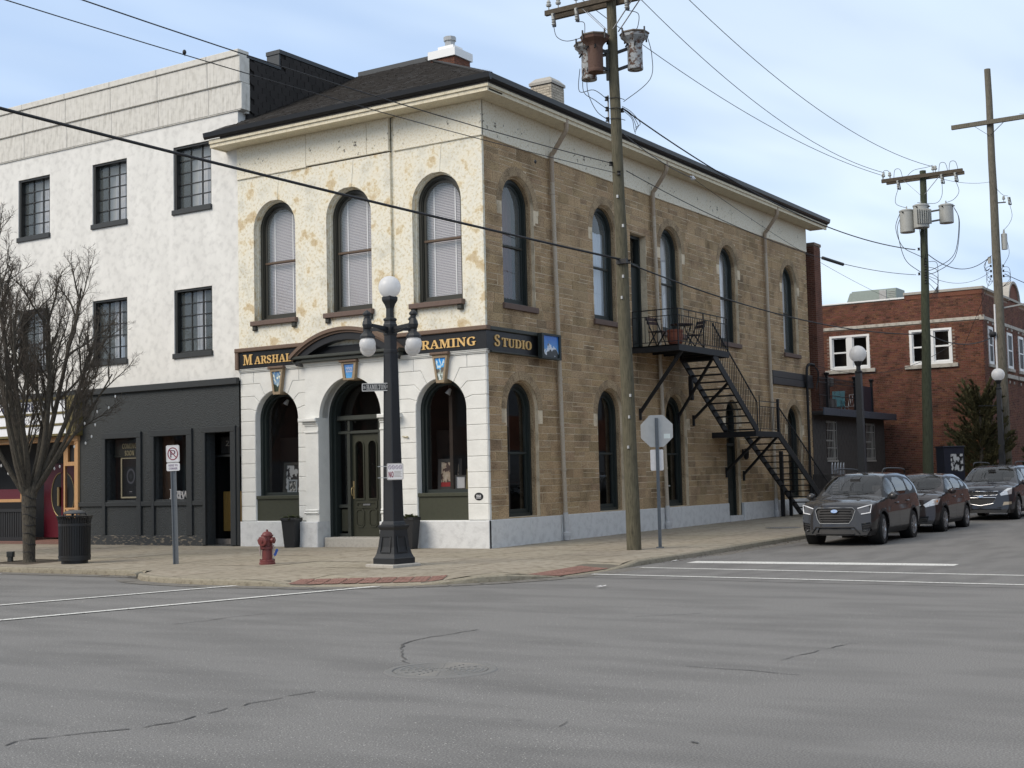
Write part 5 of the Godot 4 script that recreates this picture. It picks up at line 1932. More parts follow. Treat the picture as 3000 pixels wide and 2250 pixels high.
# ---------------------------------------------------------------- grey annex, brick building, stack
func build_back_buildings() -> void:
	# low grey block annex with a roof deck
	var A := thing("grey_annex", "low dark grey block annex with two barred windows under a slate-blue metal eave", "building", Vector3(0, 0, -22.7))
	var T := Transform3D(SIDE.basis, Vector3(0, 0, 0.0))
	var w := MB.new().at(T)
	wall(w, 0.0, -0.1, 9.0, 3.9, [rect(1.5, 2.13, 2.68, 3.70), rect(6.4, 2.13, 7.52, 3.70)], [2.1, 6.95], 0.0, 0.2)
	w.quad(Vector3(9.0, -0.1, 0), Vector3(9.0, -0.1, -5), Vector3(9.0, 3.9, -5), Vector3(9.0, 3.9, 0))
	obj("wall", w, M.annex, A)
	# block courses, slightly proud
	var bl := MB.new().at(T)
	for r in 19:
		var u := 0.02 - (0.2 if r % 2 else 0.0)
		while u < 9.0:
			var p := [rect(maxf(u, 0.02) + 0.005, r * 0.203 + 0.105, minf(u + 0.40, 8.98) - 0.005, r * 0.203 + 0.30)]
			for h in [rect(1.48, 2.11, 2.70, 3.72), rect(6.38, 2.11, 7.54, 3.72)]:
				p = cut_all(p, h)
			var t := rng.randf_range(0.9, 1.08)
			bl.col = Color(t, t, t)
			for q in p:
				bl.prism(q, 0.0, 0.004, 0.002)
			u += 0.405
	stuff(obj("wall_blocks", bl, M.annex, A))
	for u in [2.09, 6.96]:
		var win := holder("barred_window", A)
		var f := MB.new().at(T)
		f.band(rect(u - 0.48, 2.22, u + 0.48, 3.62), rect(u - 0.585, 2.135, u + 0.585, 3.695), -0.14, -0.06, true)
		f.box(Vector3(u - 0.48, 2.88, -0.13), Vector3(u + 0.48, 2.94, -0.07))
		obj("frame", f, M.window_grey, win)
		f = MB.new().at(T)
		f.face(rect(u - 0.48, 2.22, u + 0.48, 3.62), -0.11)
		obj("pane", f, M.pane_dark, win)
		f = MB.new().at(T)
		f.box(Vector3(u - 0.7, 2.0, -0.5), Vector3(u + 0.7, 3.8, -0.46))
		obj("room_back", f, M.black, win)
		for k in 7:
			f = MB.new()
			f.xf = T
			f.tube([Vector3(u - 0.52 + k * 0.173, 2.13, 0.03), Vector3(u - 0.52 + k * 0.173, 3.70, 0.03)], 0.012, 0.012, 5)
			obj("bar", f, M.vinyl_dull, win)
		f = MB.new().at(T)
		for y in [2.2, 2.6, 3.3, 3.62]:
			f.box(Vector3(u - 0.57, y, 0.015), Vector3(u + 0.57, y + 0.03, 0.024))
		f.box(Vector3(u - 0.62, 2.06, -0.05), Vector3(u + 0.62, 2.13, 0.05))
		obj("bar_rail", f, M.vinyl_dull, win)
	var rf := MB.new().at(T)
	rf.box(Vector3(-0.02, 3.88, -6.0), Vector3(9.2, 3.96, 0.47))
	obj("roof", rf, M.roof, A)
	for k in 5:
		rf = MB.new().at(T)
		rf.cbox(Vector3(-0.03 + k * 1.86, 3.86, 0.45), Vector3(-0.03 + (k + 1) * 1.86 - 0.012, 4.15 - 0.002 * k, 0.50), 0.008)
		obj("metal_eave", rf, M.slate_metal, A)
	rf = MB.new().at(T)
	rf.box(Vector3(-0.0, 3.96, -5.0), Vector3(9.1, 4.02, 0.45))
	obj("roof_deck", rf, M.annex, A)
	rf = MB.new().at(T)
	for k in 90:
		rf.ball(Vector3(rng.randf_range(3.5, 9.0), 4.03, rng.randf_range(-0.1, 0.40)), rng.randf_range(0.04, 0.11), 7, 4, Vector3(1, 0.5, 1))
	stuff(obj("moss", rf, M.moss, A))
	# deck railing
	var R := thing("deck_railing", "black metal railing with flared post caps around the annex roof deck", "railing", Vector3(0, 4.02, -22.7))
	var posts := [[0.95, 0.3], [4.3, 0.3], [6.5, 0.3], [2.0, -1.6], [6.5, -1.6]]
	for p in posts:
		var b := MB.new().at(T)
		b.box(Vector3(p[0] - 0.05, 0.0, p[1] - 0.05), Vector3(p[0] + 0.05, 1.42, p[1] + 0.05))
		b.lathe([Vector2(0.07, 1.40), Vector2(0.12, 1.50), Vector2(0.12, 1.53), Vector2(0.0, 1.56)], 4, Vector3(p[0], 0, p[1]), false, Vector3.UP, PI / 4)
		obj("post", b, M.black, R)
	for q in [[0.0, 0.95, 0.3], [0.95, 4.3, 0.3], [2.0, 6.5, -1.6]]:
		var b := MB.new().at(T)
		for y in [0.12, 0.62, 1.12, 1.28]:
			b.box(Vector3(q[0], y, q[2] - 0.015), Vector3(q[1], y + 0.03, q[2] + 0.015))
		obj("rail", b, M.black, R)
		var u: float = q[0] + 0.06
		while u < q[1]:
			b = MB.new().at(T)
			b.box(Vector3(u, 0.12, q[2] - 0.009), Vector3(u + 0.018, 1.36, q[2] + 0.009))
			obj("baluster", b, M.black, R)
			u += 0.125
	var sp := MB.new().at(T)
	sp.box(Vector3(4.3, 0.05, 0.27), Vector3(6.5, 1.2, 0.31))
	obj("screen_panel", sp, M.navy_box, R)
	# things on the deck
	for q in [[1.1, 0.05, "upper grey planter box hooked on the deck railing"], [1.3, -0.80, "lower grey planter box standing by the deck railing"]]:
		var t := thing("planter_box", q[2], "planter", Vector3(0.05, 5.0 + q[1], -22.7 - q[0] - 0.55))
		var b := MB.new().at(SIDE)
		b.prism(PackedVector2Array([Vector2(-0.33, 0.0), Vector2(0.33, 0.0), Vector2(0.42, 0.36), Vector2(-0.42, 0.36)]), -0.12, 0.14, 0.01, true)
		obj("box", b, M.planter_grey, t)
		b = MB.new().at(SIDE)
		for k in 8:
			b.box(Vector3(-0.36 + k * 0.1, 0.03, 0.13), Vector3(-0.30 + k * 0.1, 0.34, 0.165))
		obj("slats", b, M.vinyl_dull, t)
	var ch := thing("blue_chair", "pale turquoise plastic chair back on the annex roof deck", "chair", Vector3(-0.8, 4.02, -28.2))
	var b := MB.new()
	b.xf = Transform3D(Basis(Vector3.RIGHT, 0.0), Vector3.ZERO)
	for k in 5:
		b.prism(PackedVector2Array([Vector2(-0.26 + k * 0.105, 0.42), Vector2(-0.26 + k * 0.105 + 0.095, 0.42), Vector2(-0.27 + k * 0.112 + 0.10, 1.05), Vector2(-0.27 + k * 0.112, 1.05)]), 0.0, 0.025, 0.006, true)
	obj("back_slats", b, M.cyan_plastic, ch)
	b = MB.new()
	b.box(Vector3(-0.28, 0.36, 0.02), Vector3(0.28, 0.40, 0.50))
	obj("seat", b, M.cyan_plastic, ch)
	for s in [-0.26, 0.23]:
		for z in [0.04, 0.46]:
			b = MB.new()
			b.box(Vector3(s, 0, z), Vector3(s + 0.04, 0.58, z + 0.04))
			obj("leg", b, M.cyan_plastic, ch)
		b = MB.new()
		b.box(Vector3(s - 0.03, 0.58, 0.0), Vector3(s + 0.07, 0.605, 0.52))
		obj("arm", b, M.cyan_plastic, ch)
	var wc := thing("white_chair", "white wire garden chair beside the turquoise chair on the deck", "chair", Vector3(-0.6, 4.02, -29.5))
	for s in [-0.24, 0.24]:
		b = MB.new()
		b.tube(spline([Vector3(s, 0, 0.42), Vector3(s, 0.40, 0.40), Vector3(s, 0.44, 0.0), Vector3(s * 0.9, 0.95, -0.10)], 5), 0.017, 0.017, 6)
		obj("side_frame", b, M.sign_white, wc)
		b = MB.new()
		b.tube([Vector3(s, 0.42, 0.02), Vector3(s, 0.0, -0.12)], 0.017, 0.017, 6)
		obj("leg", b, M.sign_white, wc)
	b = MB.new()
	for k in 7:
		b.tube([Vector3(-0.24 + k * 0.08, 0.43, 0.40), Vector3(-0.24 + k * 0.08, 0.44, 0.0), Vector3(-0.21 + k * 0.07, 0.92, -0.1)], 0.008, 0.008, 5)
	b.tube([Vector3(-0.22, 0.95, -0.1), Vector3(0.22, 0.95, -0.1)], 0.017, 0.017, 6)
	b.tube([Vector3(-0.24, 0.43, 0.40), Vector3(0.24, 0.43, 0.40)], 0.017, 0.017, 6)
	obj("wire_seat", b, M.sign_white, wc)

	# red brick building
	var Z := -32.2
	var K := thing("red_brick_building", "two-storey red brick building with stone bands and white sash windows behind the annex", "building", Vector3(0, 0, Z))
	var xr := 4.34
	var hl := [rect(-2.50, 6.28, -0.67, 7.82), rect(1.15, 6.28, 2.98, 7.80)]
	var f := MB.new()
	wall(f, -12.0, -0.1, xr, 9.3, hl, [-1.585, 2.065], -0.012, 0.2)
	f.box(Vector3(-12, 0, -20), Vector3(-11.8, 9.2, -0.02))
	f.box(Vector3(-12, 8.7, -20), Vector3(xr - 0.02, 8.75, -0.02))
	f.quad(Vector3(xr - 0.012, -0.1, 0), Vector3(xr - 0.012, -0.1, -20), Vector3(xr - 0.012, 9.3, -20), Vector3(xr - 0.012, 9.3, 0))
	obj("wall", f, M.brick_mortar, K)
	f = MB.new()
	f.box(Vector3(-11.8, 0.0, -3.5), Vector3(xr - 0.05, 9.0, -3.4))
	obj("inner_wall", f, M.room, K)
	# bricks of the visible faces
	var one := MB.new()
	one.box(Vector3(-0.5, -0.5, -0.5), Vector3(0.5, 0.5, 0.5))
	var tr := []
	var rows := 118
	for r in rows:
		var y := 0.02 + r * 0.078
		var a := -3.7 - (0.105 if r % 2 else 0.0)
		var head := r % 6 == 5
		var bw := 0.105 if head else 0.213
		while a < xr - 0.03:
			var e := minf(a + bw - 0.010, xr)
			var mid := Vector2((a + e) / 2, y + 0.034)
			var hit := mid.y > 8.08 and mid.y < 8.24
			for q in [[-2.50, 6.06, -0.67, 7.82], [1.15, 6.06, 2.98, 7.82]]:
				if mid.x > q[0] - 0.05 and mid.x < q[2] + 0.05 and mid.y > q[1] and mid.y < q[3]:
					hit = true
			if not hit and y < (9.24 if a < 1.0 else 9.30):
				tr.push_back([Transform3D(Basis.from_scale(Vector3(e - a, 0.066, 0.03)), Vector3((a + e) / 2, y + 0.034, -0.015 + rng.randf_range(-0.002, 0.003)))])
			a += bw
		a = 0.0 - (0.105 if r % 2 else 0.0)
		while a < 9.0:
			var mid := Vector2(a + bw / 2, y + 0.034)
			var hit := mid.y > 8.08 and mid.y < 8.24
			for q in [[0.75, 6.0, 1.65, 7.9], [4.3, 6.0, 5.4, 7.9], [6.6, 6.0, 7.7, 7.9]]:
				if mid.x > q[0] - 0.05 and mid.x < q[2] + 0.05 and mid.y > q[1] and mid.y < q[3]:
					hit = true
			if not hit and y < 9.3:
				tr.push_back([Transform3D(Basis.from_scale(Vector3(0.03, 0.066, bw - 0.01)), Vector3(xr - 0.015 + rng.randf_range(-0.002, 0.003), y + 0.034, -mid.x))])
			a += bw
	var mm := MultiMesh.new()
	mm.transform_format = MultiMesh.TRANSFORM_3D
	mm.use_colors = true
	mm.mesh = one.mesh()
	mm.instance_count = tr.size()
	for i in tr.size():
		mm.set_instance_transform(i, tr[i][0])
		var t := rng.randf_range(0.68, 1.12)
		if rng.randf() < 0.10:
			t *= 0.6
		mm.set_instance_color(i, Color(t, t * rng.randf_range(0.9, 1.12), t * rng.randf_range(0.9, 1.15)))
	var mi := MultiMeshInstance3D.new()
	mi.name = "bricks"
	mi.multimesh = mm
	mi.material_override = M.red_brick
	K.add_child(mi, true)
	stuff(mi)
	# stone bands, coping
	var lm := MB.new()
	lm.cbox(Vector3(-12, 8.09, -0.2), Vector3(xr - 0.16, 8.23, 0.035), 0.01)
	lm.box(Vector3(xr - 0.15, 8.06, -0.15), Vector3(xr + 0.05, 8.27, 0.05))
	lm.box(Vector3(xr - 0.02, 8.09, -20.0), Vector3(xr + 0.035, 8.23, -0.16))
	obj("stone_band", lm, M.limestone, K)
	lm = MB.new()
	lm.cbox(Vector3(-12, 9.26, -0.35), Vector3(1.0, 9.33, 0.05), 0.01)
	obj("white_coping", lm, M.vinyl, K)
	lm = MB.new()
	lm.box(Vector3(1.0, 9.20, -0.30), Vector3(xr + 0.02, 9.40, 0.02))
	obj("raised_parapet", lm, M.red_brick, K)
	lm = MB.new()
	lm.cbox(Vector3(0.96, 9.40, -0.36), Vector3(xr + 0.07, 9.52, 0.06), 0.01)
	lm.box(Vector3(xr - 0.25, 9.40, -20), Vector3(xr + 0.07, 9.50, -0.37))
	obj("coping", lm, M.concrete_cap, K)
	for q in [[-2.50, -0.67], [1.15, 2.98]]:
		var win := holder("window", K)
		var g := MB.new()
		g.band(rect(q[0] + 0.10, 6.38, q[1] - 0.10, 7.74), rect(q[0] - 0.01, 6.27, q[1] + 0.01, 7.83), -0.16, 0.02, true)
		var c: float = (q[0] + q[1]) / 2
		g.box(Vector3(c - 0.13, 6.38, -0.16), Vector3(c + 0.13, 7.74, 0.01))
		for s in [-1.0, 1.0]:
			var x0: float = c + s * 0.13
			var x1: float = q[0] + 0.10 if s < 0 else q[1] - 0.10
			var lo := minf(x0, x1)
			var hi := maxf(x0, x1)
			g.band(rect(lo + 0.05, 6.44, hi - 0.05, 7.69), rect(lo, 6.38, hi, 7.74), -0.14, -0.05, true)
			g.box(Vector3(lo + 0.05, 7.02, -0.13), Vector3(hi - 0.05, 7.09, -0.04))
			var p := MB.new()
			p.face(rect(lo + 0.04, 6.42, hi - 0.04, 7.05), -0.09)
			obj("pane", p, M.pane_dark, win)
			p = MB.new()
			p.face(rect(lo + 0.04, 7.05, hi - 0.04, 7.71), -0.08)
			obj("pane", p, M.pane_dark, win)
		obj("frame", g, M.vinyl, win)
		g = MB.new()
		g.box(Vector3(q[0], 6.2, -0.8), Vector3(q[1], 7.9, -0.75))
		obj("room_back", g, M.room, win)
		g = MB.new()
		g.cbox(Vector3(q[0] - 0.24, 6.10, -0.1), Vector3(q[1] + 0.24, 6.27, 0.09), 0.01)
		obj("sill", g, M.limestone, K)
	# windows and stone accents on the street side
	for z in [1.2, 4.85, 7.15]:
		var win := holder("window", K)
		var hw: float = 0.42 if z < 2 else 0.52
		var g := MB.new().at(Transform3D(SIDE.basis, Vector3(xr, 0, 0)))
		g.band(rect(z - hw + 0.12, 6.32, z + hw - 0.12, 7.72), rect(z - hw, 6.2, z + hw, 7.84), -0.1, 0.03, true)
		g.box(Vector3(z - hw + 0.12, 7.0, -0.08), Vector3(z + hw - 0.12, 7.06, 0.02))
		obj("frame", g, M.vinyl, win)
		g = MB.new().at(Transform3D(SIDE.basis, Vector3(xr, 0, 0)))
		g.face(rect(z - hw + 0.1, 6.3, z + hw - 0.1, 7.74), -0.002)
		obj("pane", g, M.car_black, win)
		g = MB.new().at(Transform3D(SIDE.basis, Vector3(xr, 0, 0)))
		g.cbox(Vector3(z - hw - 0.12, 6.05, -0.05), Vector3(z + hw + 0.12, 6.19, 0.08), 0.01)
		if z > 2:
			g.cbox(Vector3(z - 1.0, 5.72, -0.05), Vector3(z + 1.0, 5.9, 0.10), 0.01)
		for s in [-0.45, 0.45]:
			g.box(Vector3(z + s - 0.06, 5.5, 0.0), Vector3(z + s + 0.06, 5.62, 0.05))
			g.box(Vector3(z + s - 0.09, 7.95, 0.0), Vector3(z + s + 0.09, 8.05, 0.04))
		obj("sill", g, M.limestone, K)
	# rounded gable on the street side
	var gb := MB.new().at(Transform3D(SIDE.basis, Vector3(xr - 0.3, 0, 0)))
	gb.prism(arch(6.0, 2.2, 9.2, 9.35, 14, 0.9), 0.0, 0.30)
	obj("gable", gb, M.red_brick, K)
	gb = MB.new().at(Transform3D(SIDE.basis, Vector3(xr - 0.3, 0, 0)))
	var o := PackedVector2Array()
	var i2 := PackedVector2Array()
	for k in 15:
		var t := PI * k / 14.0
		i2.push_back(Vector2(6.0 + cos(t) * 1.1, 9.35 + sin(t) * 0.9))
		o.push_back(Vector2(6.0 + cos(t) * 1.22, 9.35 + sin(t) * 1.02))
	gb.band(i2, o, -0.05, 0.38)
	obj("gable_coping", gb, M.concrete_cap, K)
	# air handler on its roof
	var ac := thing("rooftop_unit", "pale green-grey air handling unit on the flat roof of the brick building", "air conditioner", Vector3(-0.9, 8.75, -34.4))
	b = MB.new()
	b.cbox(Vector3(-1.05, 0.0, -0.8), Vector3(1.05, 1.28, 0.5), 0.02)
	obj("casing", b, M.ac_green, ac)
	b = MB.new()
	b.prism(PackedVector2Array([Vector2(-1.45, 0.45), Vector2(-1.05, 0.45), Vector2(-1.05, 1.22), Vector2(-1.15, 1.22)]), -0.7, 0.45, 0.01)
	obj("hood", b, M.ac_green, ac)
	b = MB.new()
	b.cbox(Vector3(0.25, 0.75, 0.48), Vector3(0.6, 1.22, 0.54), 0.02)
	obj("panel", b, M.alum, ac)
	for k in 5:
		b = MB.new()
		b.box(Vector3(0.66, 0.80 + k * 0.08, 0.5), Vector3(1.0, 0.83 + k * 0.08, 0.52))
		obj("louvre", b, M.tank_grey, ac)
	# brick stack behind the corner building
	var st := thing("brick_stack", "tall dark red brick stack rising behind the corner building's back eave", "chimney", Vector3(-0.2, 0, -23.4))
	brick_box(st, Vector3(-0.62, 3.9, -0.42), Vector3(0.38, 10.55, 0.30), M.red_brick, M.brick_mortar)
	b = MB.new()
	b.box(Vector3(-0.65, 10.55, -0.45), Vector3(0.41, 10.66, 0.33))
	obj("stack_cap", b, M.brick_mortar, st)
	# the brick building across the side street, seen only in car doors and windows
	var O := thing("opposite_brick_building", "long brown brick building across the side street, mirrored in the parked cars' doors", "building", Vector3(19.5, 0, -14.0))
	b = MB.new()
	var oh := []
	for k in range(-20, 7):
		oh.push_back(rect(-15.5 + k * 4.6, 1.0, -13.2 + k * 4.6, 3.2))
		oh.push_back(rect(-15.3 + k * 4.6, 5.0, -13.4 + k * 4.6, 7.0))
	var OT := Transform3D(Basis(Vector3(0, 0, 1), Vector3(0, 1, 0), Vector3(-1, 0, 0)), Vector3.ZERO)
	b.xf = OT
	var cuts := []
	for k in range(-20, 7):
		cuts.push_back(-14.35 + k * 4.6)
	wall(b, -110.0, -0.2, 17.0, 8.6, oh, cuts, 0.0, 0.25)
	b.box(Vector3(-110, -0.2, -10), Vector3(17, 8.6, -9.8))
	b.box(Vector3(-110, -0.2, -10), Vector3(-109.8, 8.6, -0.01))
	b.box(Vector3(16.8, -0.2, -10), Vector3(17, 8.6, -0.01))
	b.box(Vector3(-110, 8.3, -10), Vector3(17, 8.4, -0.01))
	obj("wall", b, M.red_brick, O)
	for h in oh:
		var g := MB.new().at(OT)
		g.face(h, -0.2)
		obj("pane", g, M.lens_dark, O)
	b = MB.new().at(OT)
	b.box(Vector3(-110, 8.6, -0.3), Vector3(17, 8.75, 0.1))
	obj("coping", b, M.concrete_cap, O)

func build_mirrored_row() -> void:      # across the main street behind the viewer: what the shop windows mirror
	var OT := Transform3D(Basis(Vector3(-1, 0, 0), Vector3(0, 1, 0), Vector3(0, 0, -1)), Vector3.ZERO)
	for q in [[-62.0, -38.0, 9.5, "brown brick shop row across the main street, farthest left, mirrored in the left shop window"], [-37.9, -18.0, 10.5, "brown brick shop building across the main street, mirrored in the right shop window"], [-17.9, 4.0, 8.5, "low brown brick building across the main street behind the viewer"]]:
		var W: float = q[1] - q[0]
		var O := thing("opposite_shop_building", q[3], "building", Vector3(q[1], -0.1, 35.0))
		var holes := []
		var cuts := []
		var n := int(W / 4.0)
		for k in n:
			var u := (k + 0.5) * W / n
			cuts.push_back(u)
			holes.push_back(rect(u - 1.5, 0.6, u + 1.5, 3.2))
			holes.push_back(rect(u - 0.6, 4.8, u + 0.6, 7.0))
		var b := MB.new().at(OT)
		wall(b, 0.0, -0.2, W, q[2], holes, cuts, 0.0, 0.3)
		b.box(Vector3(0, -0.2, -9), Vector3(W, q[2], -8.8))
		b.box(Vector3(0, -0.2, -8.8), Vector3(0.2, q[2], -0.01))
		b.box(Vector3(W - 0.2, -0.2, -8.8), Vector3(W, q[2], -0.01))
		b.box(Vector3(0.2, q[2] - 0.4, -8.8), Vector3(W - 0.2, q[2] - 0.3, -0.01))
		obj("wall", b, M.red_brick, O)
		for h in holes:
			b = MB.new().at(OT)
			b.face(h, -0.25)
			obj("pane", b, M.lens_dark, O)
		b = MB.new().at(OT)
		b.box(Vector3(0, q[2], -0.3), Vector3(W, q[2] + 0.2, 0.15))
		obj("coping", b, M.concrete_cap, O)

# ---------------------------------------------------------------- fire escape
func build_fire_escape() -> void:
	var E := thing("fire_escape", "black iron fire escape with a railed landing and two flights of open treads", "fire escape", Vector3(0, 0, 0))
	var I: Material = M.iron
	var y0 := 5.46
	var Xo := 1.55
	var za := -7.75
	var zb := -11.35
	var p := MB.new()
	p.box(Vector3(0.0, y0 - 0.03, zb), Vector3(Xo - 0.04, y0, za))
	obj("landing", p, I, E)
	p = MB.new()
	p.box(Vector3(0.0, y0 - 0.18, za - 0.05), Vector3(Xo, y0 + 0.005, za))
	p.box(Vector3(Xo - 0.05, y0 - 0.18, zb), Vector3(Xo + 0.002, y0 + 0.005, za - 0.05))
	p.box(Vector3(0.0, y0 - 0.18, zb), Vector3(Xo - 0.05, y0 - 0.032, zb + 0.05))
	for k in 4:
		p.box(Vector3(0.0, y0 - 0.13, za - 0.7 - k * 0.75), Vector3(Xo - 0.05, y0 - 0.031, za - 0.63 - k * 0.75))
	obj("landing_frame", p, I, E)
	var bar := func(a: Vector3, b: Vector3, w: float, called: String) -> void:
		var m := MB.new()
		m.beam(a, b, w, w)
		obj(called, m, I, E)
	# railing of the landing
	var corners := [Vector3(0.06, y0, za - 0.03), Vector3(Xo - 0.03, y0, za - 0.03), Vector3(Xo - 0.03, y0, zb + 0.03)]
	for i in 2:
		var a: Vector3 = corners[i]
		var b: Vector3 = corners[i + 1]
		bar.call(a + Vector3(0, 1.05, 0), b + Vector3(0, 1.05, 0), 0.028, "top_rail")
		bar.call(a + Vector3(0, 0.86, 0), b + Vector3(0, 0.86, 0), 0.022, "middle_rail")
		bar.call(a + Vector3(0, 0.10, 0), b + Vector3(0, 0.10, 0), 0.022, "bottom_rail")
		var n := int((b - a).length() / 0.125)
		for k in range(1, n):
			var q := a.lerp(b, float(k) / n)
			bar.call(q + Vector3(0, 0.10, 0), q + Vector3(0, 1.05 if k % 4 == 2 else 0.86, 0), 0.014, "baluster")
	for q in [corners[0], corners[1], corners[2], Vector3(Xo - 0.03, y0, (za + zb) / 2)]:
		bar.call(q + Vector3(0, -0.1, 0), q + Vector3(0, 1.06, 0), 0.032, "rail_post")
	# a small square frame in the near railing
	bar.call(Vector3(0.78, y0 + 0.42, za), Vector3(1.02, y0 + 0.42, za), 0.018, "railing_frame")
	bar.call(Vector3(0.78, y0 + 0.76, za), Vector3(1.02, y0 + 0.76, za), 0.018, "railing_frame")
	# flights
	var flight := func(top: Vector3, bot: Vector3, xi: float, xo: float, steps: int) -> void:
		for x in [xi, xo]:
			var m := MB.new()
			m.beam(Vector3(x, top.y, top.z), Vector3(x, bot.y, bot.z), 0.045, 0.22)
			obj("stringer", m, I, E)
		for k in steps:
			var t := (k + 0.6) / steps
			var q := top.lerp(bot, t)
			var m := MB.new()
			m.box(Vector3(xi + 0.02, q.y - 0.02, q.z - 0.14), Vector3(xo - 0.02, q.y + 0.018, q.z + 0.12))
			obj("tread", m, I, E)
		var a := Vector3(xo, top.y + 0.05, top.z)
		var b := Vector3(xo, bot.y + 0.05, bot.z)
		bar.call(a + Vector3(0, 0.92, 0), b + Vector3(0, 0.92, 0), 0.034, "hand_rail")
		var pale := MB.new()
		pale.beam(a + Vector3(0.0, 0.11, 0), b + Vector3(0.0, 0.11, 0), 0.024, 0.014)
		obj("lower_rail", pale, M.steel_dark, E)
		var n := int((b - a).length() / 0.155)
		for k in range(0, n + 1):
			var q := a.lerp(b, float(k) / n)
			bar.call(q + Vector3(0, 0.10, 0), q + Vector3(0, 0.92, 0), 0.014, "baluster")
		bar.call(b + Vector3(0, -0.1, 0), b + Vector3(0, 0.93, 0), 0.032, "rail_post")
	flight.call(Vector3(0, 5.30, -10.25), Vector3(0, 3.02, -13.55), 0.42, 1.50, 11)
	flight.call(Vector3(0, 3.0, -15.25), Vector3(0, 0.10, -20.35), 0.34, 1.50, 14)
	# middle landing
	p = MB.new()
	p.box(Vector3(0.0, 2.98, -15.35), Vector3(1.52, 3.01, -13.3))
	p.box(Vector3(0.0, 2.86, -13.35), Vector3(1.55, 3.04, -13.28))
	p.box(Vector3(1.50, 2.86, -15.35), Vector3(1.552, 3.04, -13.36))
	obj("middle_landing", p, I, E)
	var a := Vector3(1.52, 3.02, -13.7)
	var b := Vector3(1.52, 3.02, -15.3)
	bar.call(a + Vector3(0, 1.0, 0), b + Vector3(0, 1.0, 0), 0.026, "top_rail")
	bar.call(a + Vector3(0, 0.83, 0), b + Vector3(0, 0.83, 0), 0.02, "middle_rail")
	bar.call(a + Vector3(0, 0.1, 0), b + Vector3(0, 0.1, 0), 0.02, "bottom_rail")
	for k in range(1, 12):
		var q := a.lerp(b, k / 12.0)
		bar.call(q + Vector3(0, 0.1, 0), q + Vector3(0, 0.83, 0), 0.014, "baluster")
	bar.call(a + Vector3(0, 0.0, 0), a + Vector3(0, 1.18, 0), 0.026, "rail_post")
	bar.call(b + Vector3(0, -0.1, 0), b + Vector3(0, 1.12, 0), 0.075, "rail_post")
	# braces back to the wall
	for q in [[Vector3(1.50, 5.30, -8.05), Vector3(0.03, 3.55, -8.15), 0.085], [Vector3(1.45, 5.25, -10.35), Vector3(0.03, 3.50, -10.75), 0.07], [Vector3(1.45, 4.55, -11.5), Vector3(0.03, 3.45, -11.85), 0.07], [Vector3(1.48, 2.9, -13.9), Vector3(0.03, 1.78, -14.3), 0.075], [Vector3(1.48, 2.9, -15.3), Vector3(0.03, 1.65, -15.75), 0.07]]:
		bar.call(q[0], q[1], q[2], "brace")
		bar.call(q[1] + Vector3(0, 0.12, 0), q[1] + Vector3(0, -0.22, 0), 0.07, "brace_foot")
	bar.call(Vector3(0.35, 0.02, -19.2), Vector3(0.35, 1.0, -19.2), 0.10, "stair_post")
	bar.call(Vector3(1.46, 0.08, -18.55), Vector3(1.46, 1.35, -18.55), 0.09, "stair_post")
	bar.call(Vector3(0.30, 0.05, -18.55), Vector3(0.30, 2.45, -18.55), 0.12, "stair_post")
	bar.call(Vector3(0.42, 4.0, -10.9), Vector3(0.42, 4.75, -10.9), 0.12, "hanger")
	# on the landing
	var pot := thing("terracotta_pot", "round terracotta pot on the fire escape landing by the railing corner", "pot", Vector3(1.20, y0, -8.25))
	p = MB.new()
	p.lathe([Vector2(0.0, 0.0), Vector2(0.15, 0.0), Vector2(0.21, 0.10), Vector2(0.235, 0.25), Vector2(0.22, 0.38), Vector2(0.235, 0.42), Vector2(0.235, 0.47), Vector2(0.20, 0.47), Vector2(0.19, 0.40), Vector2(0.0, 0.38)], 24)
	obj("body", p, M.terracotta, pot)
	p = MB.new()
	p.lathe([Vector2(0.0, 0.40), Vector2(0.195, 0.41)], 18)
	obj("soil", p, M.soil, pot)
	var tb := thing("bistro_table", "dark red folding bistro table with crossed legs on the fire escape landing", "table", Vector3(1.0, y0, -9.15))
	p = MB.new()
	p.lathe([Vector2(0.0, 0.70), Vector2(0.34, 0.70), Vector2(0.34, 0.73), Vector2(0.0, 0.735)], 26)
	obj("top", p, M.bistro, tb)
	for s in [-1.0, 1.0]:
		for x in [-0.2, 0.2]:
			p = MB.new()
			p.beam(Vector3(x * 0.9, 0.70, s * 0.26), Vector3(x, 0.0, -s * 0.30), 0.022, 0.022)
			obj("leg", p, M.iron, tb)
	for q in [["dark red slatted folding chair left of the bistro table, back to the wall", Vector3(0.55, y0, -8.35), 1.2], ["dark red slatted folding chair right of the bistro table", Vector3(1.0, y0, -10.1), -0.5]]:
		var c := thing("folding_chair", q[0], "chair", q[1], q[2], "bistro chairs on the fire escape landing")
		for x in [-0.19, 0.19]:
			p = MB.new()
			p.beam(Vector3(x, 0.0, 0.22), Vector3(x, 0.92, -0.24), 0.022, 0.03)
			obj("leg", p, M.iron, c)
			p = MB.new()
			p.beam(Vector3(x * 0.9, 0.0, -0.24), Vector3(x * 0.9, 0.47, 0.2), 0.022, 0.03)
			obj("leg", p, M.iron, c)
		for k in 5:
			p = MB.new()
			p.box(Vector3(-0.2, 0.46, -0.16 + k * 0.085), Vector3(0.2, 0.48, -0.16 + k * 0.085 + 0.06))
			obj("seat_slat", p, M.bistro, c)
		for k in 2:
			p = MB.new()
			p.box(Vector3(-0.21, 0.70 + k * 0.12, -0.20 - k * 0.05), Vector3(0.21, 0.79 + k * 0.12, -0.18 - k * 0.05))
			obj("back_slat", p, M.bistro, c)
	var lt := thing("wall_lantern", "small black wall lantern beside the side street door under the stairs", "lantern", Vector3(0.0, 2.15, -15.75))
	p = MB.new()
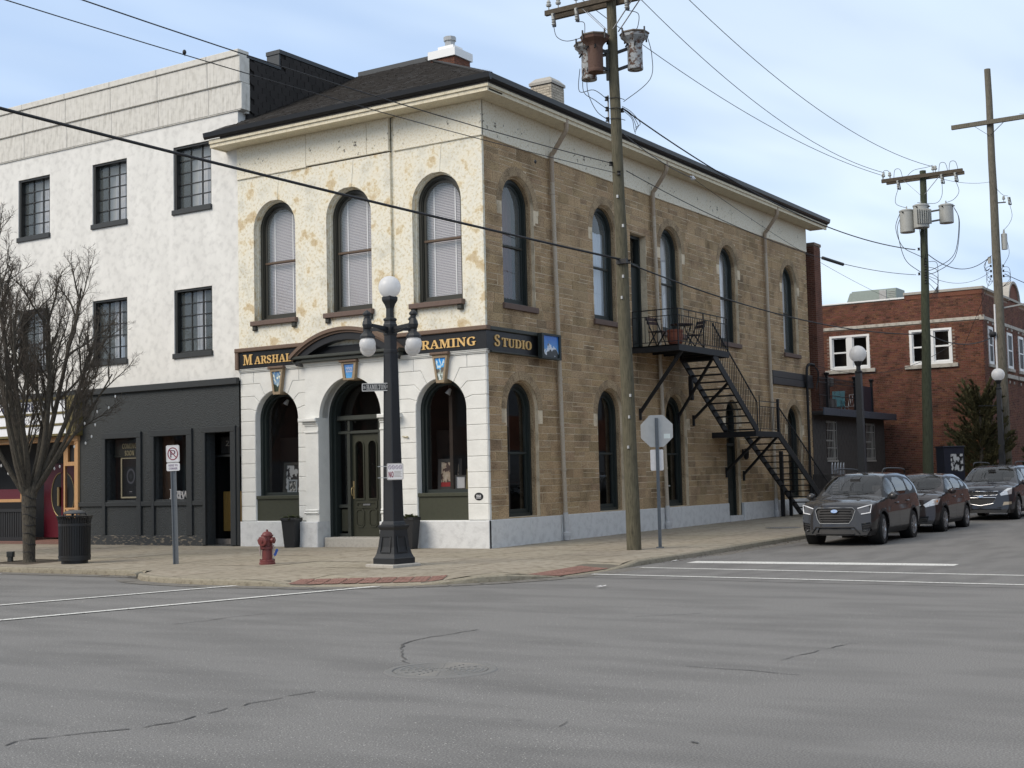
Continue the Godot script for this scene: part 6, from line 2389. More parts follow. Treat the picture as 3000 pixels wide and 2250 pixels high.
	p.box(Vector3(0.0, 0.12, -0.04), Vector3(0.05, 0.36, 0.04))
	p.beam(Vector3(0.03, 0.33, 0), Vector3(0.14, 0.38, 0), 0.02, 0.02)
	obj("bracket", p, M.black, lt)
	p = MB.new()
	p.lathe([Vector2(0.04, 0.0), Vector2(0.09, 0.06), Vector2(0.11, 0.28), Vector2(0.0, 0.38)], 6, Vector3(0.14, 0, 0), false)
	obj("lamp_case", p, M.car_black, lt)

# ---------------------------------------------------------------- signs on the corner building
func picture(kind: String) -> Image:
	var im := Image.create(64, 96, false, Image.FORMAT_RGB8)
	var n := FastNoiseLite.new()
	n.seed = kind.hash() % 1000
	n.frequency = 0.028
	n.fractal_octaves = 4
	for y in 96:
		for x in 64:
			var t := y / 96.0
			var k := n.get_noise_2d(x * 1.6, y)
			var c := Color(0.16, 0.42, 0.78).lerp(Color(0.50, 0.72, 0.88), t)
			if kind == "mountain":
				var ridge := 0.30 + 0.85 * absf(x / 64.0 - 0.50) + k * 0.28
				if t > ridge:
					c = Color(0.85, 0.88, 0.92) if k > -0.15 else Color(0.40, 0.46, 0.55)
				if t > 0.72 + k * 0.35:
					c = Color(0.20, 0.23, 0.24)
			elif kind == "peak":
				c = Color(0.10, 0.52, 0.85).lerp(Color(0.55, 0.80, 0.92), t)
				if k > 0.18 and t < 0.45:
					c = Color(0.78, 0.86, 0.90)
				if t > 0.48 + k * 0.2:
					c = Color(0.38, 0.36, 0.34) if k < 0.05 else Color(0.62, 0.66, 0.62)
				if t > 0.72:
					c = Color(0.80, 0.84, 0.84) if k > -0.05 else Color(0.42, 0.48, 0.45)
			elif kind == "cloud":
				c = Color(0.30, 0.45, 0.62).lerp(Color(0.62, 0.72, 0.78), t)
				if k > 0.0 and t < 0.70:
					c = c.lerp(Color(0.90, 0.90, 0.82), clampf(k * 3.0, 0, 1))
				if t > 0.72 + k * 0.2:
					c = Color(0.18, 0.22, 0.16)
			elif kind == "blue":
				c = Color(0.32, 0.48, 0.72).lerp(Color(0.30, 0.62, 0.86), t)
				c = c.lightened(clampf(k * 0.4, 0, 0.3))
			elif kind == "warm":
				c = Color(0.62, 0.52, 0.42).lerp(Color(0.80, 0.74, 0.66), 0.5 + k)
				if k < -0.12:
					c = Color(0.30, 0.20, 0.16)
				if t > 0.80:
					c = Color(0.62, 0.08, 0.07)
			elif kind == "engine":
				c = Color(0.08, 0.08, 0.09)
				if k > 0.02:
					c = Color(0.75, 0.76, 0.76)
				elif k > -0.1:
					c = Color(0.38, 0.39, 0.40)
			else:
				c = Color(0.25, 0.27, 0.26).lerp(Color(0.70, 0.70, 0.68), clampf(k * 2.5 + 0.25, 0, 1))
			im.set_pixel(x, y, c)
	return im

func build_signs() -> void:
	var S := thing("framing_sign", "black fascia signboard with gold letters MARSHALL FRAMING STUDIO wrapping the building's corner", "sign", Vector3.ZERO)
	var b := MB.new().at(FRONT)
	b.box(Vector3(-8.18, 4.90, 0.0), Vector3(-5.6, 5.36, 0.10))
	b.box(Vector3(-2.9, 4.90, 0.0), Vector3(0.10, 5.36, 0.10))
	b.box(Vector3(-5.6, 4.92, 0.0), Vector3(-2.9, 5.30, 0.09))
	obj("front_board", b, M.sign_black, S)
	b = MB.new().at(SIDE)
	b.box(Vector3(0.0, 4.86, 0.0), Vector3(2.40, 5.355, 0.10))
	obj("side_board", b, M.sign_black, S)
	b = MB.new().at(FRONT)
	b.cbox(Vector3(-8.31, 5.36, 0.0), Vector3(-5.75, 5.47, 0.17), 0.015)
	b.cbox(Vector3(-2.75, 5.36, 0.0), Vector3(0.16, 5.47, 0.17), 0.015)
	b.cbox(Vector3(-8.31, 4.88, 0.0), Vector3(-8.185, 5.36, 0.15), 0.015)
	obj("brown_cap", b, M.brown_paint, S)
	b = MB.new().at(SIDE)
	b.cbox(Vector3(0.0, 5.36, 0.0), Vector3(2.42, 5.46, 0.16), 0.015)
	b.cbox(Vector3(2.40, 4.84, 0.0), Vector3(2.46, 5.36, 0.13), 0.01)
	b.cbox(Vector3(0.11, 4.82, 0.0), Vector3(2.42, 4.86, 0.12), 0.01)
	obj("dark_cap", b, M.ped_green, S)
	var put := func(s: String, h: float, u: float, y: float, wd: float, T: Transform3D) -> void:
		put_text(s, h, 0.024, FONT.serif, M.gold, T * Transform3D(Basis.IDENTITY, Vector3(u, y, 0.112)), S, "letters", wd)
	put.call("M", 0.285, -7.835, 5.14, 0.35, FRONT)
	put.call("ARSHALL", 0.215, -6.82, 5.105, 1.54, FRONT)
	put.call("F", 0.285, -2.17, 5.135, 0.26, FRONT)
	put.call("RAMING", 0.22, -1.035, 5.10, 1.66, FRONT)
	put.call("S", 0.285, 0.36, 5.12, 0.23, SIDE)
	put.call("TUDIO", 0.22, 1.27, 5.095, 1.40, SIDE)
	# painted keystones
	var keys := [["cloud", -6.785, 0.235, 0.125, 4.125, "painted keystone with a cloudy sky over the left shop window"], ["blue", -4.175, 0.25, 0.185, 4.365, "painted keystone with a blue house number over the front door"], ["peak", -1.305, 0.235, 0.12, 4.125, "painted keystone with a bright blue mountain over the right shop window"]]
	for k in keys:
		var x: float = k[1]
		var t := thing("painted_keystone", k[5], "keystone", Vector3(x, k[4], 0.0), 0.0, "painted keystones over the ground floor arches")
		var h: float = 4.84 - k[4]
		var d: float = 0.22 if k[0] == "blue" else 0.13
		var o := PackedVector2Array([Vector2(-k[3], 0), Vector2(k[3], 0), Vector2(k[2], h), Vector2(-k[2], h)])
		var f := 0.28 if k[0] != "blue" else 0.3
		var i2 := PackedVector2Array([Vector2(-k[3] * (1 - f * 1.4), h * 0.10), Vector2(k[3] * (1 - f * 1.4), h * 0.10), Vector2(k[2] * (1 - f), h * 0.88), Vector2(-k[2] * (1 - f), h * 0.88)])
		var mb := MB.new()
		mb.prism(o, -0.2, d - 0.04)
		mb.band(i2, o, d - 0.05, d, true)
		obj("frame", mb, M.tan_paint, t)
		mb = MB.new()
		mb.quad_uv(Vector3(i2[0].x, i2[0].y, d - 0.03), Vector3(i2[1].x, i2[1].y, d - 0.03), Vector3(i2[2].x, i2[2].y, d - 0.03), Vector3(i2[3].x, i2[3].y, d - 0.03))
		obj("painting", mb, image_mat("painting_" + k[0], picture(k[0]), 0.4), t)
		mb = MB.new()
		mb.cbox(Vector3(-k[2] - 0.05, h - 0.01, 0.0), Vector3(k[2] + 0.05, h + 0.055, d + 0.05), 0.015)
		obj("cap", mb, M.brown_paint, t)
		if k[0] == "blue":
			put_text("222", 0.13, 0.006, FONT.serif, M.number_pale, Transform3D(Basis.IDENTITY, Vector3(0.0, h * 0.56, d - 0.024)), t, "house_number", 0.20)
	# picture box on the side
	var P := thing("picture_box_sign", "framed picture of a snowy mountain hung at the end of the side signboard", "sign", Vector3(0.0, 4.78, -2.68))
	var mb := MB.new().at(SIDE)
	mb.band(rect(-0.38, 0.05, 0.40, 0.62), rect(-0.48, 0.0, 0.50, 0.67), 0.17, 0.30, true)
	mb.box(Vector3(-0.46, 0.02, 0.175), Vector3(0.48, 0.65, 0.255))
	obj("frame", mb, M.frame_green, P)
	mb = MB.new().at(SIDE)
	mb.quad_uv(Vector3(-0.38, 0.05, 0.265), Vector3(0.40, 0.05, 0.265), Vector3(0.40, 0.62, 0.265), Vector3(-0.38, 0.62, 0.265))
	obj("picture", mb, image_mat("mountain_print", picture("mountain"), 0.25), P)
	mb = MB.new().at(SIDE)
	mb.box(Vector3(-0.3, 0.2, 0.0), Vector3(-0.2, 0.4, 0.18))
	obj("bracket", mb, M.iron, P)
	# oval plaque
	var Q := thing("oval_plaque", "small black oval plaque reading 1864 low on the white corner pier", "plaque", Vector3(-0.29, 1.27, 0.0))
	mb = MB.new()
	var ov := PackedVector2Array()
	for k in 24:
		ov.push_back(Vector2(cos(TAU * k / 24) * 0.13, sin(TAU * k / 24) * 0.095))
	mb.prism(ov, -0.005, 0.015, 0.006)
	obj("plate", mb, M.sign_black, Q)
	put_text("1864", 0.062, 0.004, FONT.bold, M.sign_white, Transform3D(Basis.IDENTITY, Vector3(0, 0.012, 0.017)), Q, "numerals", 0.145)
	mb = MB.new()
	mb.box(Vector3(-0.075, -0.045, 0.014), Vector3(0.075, -0.033, 0.0175))
	obj("line", mb, M.sign_white, Q)
	var cm := thing("wall_tap", "small pale pipe fitting on the white pier right of the front door", "pipe", Vector3(-2.5, 2.81, 0.0))
	mb = MB.new()
	mb.tube([Vector3(-0.09, 0.02, 0.03), Vector3(0.09, -0.015, 0.03)], 0.016, 0.016, 6)
	mb.ball(Vector3(0.06, 0.0, 0.03), 0.03, 8, 6)
	mb.tube([Vector3(0.0, 0.0, -0.03), Vector3(0.0, 0.0, 0.03)], 0.02, 0.02, 6)
	obj("fitting", mb, M.cream_frame, cm)

# ---------------------------------------------------------------- street lamps
func sq(mb: MB, prof: Array, seg := 4, o := Vector3.ZERO) -> void:      # a square lathe: prof holds half widths and heights
	var p := []
	for q in prof:
		p.push_back(Vector2(q[0] * sqrt(2.0) if seg == 4 else q[0], q[1]))
	mb.lathe(p, seg, o, false, Vector3.UP, PI / 4 if seg == 4 else PI / 8)

func build_lamps() -> void:
	var L := thing("street_lamp", "black cast iron street lamp with one upper and four hanging white globes at the corner", "street lamp", Vector3(1.38, walk_y(1.38, 5.6), 5.60), -0.12)
	var I: Material = M.lamp_iron
	var mb := MB.new()
	mb.prism(PackedVector2Array([Vector2(-0.46, -0.40), Vector2(0.40, -0.46), Vector2(0.50, 0.30), Vector2(0.30, 0.46), Vector2(-0.42, 0.42)]), 0.0, 0.05, 0.01)
	var pad := MB.new().at(Transform3D(Basis(Vector3(1, 0, 0), Vector3(0, 0, -1), Vector3(0, 1, 0)), Vector3.ZERO))
	pad.prism(PackedVector2Array([Vector2(-0.42, -0.40), Vector2(0.40, -0.44), Vector2(0.46, 0.30), Vector2(0.28, 0.42), Vector2(-0.40, 0.40)]), -0.02, 0.06, 0.015)
	obj("concrete_pad", pad, M.concrete_cap, L)
	mb = MB.new()
	sq(mb, [[0.30, 0.06], [0.30, 0.17], [0.285, 0.185], [0.255, 0.26], [0.225, 0.40], [0.205, 0.58], [0.195, 0.74], [0.20, 0.75], [0.225, 0.80], [0.225, 0.83], [0.18, 0.85], [0.165, 0.90], [0.15, 0.92]])
	obj("base", mb, I, L)
	for k in 4:                                              # raised panels on the flared base
		var pm := MB.new()
		var a := PI / 2 * k
		var Bq := Basis(Vector3.UP, a)
		var f := func(s: float, y: float) -> Vector3:
			var hw := 0.225 if y > 0.39 else lerpf(0.262, 0.225, (y - 0.24) / 0.16)
			if y > 0.41:
				hw = lerpf(0.225, 0.205, (y - 0.40) / 0.18)
			return Bq * Vector3(s, y, hw + 0.006)
		for q in [[-0.13, 0.28, 0.13, 0.32], [-0.115, 0.60, 0.115, 0.625]]:
			pm.quad(f.call(q[0], q[1]), f.call(q[2], q[1]), f.call(q[2], q[3]), f.call(q[0], q[3]))
		for s in [-1.0, 1.0]:
			pm.beam(f.call(s * 0.135, 0.29), f.call(s * 0.115, 0.61), 0.018, 0.02)
		pm.beam(f.call(-0.13, 0.29), f.call(0.13, 0.29), 0.02, 0.02)
		pm.beam(f.call(-0.115, 0.61), f.call(0.115, 0.61), 0.02, 0.02)
		obj("base_panel", pm, I, L)
	mb = MB.new()
	sq(mb, [[0.142, 0.90], [0.120, 2.6], [0.093, 4.35], [0.100, 4.36], [0.100, 4.42], [0.092, 4.43], [0.090, 4.72], [0.10, 4.74], [0.10, 4.95], [0.088, 4.98], [0.085, 5.02], [0.098, 5.04], [0.098, 5.07], [0.058, 5.10], [0.055, 5.28], [0.075, 5.36], [0.11, 5.44], [0.115, 5.47], [0.115, 5.52], [0.09, 5.54]])
	obj("shaft", mb, I, L)
	for s in [-1.0, 1.0]:                                     # chamfer strips on the shaft's corners
		for t in [-1.0, 1.0]:
			mb = MB.new()
			mb.beam(Vector3(s * 0.140, 0.92, t * 0.140), Vector3(s * 0.094, 4.34, t * 0.094), 0.022, 0.022)
			obj("corner_moulding", mb, I, L)
	mb = MB.new()
	mb.ball(Vector3(0, 5.73, 0), 0.232, 28, 18)
	obj("globe", mb, M.globe, L)
	for k in 4:
		var Bq := Transform3D(Basis(Vector3.UP, PI / 2 * k), Vector3.ZERO)
		mb = MB.new().at(Bq)
		mb.beam(Vector3(0.08, 4.86, 0), Vector3(0.60, 4.90, 0), 0.05, 0.07)
		mb.beam(Vector3(0.09, 4.78, 0), Vector3(0.35, 4.86, 0), 0.035, 0.04)
		obj("arm", mb, I, L)
		mb = MB.new().at(Bq)
		var o := Vector3(0.66, 0, 0)
		mb.lathe([Vector2(0.0, 5.20), Vector2(0.05, 5.17), Vector2(0.085, 5.13), Vector2(0.085, 5.10), Vector2(0.06, 5.08), Vector2(0.055, 5.02), Vector2(0.085, 4.97), Vector2(0.10, 4.90), Vector2(0.085, 4.83), Vector2(0.06, 4.80), Vector2(0.06, 4.77), Vector2(0.12, 4.71), Vector2(0.155, 4.66), Vector2(0.155, 4.62), Vector2(0.0, 4.62)], 8, o, false)
		obj("lamp_cap", mb, I, L)
		mb = MB.new().at(Bq)
		mb.ball(o + Vector3(0, 4.505, 0), 0.166, 24, 16)
		obj("globe", mb, M.globe, L)
	# street name blade and parking notice fixed to it
	var n := thing("street_name_sign", "cast street name blade S HAMILTON ST hung on the left of the corner lamp", "sign", Vector3(1.155, 3.625, 5.80), 0.52)
	mb = MB.new()
	var rr := rounded(0.60, 0.165, 0.02)
	mb.prism(rr, -0.012, 0.012, 0.004, true)
	obj("plate", mb, M.black, n)
	mb = MB.new()
	mb.band(rounded(0.565, 0.13, 0.012), rr, 0.0, 0.017, true)
	obj("rim", mb, M.sign_silver, n)
	put_text("HAMILTON", 0.098, 0.008, FONT.serif, M.sign_silver, Transform3D(Basis.IDENTITY, Vector3(-0.005, 0, 0.014)), n, "lettering", 0.40)
	put_text("S", 0.06, 0.008, FONT.serif, M.sign_silver, Transform3D(Basis.IDENTITY, Vector3(-0.245, 0, 0.014)), n, "lettering", 0.042)
	put_text("ST", 0.06, 0.008, FONT.serif, M.sign_silver, Transform3D(Basis.IDENTITY, Vector3(0.238, 0.004, 0.014)), n, "lettering", 0.062)
	mb = MB.new()
	mb.box(Vector3(0.295, -0.10, -0.03), Vector3(0.36, 0.10, 0.03))
	obj("clamp", mb, M.black, n)
	var np := thing("notice_sign", "small white square notice with red NO and four round symbols on the corner lamp's shaft", "sign", Vector3(1.60, 1.885, 5.80), 0.60)
	mb = MB.new()
	mb.prism(rounded(0.335, 0.335, 0.03), -0.004, 0.004, 0.001, true)
	obj("plate", mb, M.sign_white, np)
	mb = MB.new()
	mb.band(rounded(0.305, 0.305, 0.022), rounded(0.325, 0.325, 0.028), 0.003, 0.0055, true)
	obj("border", mb, M.sign_grey, np)
	for k in 4:
		mb = MB.new()
		var c := Vector3(-0.108 + k * 0.072, 0.09, 0)
		var i2 := PackedVector2Array()
		var o2 := PackedVector2Array()
		for j in 16:
			var t := TAU * j / 16
			i2.push_back(Vector2(c.x + cos(t) * 0.022, c.y + sin(t) * 0.032))
			o2.push_back(Vector2(c.x + cos(t) * 0.031, c.y + sin(t) * 0.043))
		mb.band(i2, o2, 0.003, 0.006, true)
		mb.beam(c + Vector3(-0.018, 0.024, 0.005), c + Vector3(0.018, -0.024, 0.005), 0.008, 0.003, Vector3(0, 0, 1))
		obj("symbol", mb, M.sign_mauve, np)
	put_text("NO", 0.115, 0.003, FONT.bold, M.sign_red, Transform3D(Basis.IDENTITY, Vector3(-0.085, -0.055, 0.006)), np, "lettering", 0.10)
	for k in 5:
		mb = MB.new()
		mb.box(Vector3(-0.02, 0.0 - k * 0.026, 0.003), Vector3(0.13 - 0.02 * (k % 2), 0.010 - k * 0.026, 0.006))
		obj("text_line", mb, M.sign_grey, np)
	for y in [0.11, -0.12]:
		mb = MB.new()
		mb.box(Vector3(-0.36, y - 0.007, -0.02), Vector3(-0.1, y + 0.007, -0.008))
		mb.box(Vector3(-0.36, y - 0.007, -0.30), Vector3(-0.345, y + 0.007, -0.008))
		obj("strap", mb, M.alum, np)
	# the two single-globe lamps up the side street
	for q in [[Vector3(4.85, 0, -13.7), "black single-globe street lamp beyond the fire escape, before the grey annex", 0.0], [Vector3(5.47, 0, -29.5), "black single-globe street lamp by the evergreen, farthest up the side street", -0.08]]:
		var at: Vector3 = q[0]
		at.y = walk_y(5.0, at.z)
		var s := thing("single_lamp", q[1], "street lamp", at, 0.0, "single-globe lamps along the side street")
		mb = MB.new()
		sq(mb, [[0.24, 0.0], [0.24, 0.12], [0.19, 0.3], [0.16, 0.62], [0.18, 0.66], [0.13, 0.72], [0.125, 0.8]], 8)
		obj("base", mb, I, s)
		mb = MB.new()
		sq(mb, [[0.118, 0.78], [0.085, 4.66]])
		obj("shaft", mb, I, s)
		mb = MB.new()
		sq(mb, [[0.10, 4.64], [0.115, 4.68], [0.115, 4.71], [0.07, 4.74], [0.065, 4.86], [0.11, 4.95], [0.13, 5.0], [0.13, 5.03], [0.0, 5.05]], 8)
		obj("capital", mb, I, s)
		mb = MB.new()
		mb.ball(Vector3(0, 5.25, 0), 0.262, 26, 16)
		obj("globe", mb, M.globe, s)
		if at.z < -20:
			mb = MB.new()
			mb.beam(Vector3(-0.75, 4.0, 0.35), Vector3(0, 3.98, 0), 0.025, 0.025)
			obj("banner_arm", mb, I, s)

func rounded(w: float, h: float, r: float, seg := 4) -> PackedVector2Array:
	var p := PackedVector2Array()
	for q in [[w / 2 - r, -h / 2 + r, -90.0], [w / 2 - r, h / 2 - r, 0.0], [-w / 2 + r, h / 2 - r, 90.0], [-w / 2 + r, -h / 2 + r, 180.0]]:
		for k in seg + 1:
			var t := deg_to_rad(q[2] + 90.0 * k / seg)
			p.push_back(Vector2(q[0] + cos(t) * r, q[1] + sin(t) * r))
	return p

# ---------------------------------------------------------------- utility poles
const RT := Vector3(0.8427, 0.0, -0.5383)     # across the view, to the right, and away along it
const FW := Vector3(-0.5383, 0.0, -0.8427)

func old_transformer(P: Node3D, o: Vector3, m: Material, toward: Vector3) -> void:       # a riveted can with a broad hexagonal lid
	var t := holder("transformer", P)
	var mb := MB.new()
	mb.lathe([Vector2(0.0, -0.36), Vector2(0.185, -0.36), Vector2(0.19, -0.34), Vector2(0.19, -0.30), Vector2(0.182, -0.28), Vector2(0.182, 0.26), Vector2(0.20, 0.30)], 20, o)
	obj("can", mb, m, t)
	mb = MB.new()
	mb.lathe([Vector2(0.195, 0.28), Vector2(0.24, 0.34), Vector2(0.33, 0.42), Vector2(0.345, 0.50), Vector2(0.33, 0.52), Vector2(0.0, 0.60)], 8, o, false, Vector3.UP, 0.4)
	obj("head", mb, M.tank_rusty if m == M.tank_rusty else M.tank_brown, t)
	mb = MB.new()
	mb.lathe([Vector2(0.345, 0.485), Vector2(0.365, 0.50), Vector2(0.355, 0.53), Vector2(0.0, 0.615)], 8, o, false, Vector3.UP, 0.4)
	obj("lid", mb, M.tank_lid, t)
	for k in 4:
		var a := 0.4 + TAU * k / 4.0
		mb = MB.new()
		mb.box(o + Vector3(cos(a) * 0.37 - 0.015, 0.38, sin(a) * 0.37 - 0.015), o + Vector3(cos(a) * 0.37 + 0.015, 0.60, sin(a) * 0.37 + 0.015))
		obj("clamp", mb, M.car_black, t)
	for y in [-0.22, 0.2]:
		mb = MB.new()
		mb.beam(o + toward.normalized() * 0.17 + Vector3(0, y, 0), o + toward + Vector3(0, y - 0.03, 0), 0.05, 0.07)
		obj("bracket", mb, M.car_black, t)
	mb = MB.new()
	mb.tube([o + Vector3(0.1, 0.26, 0.17), o + Vector3(0.12, 0.16, 0.24)], 0.025, 0.02, 6)
	mb.tube([o + Vector3(-0.1, 0.26, 0.17), o + Vector3(-0.12, 0.16, 0.24)], 0.025, 0.02, 6)
	obj("bushing", mb, M.car_black, t)

func new_transformer(P: Node3D, o: Vector3, r: float, h: float, fins: bool, toward: Vector3) -> void:
	var t := holder("transformer", P)
	var mb := MB.new()
	mb.lathe([Vector2(0.0, -h / 2), Vector2(r * 0.97, -h / 2), Vector2(r, -h / 2 + 0.02), Vector2(r, h / 2 - 0.05), Vector2(r * 1.06, h / 2 - 0.045), Vector2(r * 1.06, h / 2), Vector2(r * 0.8, h / 2 + 0.03), Vector2(0.0, h / 2 + 0.05)], 22, o)
	obj("can", mb, M.tank_grey, t)
	if fins:
		for k in 9:
			mb = MB.new()
			var a := PI * 0.05 + (k - 4) * 0.22
			var d := (-FW * cos(a) + RT * sin(a))
			mb.beam(o + d * (r + 0.03) + Vector3(0, -h * 0.36, 0), o + d * (r + 0.03) + Vector3(0, h * 0.28, 0), 0.02, 0.12, d)
			obj("fin", mb, M.tank_grey, t)
	for s in [-1.0, 1.0]:
		mb = MB.new()
		mb.tube([o + RT * r * 0.6 * s - FW * r * 0.6 + Vector3(0, h * 0.36, 0), o + RT * r * 0.95 * s - FW * r * 0.9 + Vector3(0, h * 0.40, 0)], 0.03, 0.02, 6)
		obj("bushing", mb, M.car_black, t)
	mb = MB.new()
	mb.tube([o + Vector3(0, h / 2, 0), o + Vector3(0, h / 2 + 0.16, 0)], 0.03, 0.02, 6)
	obj("top_bushing", mb, M.tank_grey, t)
	for y in [-0.25 * h, 0.3 * h]:
		mb = MB.new()
		mb.beam(o + toward.normalized() * r * 0.9 + Vector3(0, y, 0), o + toward + Vector3(0, y, 0), 0.05, 0.06)
		obj("bracket", mb, M.steel_dark, t)

func cutout(P: Node3D, o: Vector3, tilt := 0.25) -> void:
	var c := holder("fuse_cutout", P)
	var mb := MB.new()
	mb.tube([o, o + Vector3(0.02, -0.14, 0.0)], 0.045, 0.045, 8)
	mb.lathe([Vector2(0.03, -0.30), Vector2(0.055, -0.27), Vector2(0.03, -0.24), Vector2(0.055, -0.21), Vector2(0.03, -0.18), Vector2(0.055, -0.15), Vector2(0.03, -0.12)], 8, o + Vector3(0.02, 0, 0))
	obj("porcelain", mb, M.tank_grey, c)
	mb = MB.new()
	mb.tube([o + Vector3(tilt * 0.3, -0.05, 0.05), o + Vector3(tilt * 0.5, -0.34, 0.08)], 0.018, 0.018, 6)
	mb.beam(o + Vector3(0, -0.05, 0), o + Vector3(tilt * 0.35, -0.04, 0.06), 0.025, 0.04)
	mb.beam(o + Vector3(0, -0.31, 0), o + Vector3(tilt * 0.5, -0.35, 0.08), 0.03, 0.05)
	obj("fuse_holder", mb, M.car_black, c)

func pin(P: Node3D, o: Vector3) -> void:
	var mb := MB.new()
	mb.lathe([Vector2(0.015, 0.0), Vector2(0.015, 0.10), Vector2(0.06, 0.10), Vector2(0.07, 0.14), Vector2(0.045, 0.17), Vector2(0.055, 0.20), Vector2(0.03, 0.25), Vector2(0.0, 0.26)], 10, o)
	obj("pin_insulator", mb, M.tank_grey, P)

func spool(P: Node3D, o: Vector3) -> void:
	var mb := MB.new()
	mb.lathe([Vector2(0.0, -0.05), Vector2(0.05, -0.045), Vector2(0.03, 0.0), Vector2(0.05, 0.045), Vector2(0.0, 0.05)], 10, o)
	obj("spool", mb, M.car_black, P)

func lead(P: Node3D, pts: Array, r := 0.009) -> void:
	var mb := MB.new()
	mb.tube(spline(pts, 6), r, r, 5, false)
	obj("lead", mb, M.cable, P)

func pole_shaft(P: Node3D, base: Vector3, top: Vector3, r0: float, r1: float, m: Material) -> void:
	var mb := MB.new()
	var pts := []
	for k in 15:
		var t := k / 14.0
		pts.push_back(base.lerp(top, t) + Vector3(sin(k * 2.1) * 0.008, 0, cos(k * 1.3) * 0.008))
	mb.tube(pts, r0, r1, 18)
	obj("shaft", mb, m, P)

func build_poles() -> void:
	# ---- near pole at the corner
	var b0 := Vector3(3.67, walk_y(3.67, -0.55) - 0.02, -0.55)
	var P := thing("utility_pole", "tall weathered wooden utility pole with three rusty transformers beside the stop sign", "utility pole", Vector3.ZERO)
	var t0 := Vector3(3.50, 14.6, -0.45)
	pole_shaft(P, b0, t0, 0.172, 0.108, M.pole_wood)
	var c := func(y: float) -> Vector3: return b0.lerp(t0, y / 14.6)
	for s in [-1.0, 1.0]:
		var mb := MB.new()
		mb.box(Vector3(3.52 - 1.72, 12.98, -0.45 + s * 0.175 - 0.05), Vector3(3.52 + 1.6, 13.10, -0.45 + s * 0.175 + 0.05))
		obj("crossarm", mb, M.arm_wood, P)
	for s in [-1.0, 1.0]:
		for d in [-1.0, 1.0]:
			var mb := MB.new()
			mb.beam(Vector3(3.52 + s * 0.72, 12.98, -0.45 + d * 0.14), Vector3(3.53 + s * 0.10, 12.30, -0.45 + d * 0.13), 0.035, 0.012)
			obj("arm_brace", mb, M.steel, P)
	for x in [-1.62, -1.35, -0.85, 0.9, 1.5]:
		pin(P, Vector3(3.52 + x, 13.10, -0.27))
	for x in [-1.45, -0.80, 0.55]:
		cutout(P, Vector3(3.52 + x, 12.95, -0.16))
	var mid: Vector3 = c.call(11.6)
	var q1: Vector3 = mid - RT * 0.44 - FW * 0.22
	var q2: Vector3 = mid - RT * 0.56 + FW * 0.42 + Vector3(0, 0.02, 0)
	var q3: Vector3 = mid + RT * 0.52 + Vector3(0, 0.12, 0)
	q1.y = 11.60
	old_transformer(P, q2, M.tank_rusty, (mid - q2) * 0.85)
	old_transformer(P, q1, M.tank_brown, (mid - q1) * 0.85)
	old_transformer(P, q3, M.tank_rusty, (mid - q3) * 0.85)
	var mb0 := MB.new()
	mb0.box(mid + Vector3(-0.12, -0.5, 0.10), mid + Vector3(-0.06, 0.25, 0.16))
	obj("mounting_channel", mb0, M.steel_dark, P)
	lead(P, [Vector3(2.10, 12.62, -0.15), Vector3(2.18, 12.35, -0.15), Vector3(2.5, 12.17, -0.1), q1 + Vector3(-0.3, 0.56, 0)])
	lead(P, [Vector3(2.76, 12.6, -0.15), q1 + Vector3(-0.28, 0.9, 0.0), q1 + Vector3(-0.28, 0.58, 0)])
	lead(P, [Vector3(4.1, 12.6, -0.12), Vector3(4.22, 12.6, -0.5), Vector3(4.12, 12.35, -0.65), q3 + Vector3(0.0, 0.6, 0.0)])
	lead(P, [q3 - Vector3(-0.33, -0.42, 0), q3 + RT * 0.40 + Vector3(0, 0.0, 0), q3 + RT * 0.34 + Vector3(0, -0.6, 0), c.call(10.5) + RT * 0.2 + Vector3(0, 0.1, 0)])
	for k in 3:
		var sp: Vector3 = c.call(10.68 - k * 0.25) - RT * 0.20
		spool(P, sp)
		lead(P, [q2 + Vector3(-0.14 + 0.1 * k, -0.1, 0.2), q2 - RT * (0.20 - 0.1 * k) + Vector3(0, -0.65, 0.1), sp - RT * (0.30 - 0.02 * k) + Vector3(0, 0.22, 0), sp])
		lead(P, [sp, sp + RT * 0.2 - FW * 0.17 + Vector3(0, -0.02, 0), sp + RT * 0.42 + Vector3(0, -0.03, 0)])
	var rk: Vector3 = c.call(10.42) - RT * 0.17
	mb0 = MB.new()
	mb0.beam(rk + Vector3(0, 0.34, 0), rk + Vector3(0, -0.34, 0), 0.03, 0.03)
	obj("spool_rack", mb0, M.steel, P)
	var bp: Vector3 = c.call(10.39) + RT * 0.16
	spool(P, bp)
	for k in 4:
		lead(P, [bp + Vector3(0, 0.1 - k * 0.03, 0), bp + RT * 0.22 + Vector3(0, -0.05 - 0.05 * k, 0), bp + RT * (0.42 - 0.05 * k) + Vector3(0, -0.32 - 0.05 * k, 0), bp + RT * 0.30 + Vector3(0, -0.42 - 0.05 * k, 0)], 0.008)
	spool(P, c.call(9.1) - RT * 0.17 - FW * 0.05)
	spool(P, c.call(8.85) - FW * 0.16)
	spool(P, c.call(6.75) + RT * 0.15 - FW * 0.1)
	mb0 = MB.new()
	var lo: Vector3 = c.call(6.75)
	mb0.box(lo + Vector3(-0.05, -0.06, 0.12), lo + Vector3(0.22, 0.05, 0.20))
	obj("cable_clamp", mb0, M.car_black, P)
	for k in 7:
		mb0 = MB.new()
		var yy: float = [2.4, 3.1, 3.6, 5.9, 6.4, 7.6, 8.3][k]
		var pp: Vector3 = c.call(yy) - FW * (0.172 - 0.0044 * yy) + RT * 0.05 * ((k % 3) - 1)
		mb0.box(pp - Vector3(0.02, 0.035, 0.02), pp + Vector3(0.02, 0.035, 0.02))
		obj("pole_tag", mb0, M.alum, P)
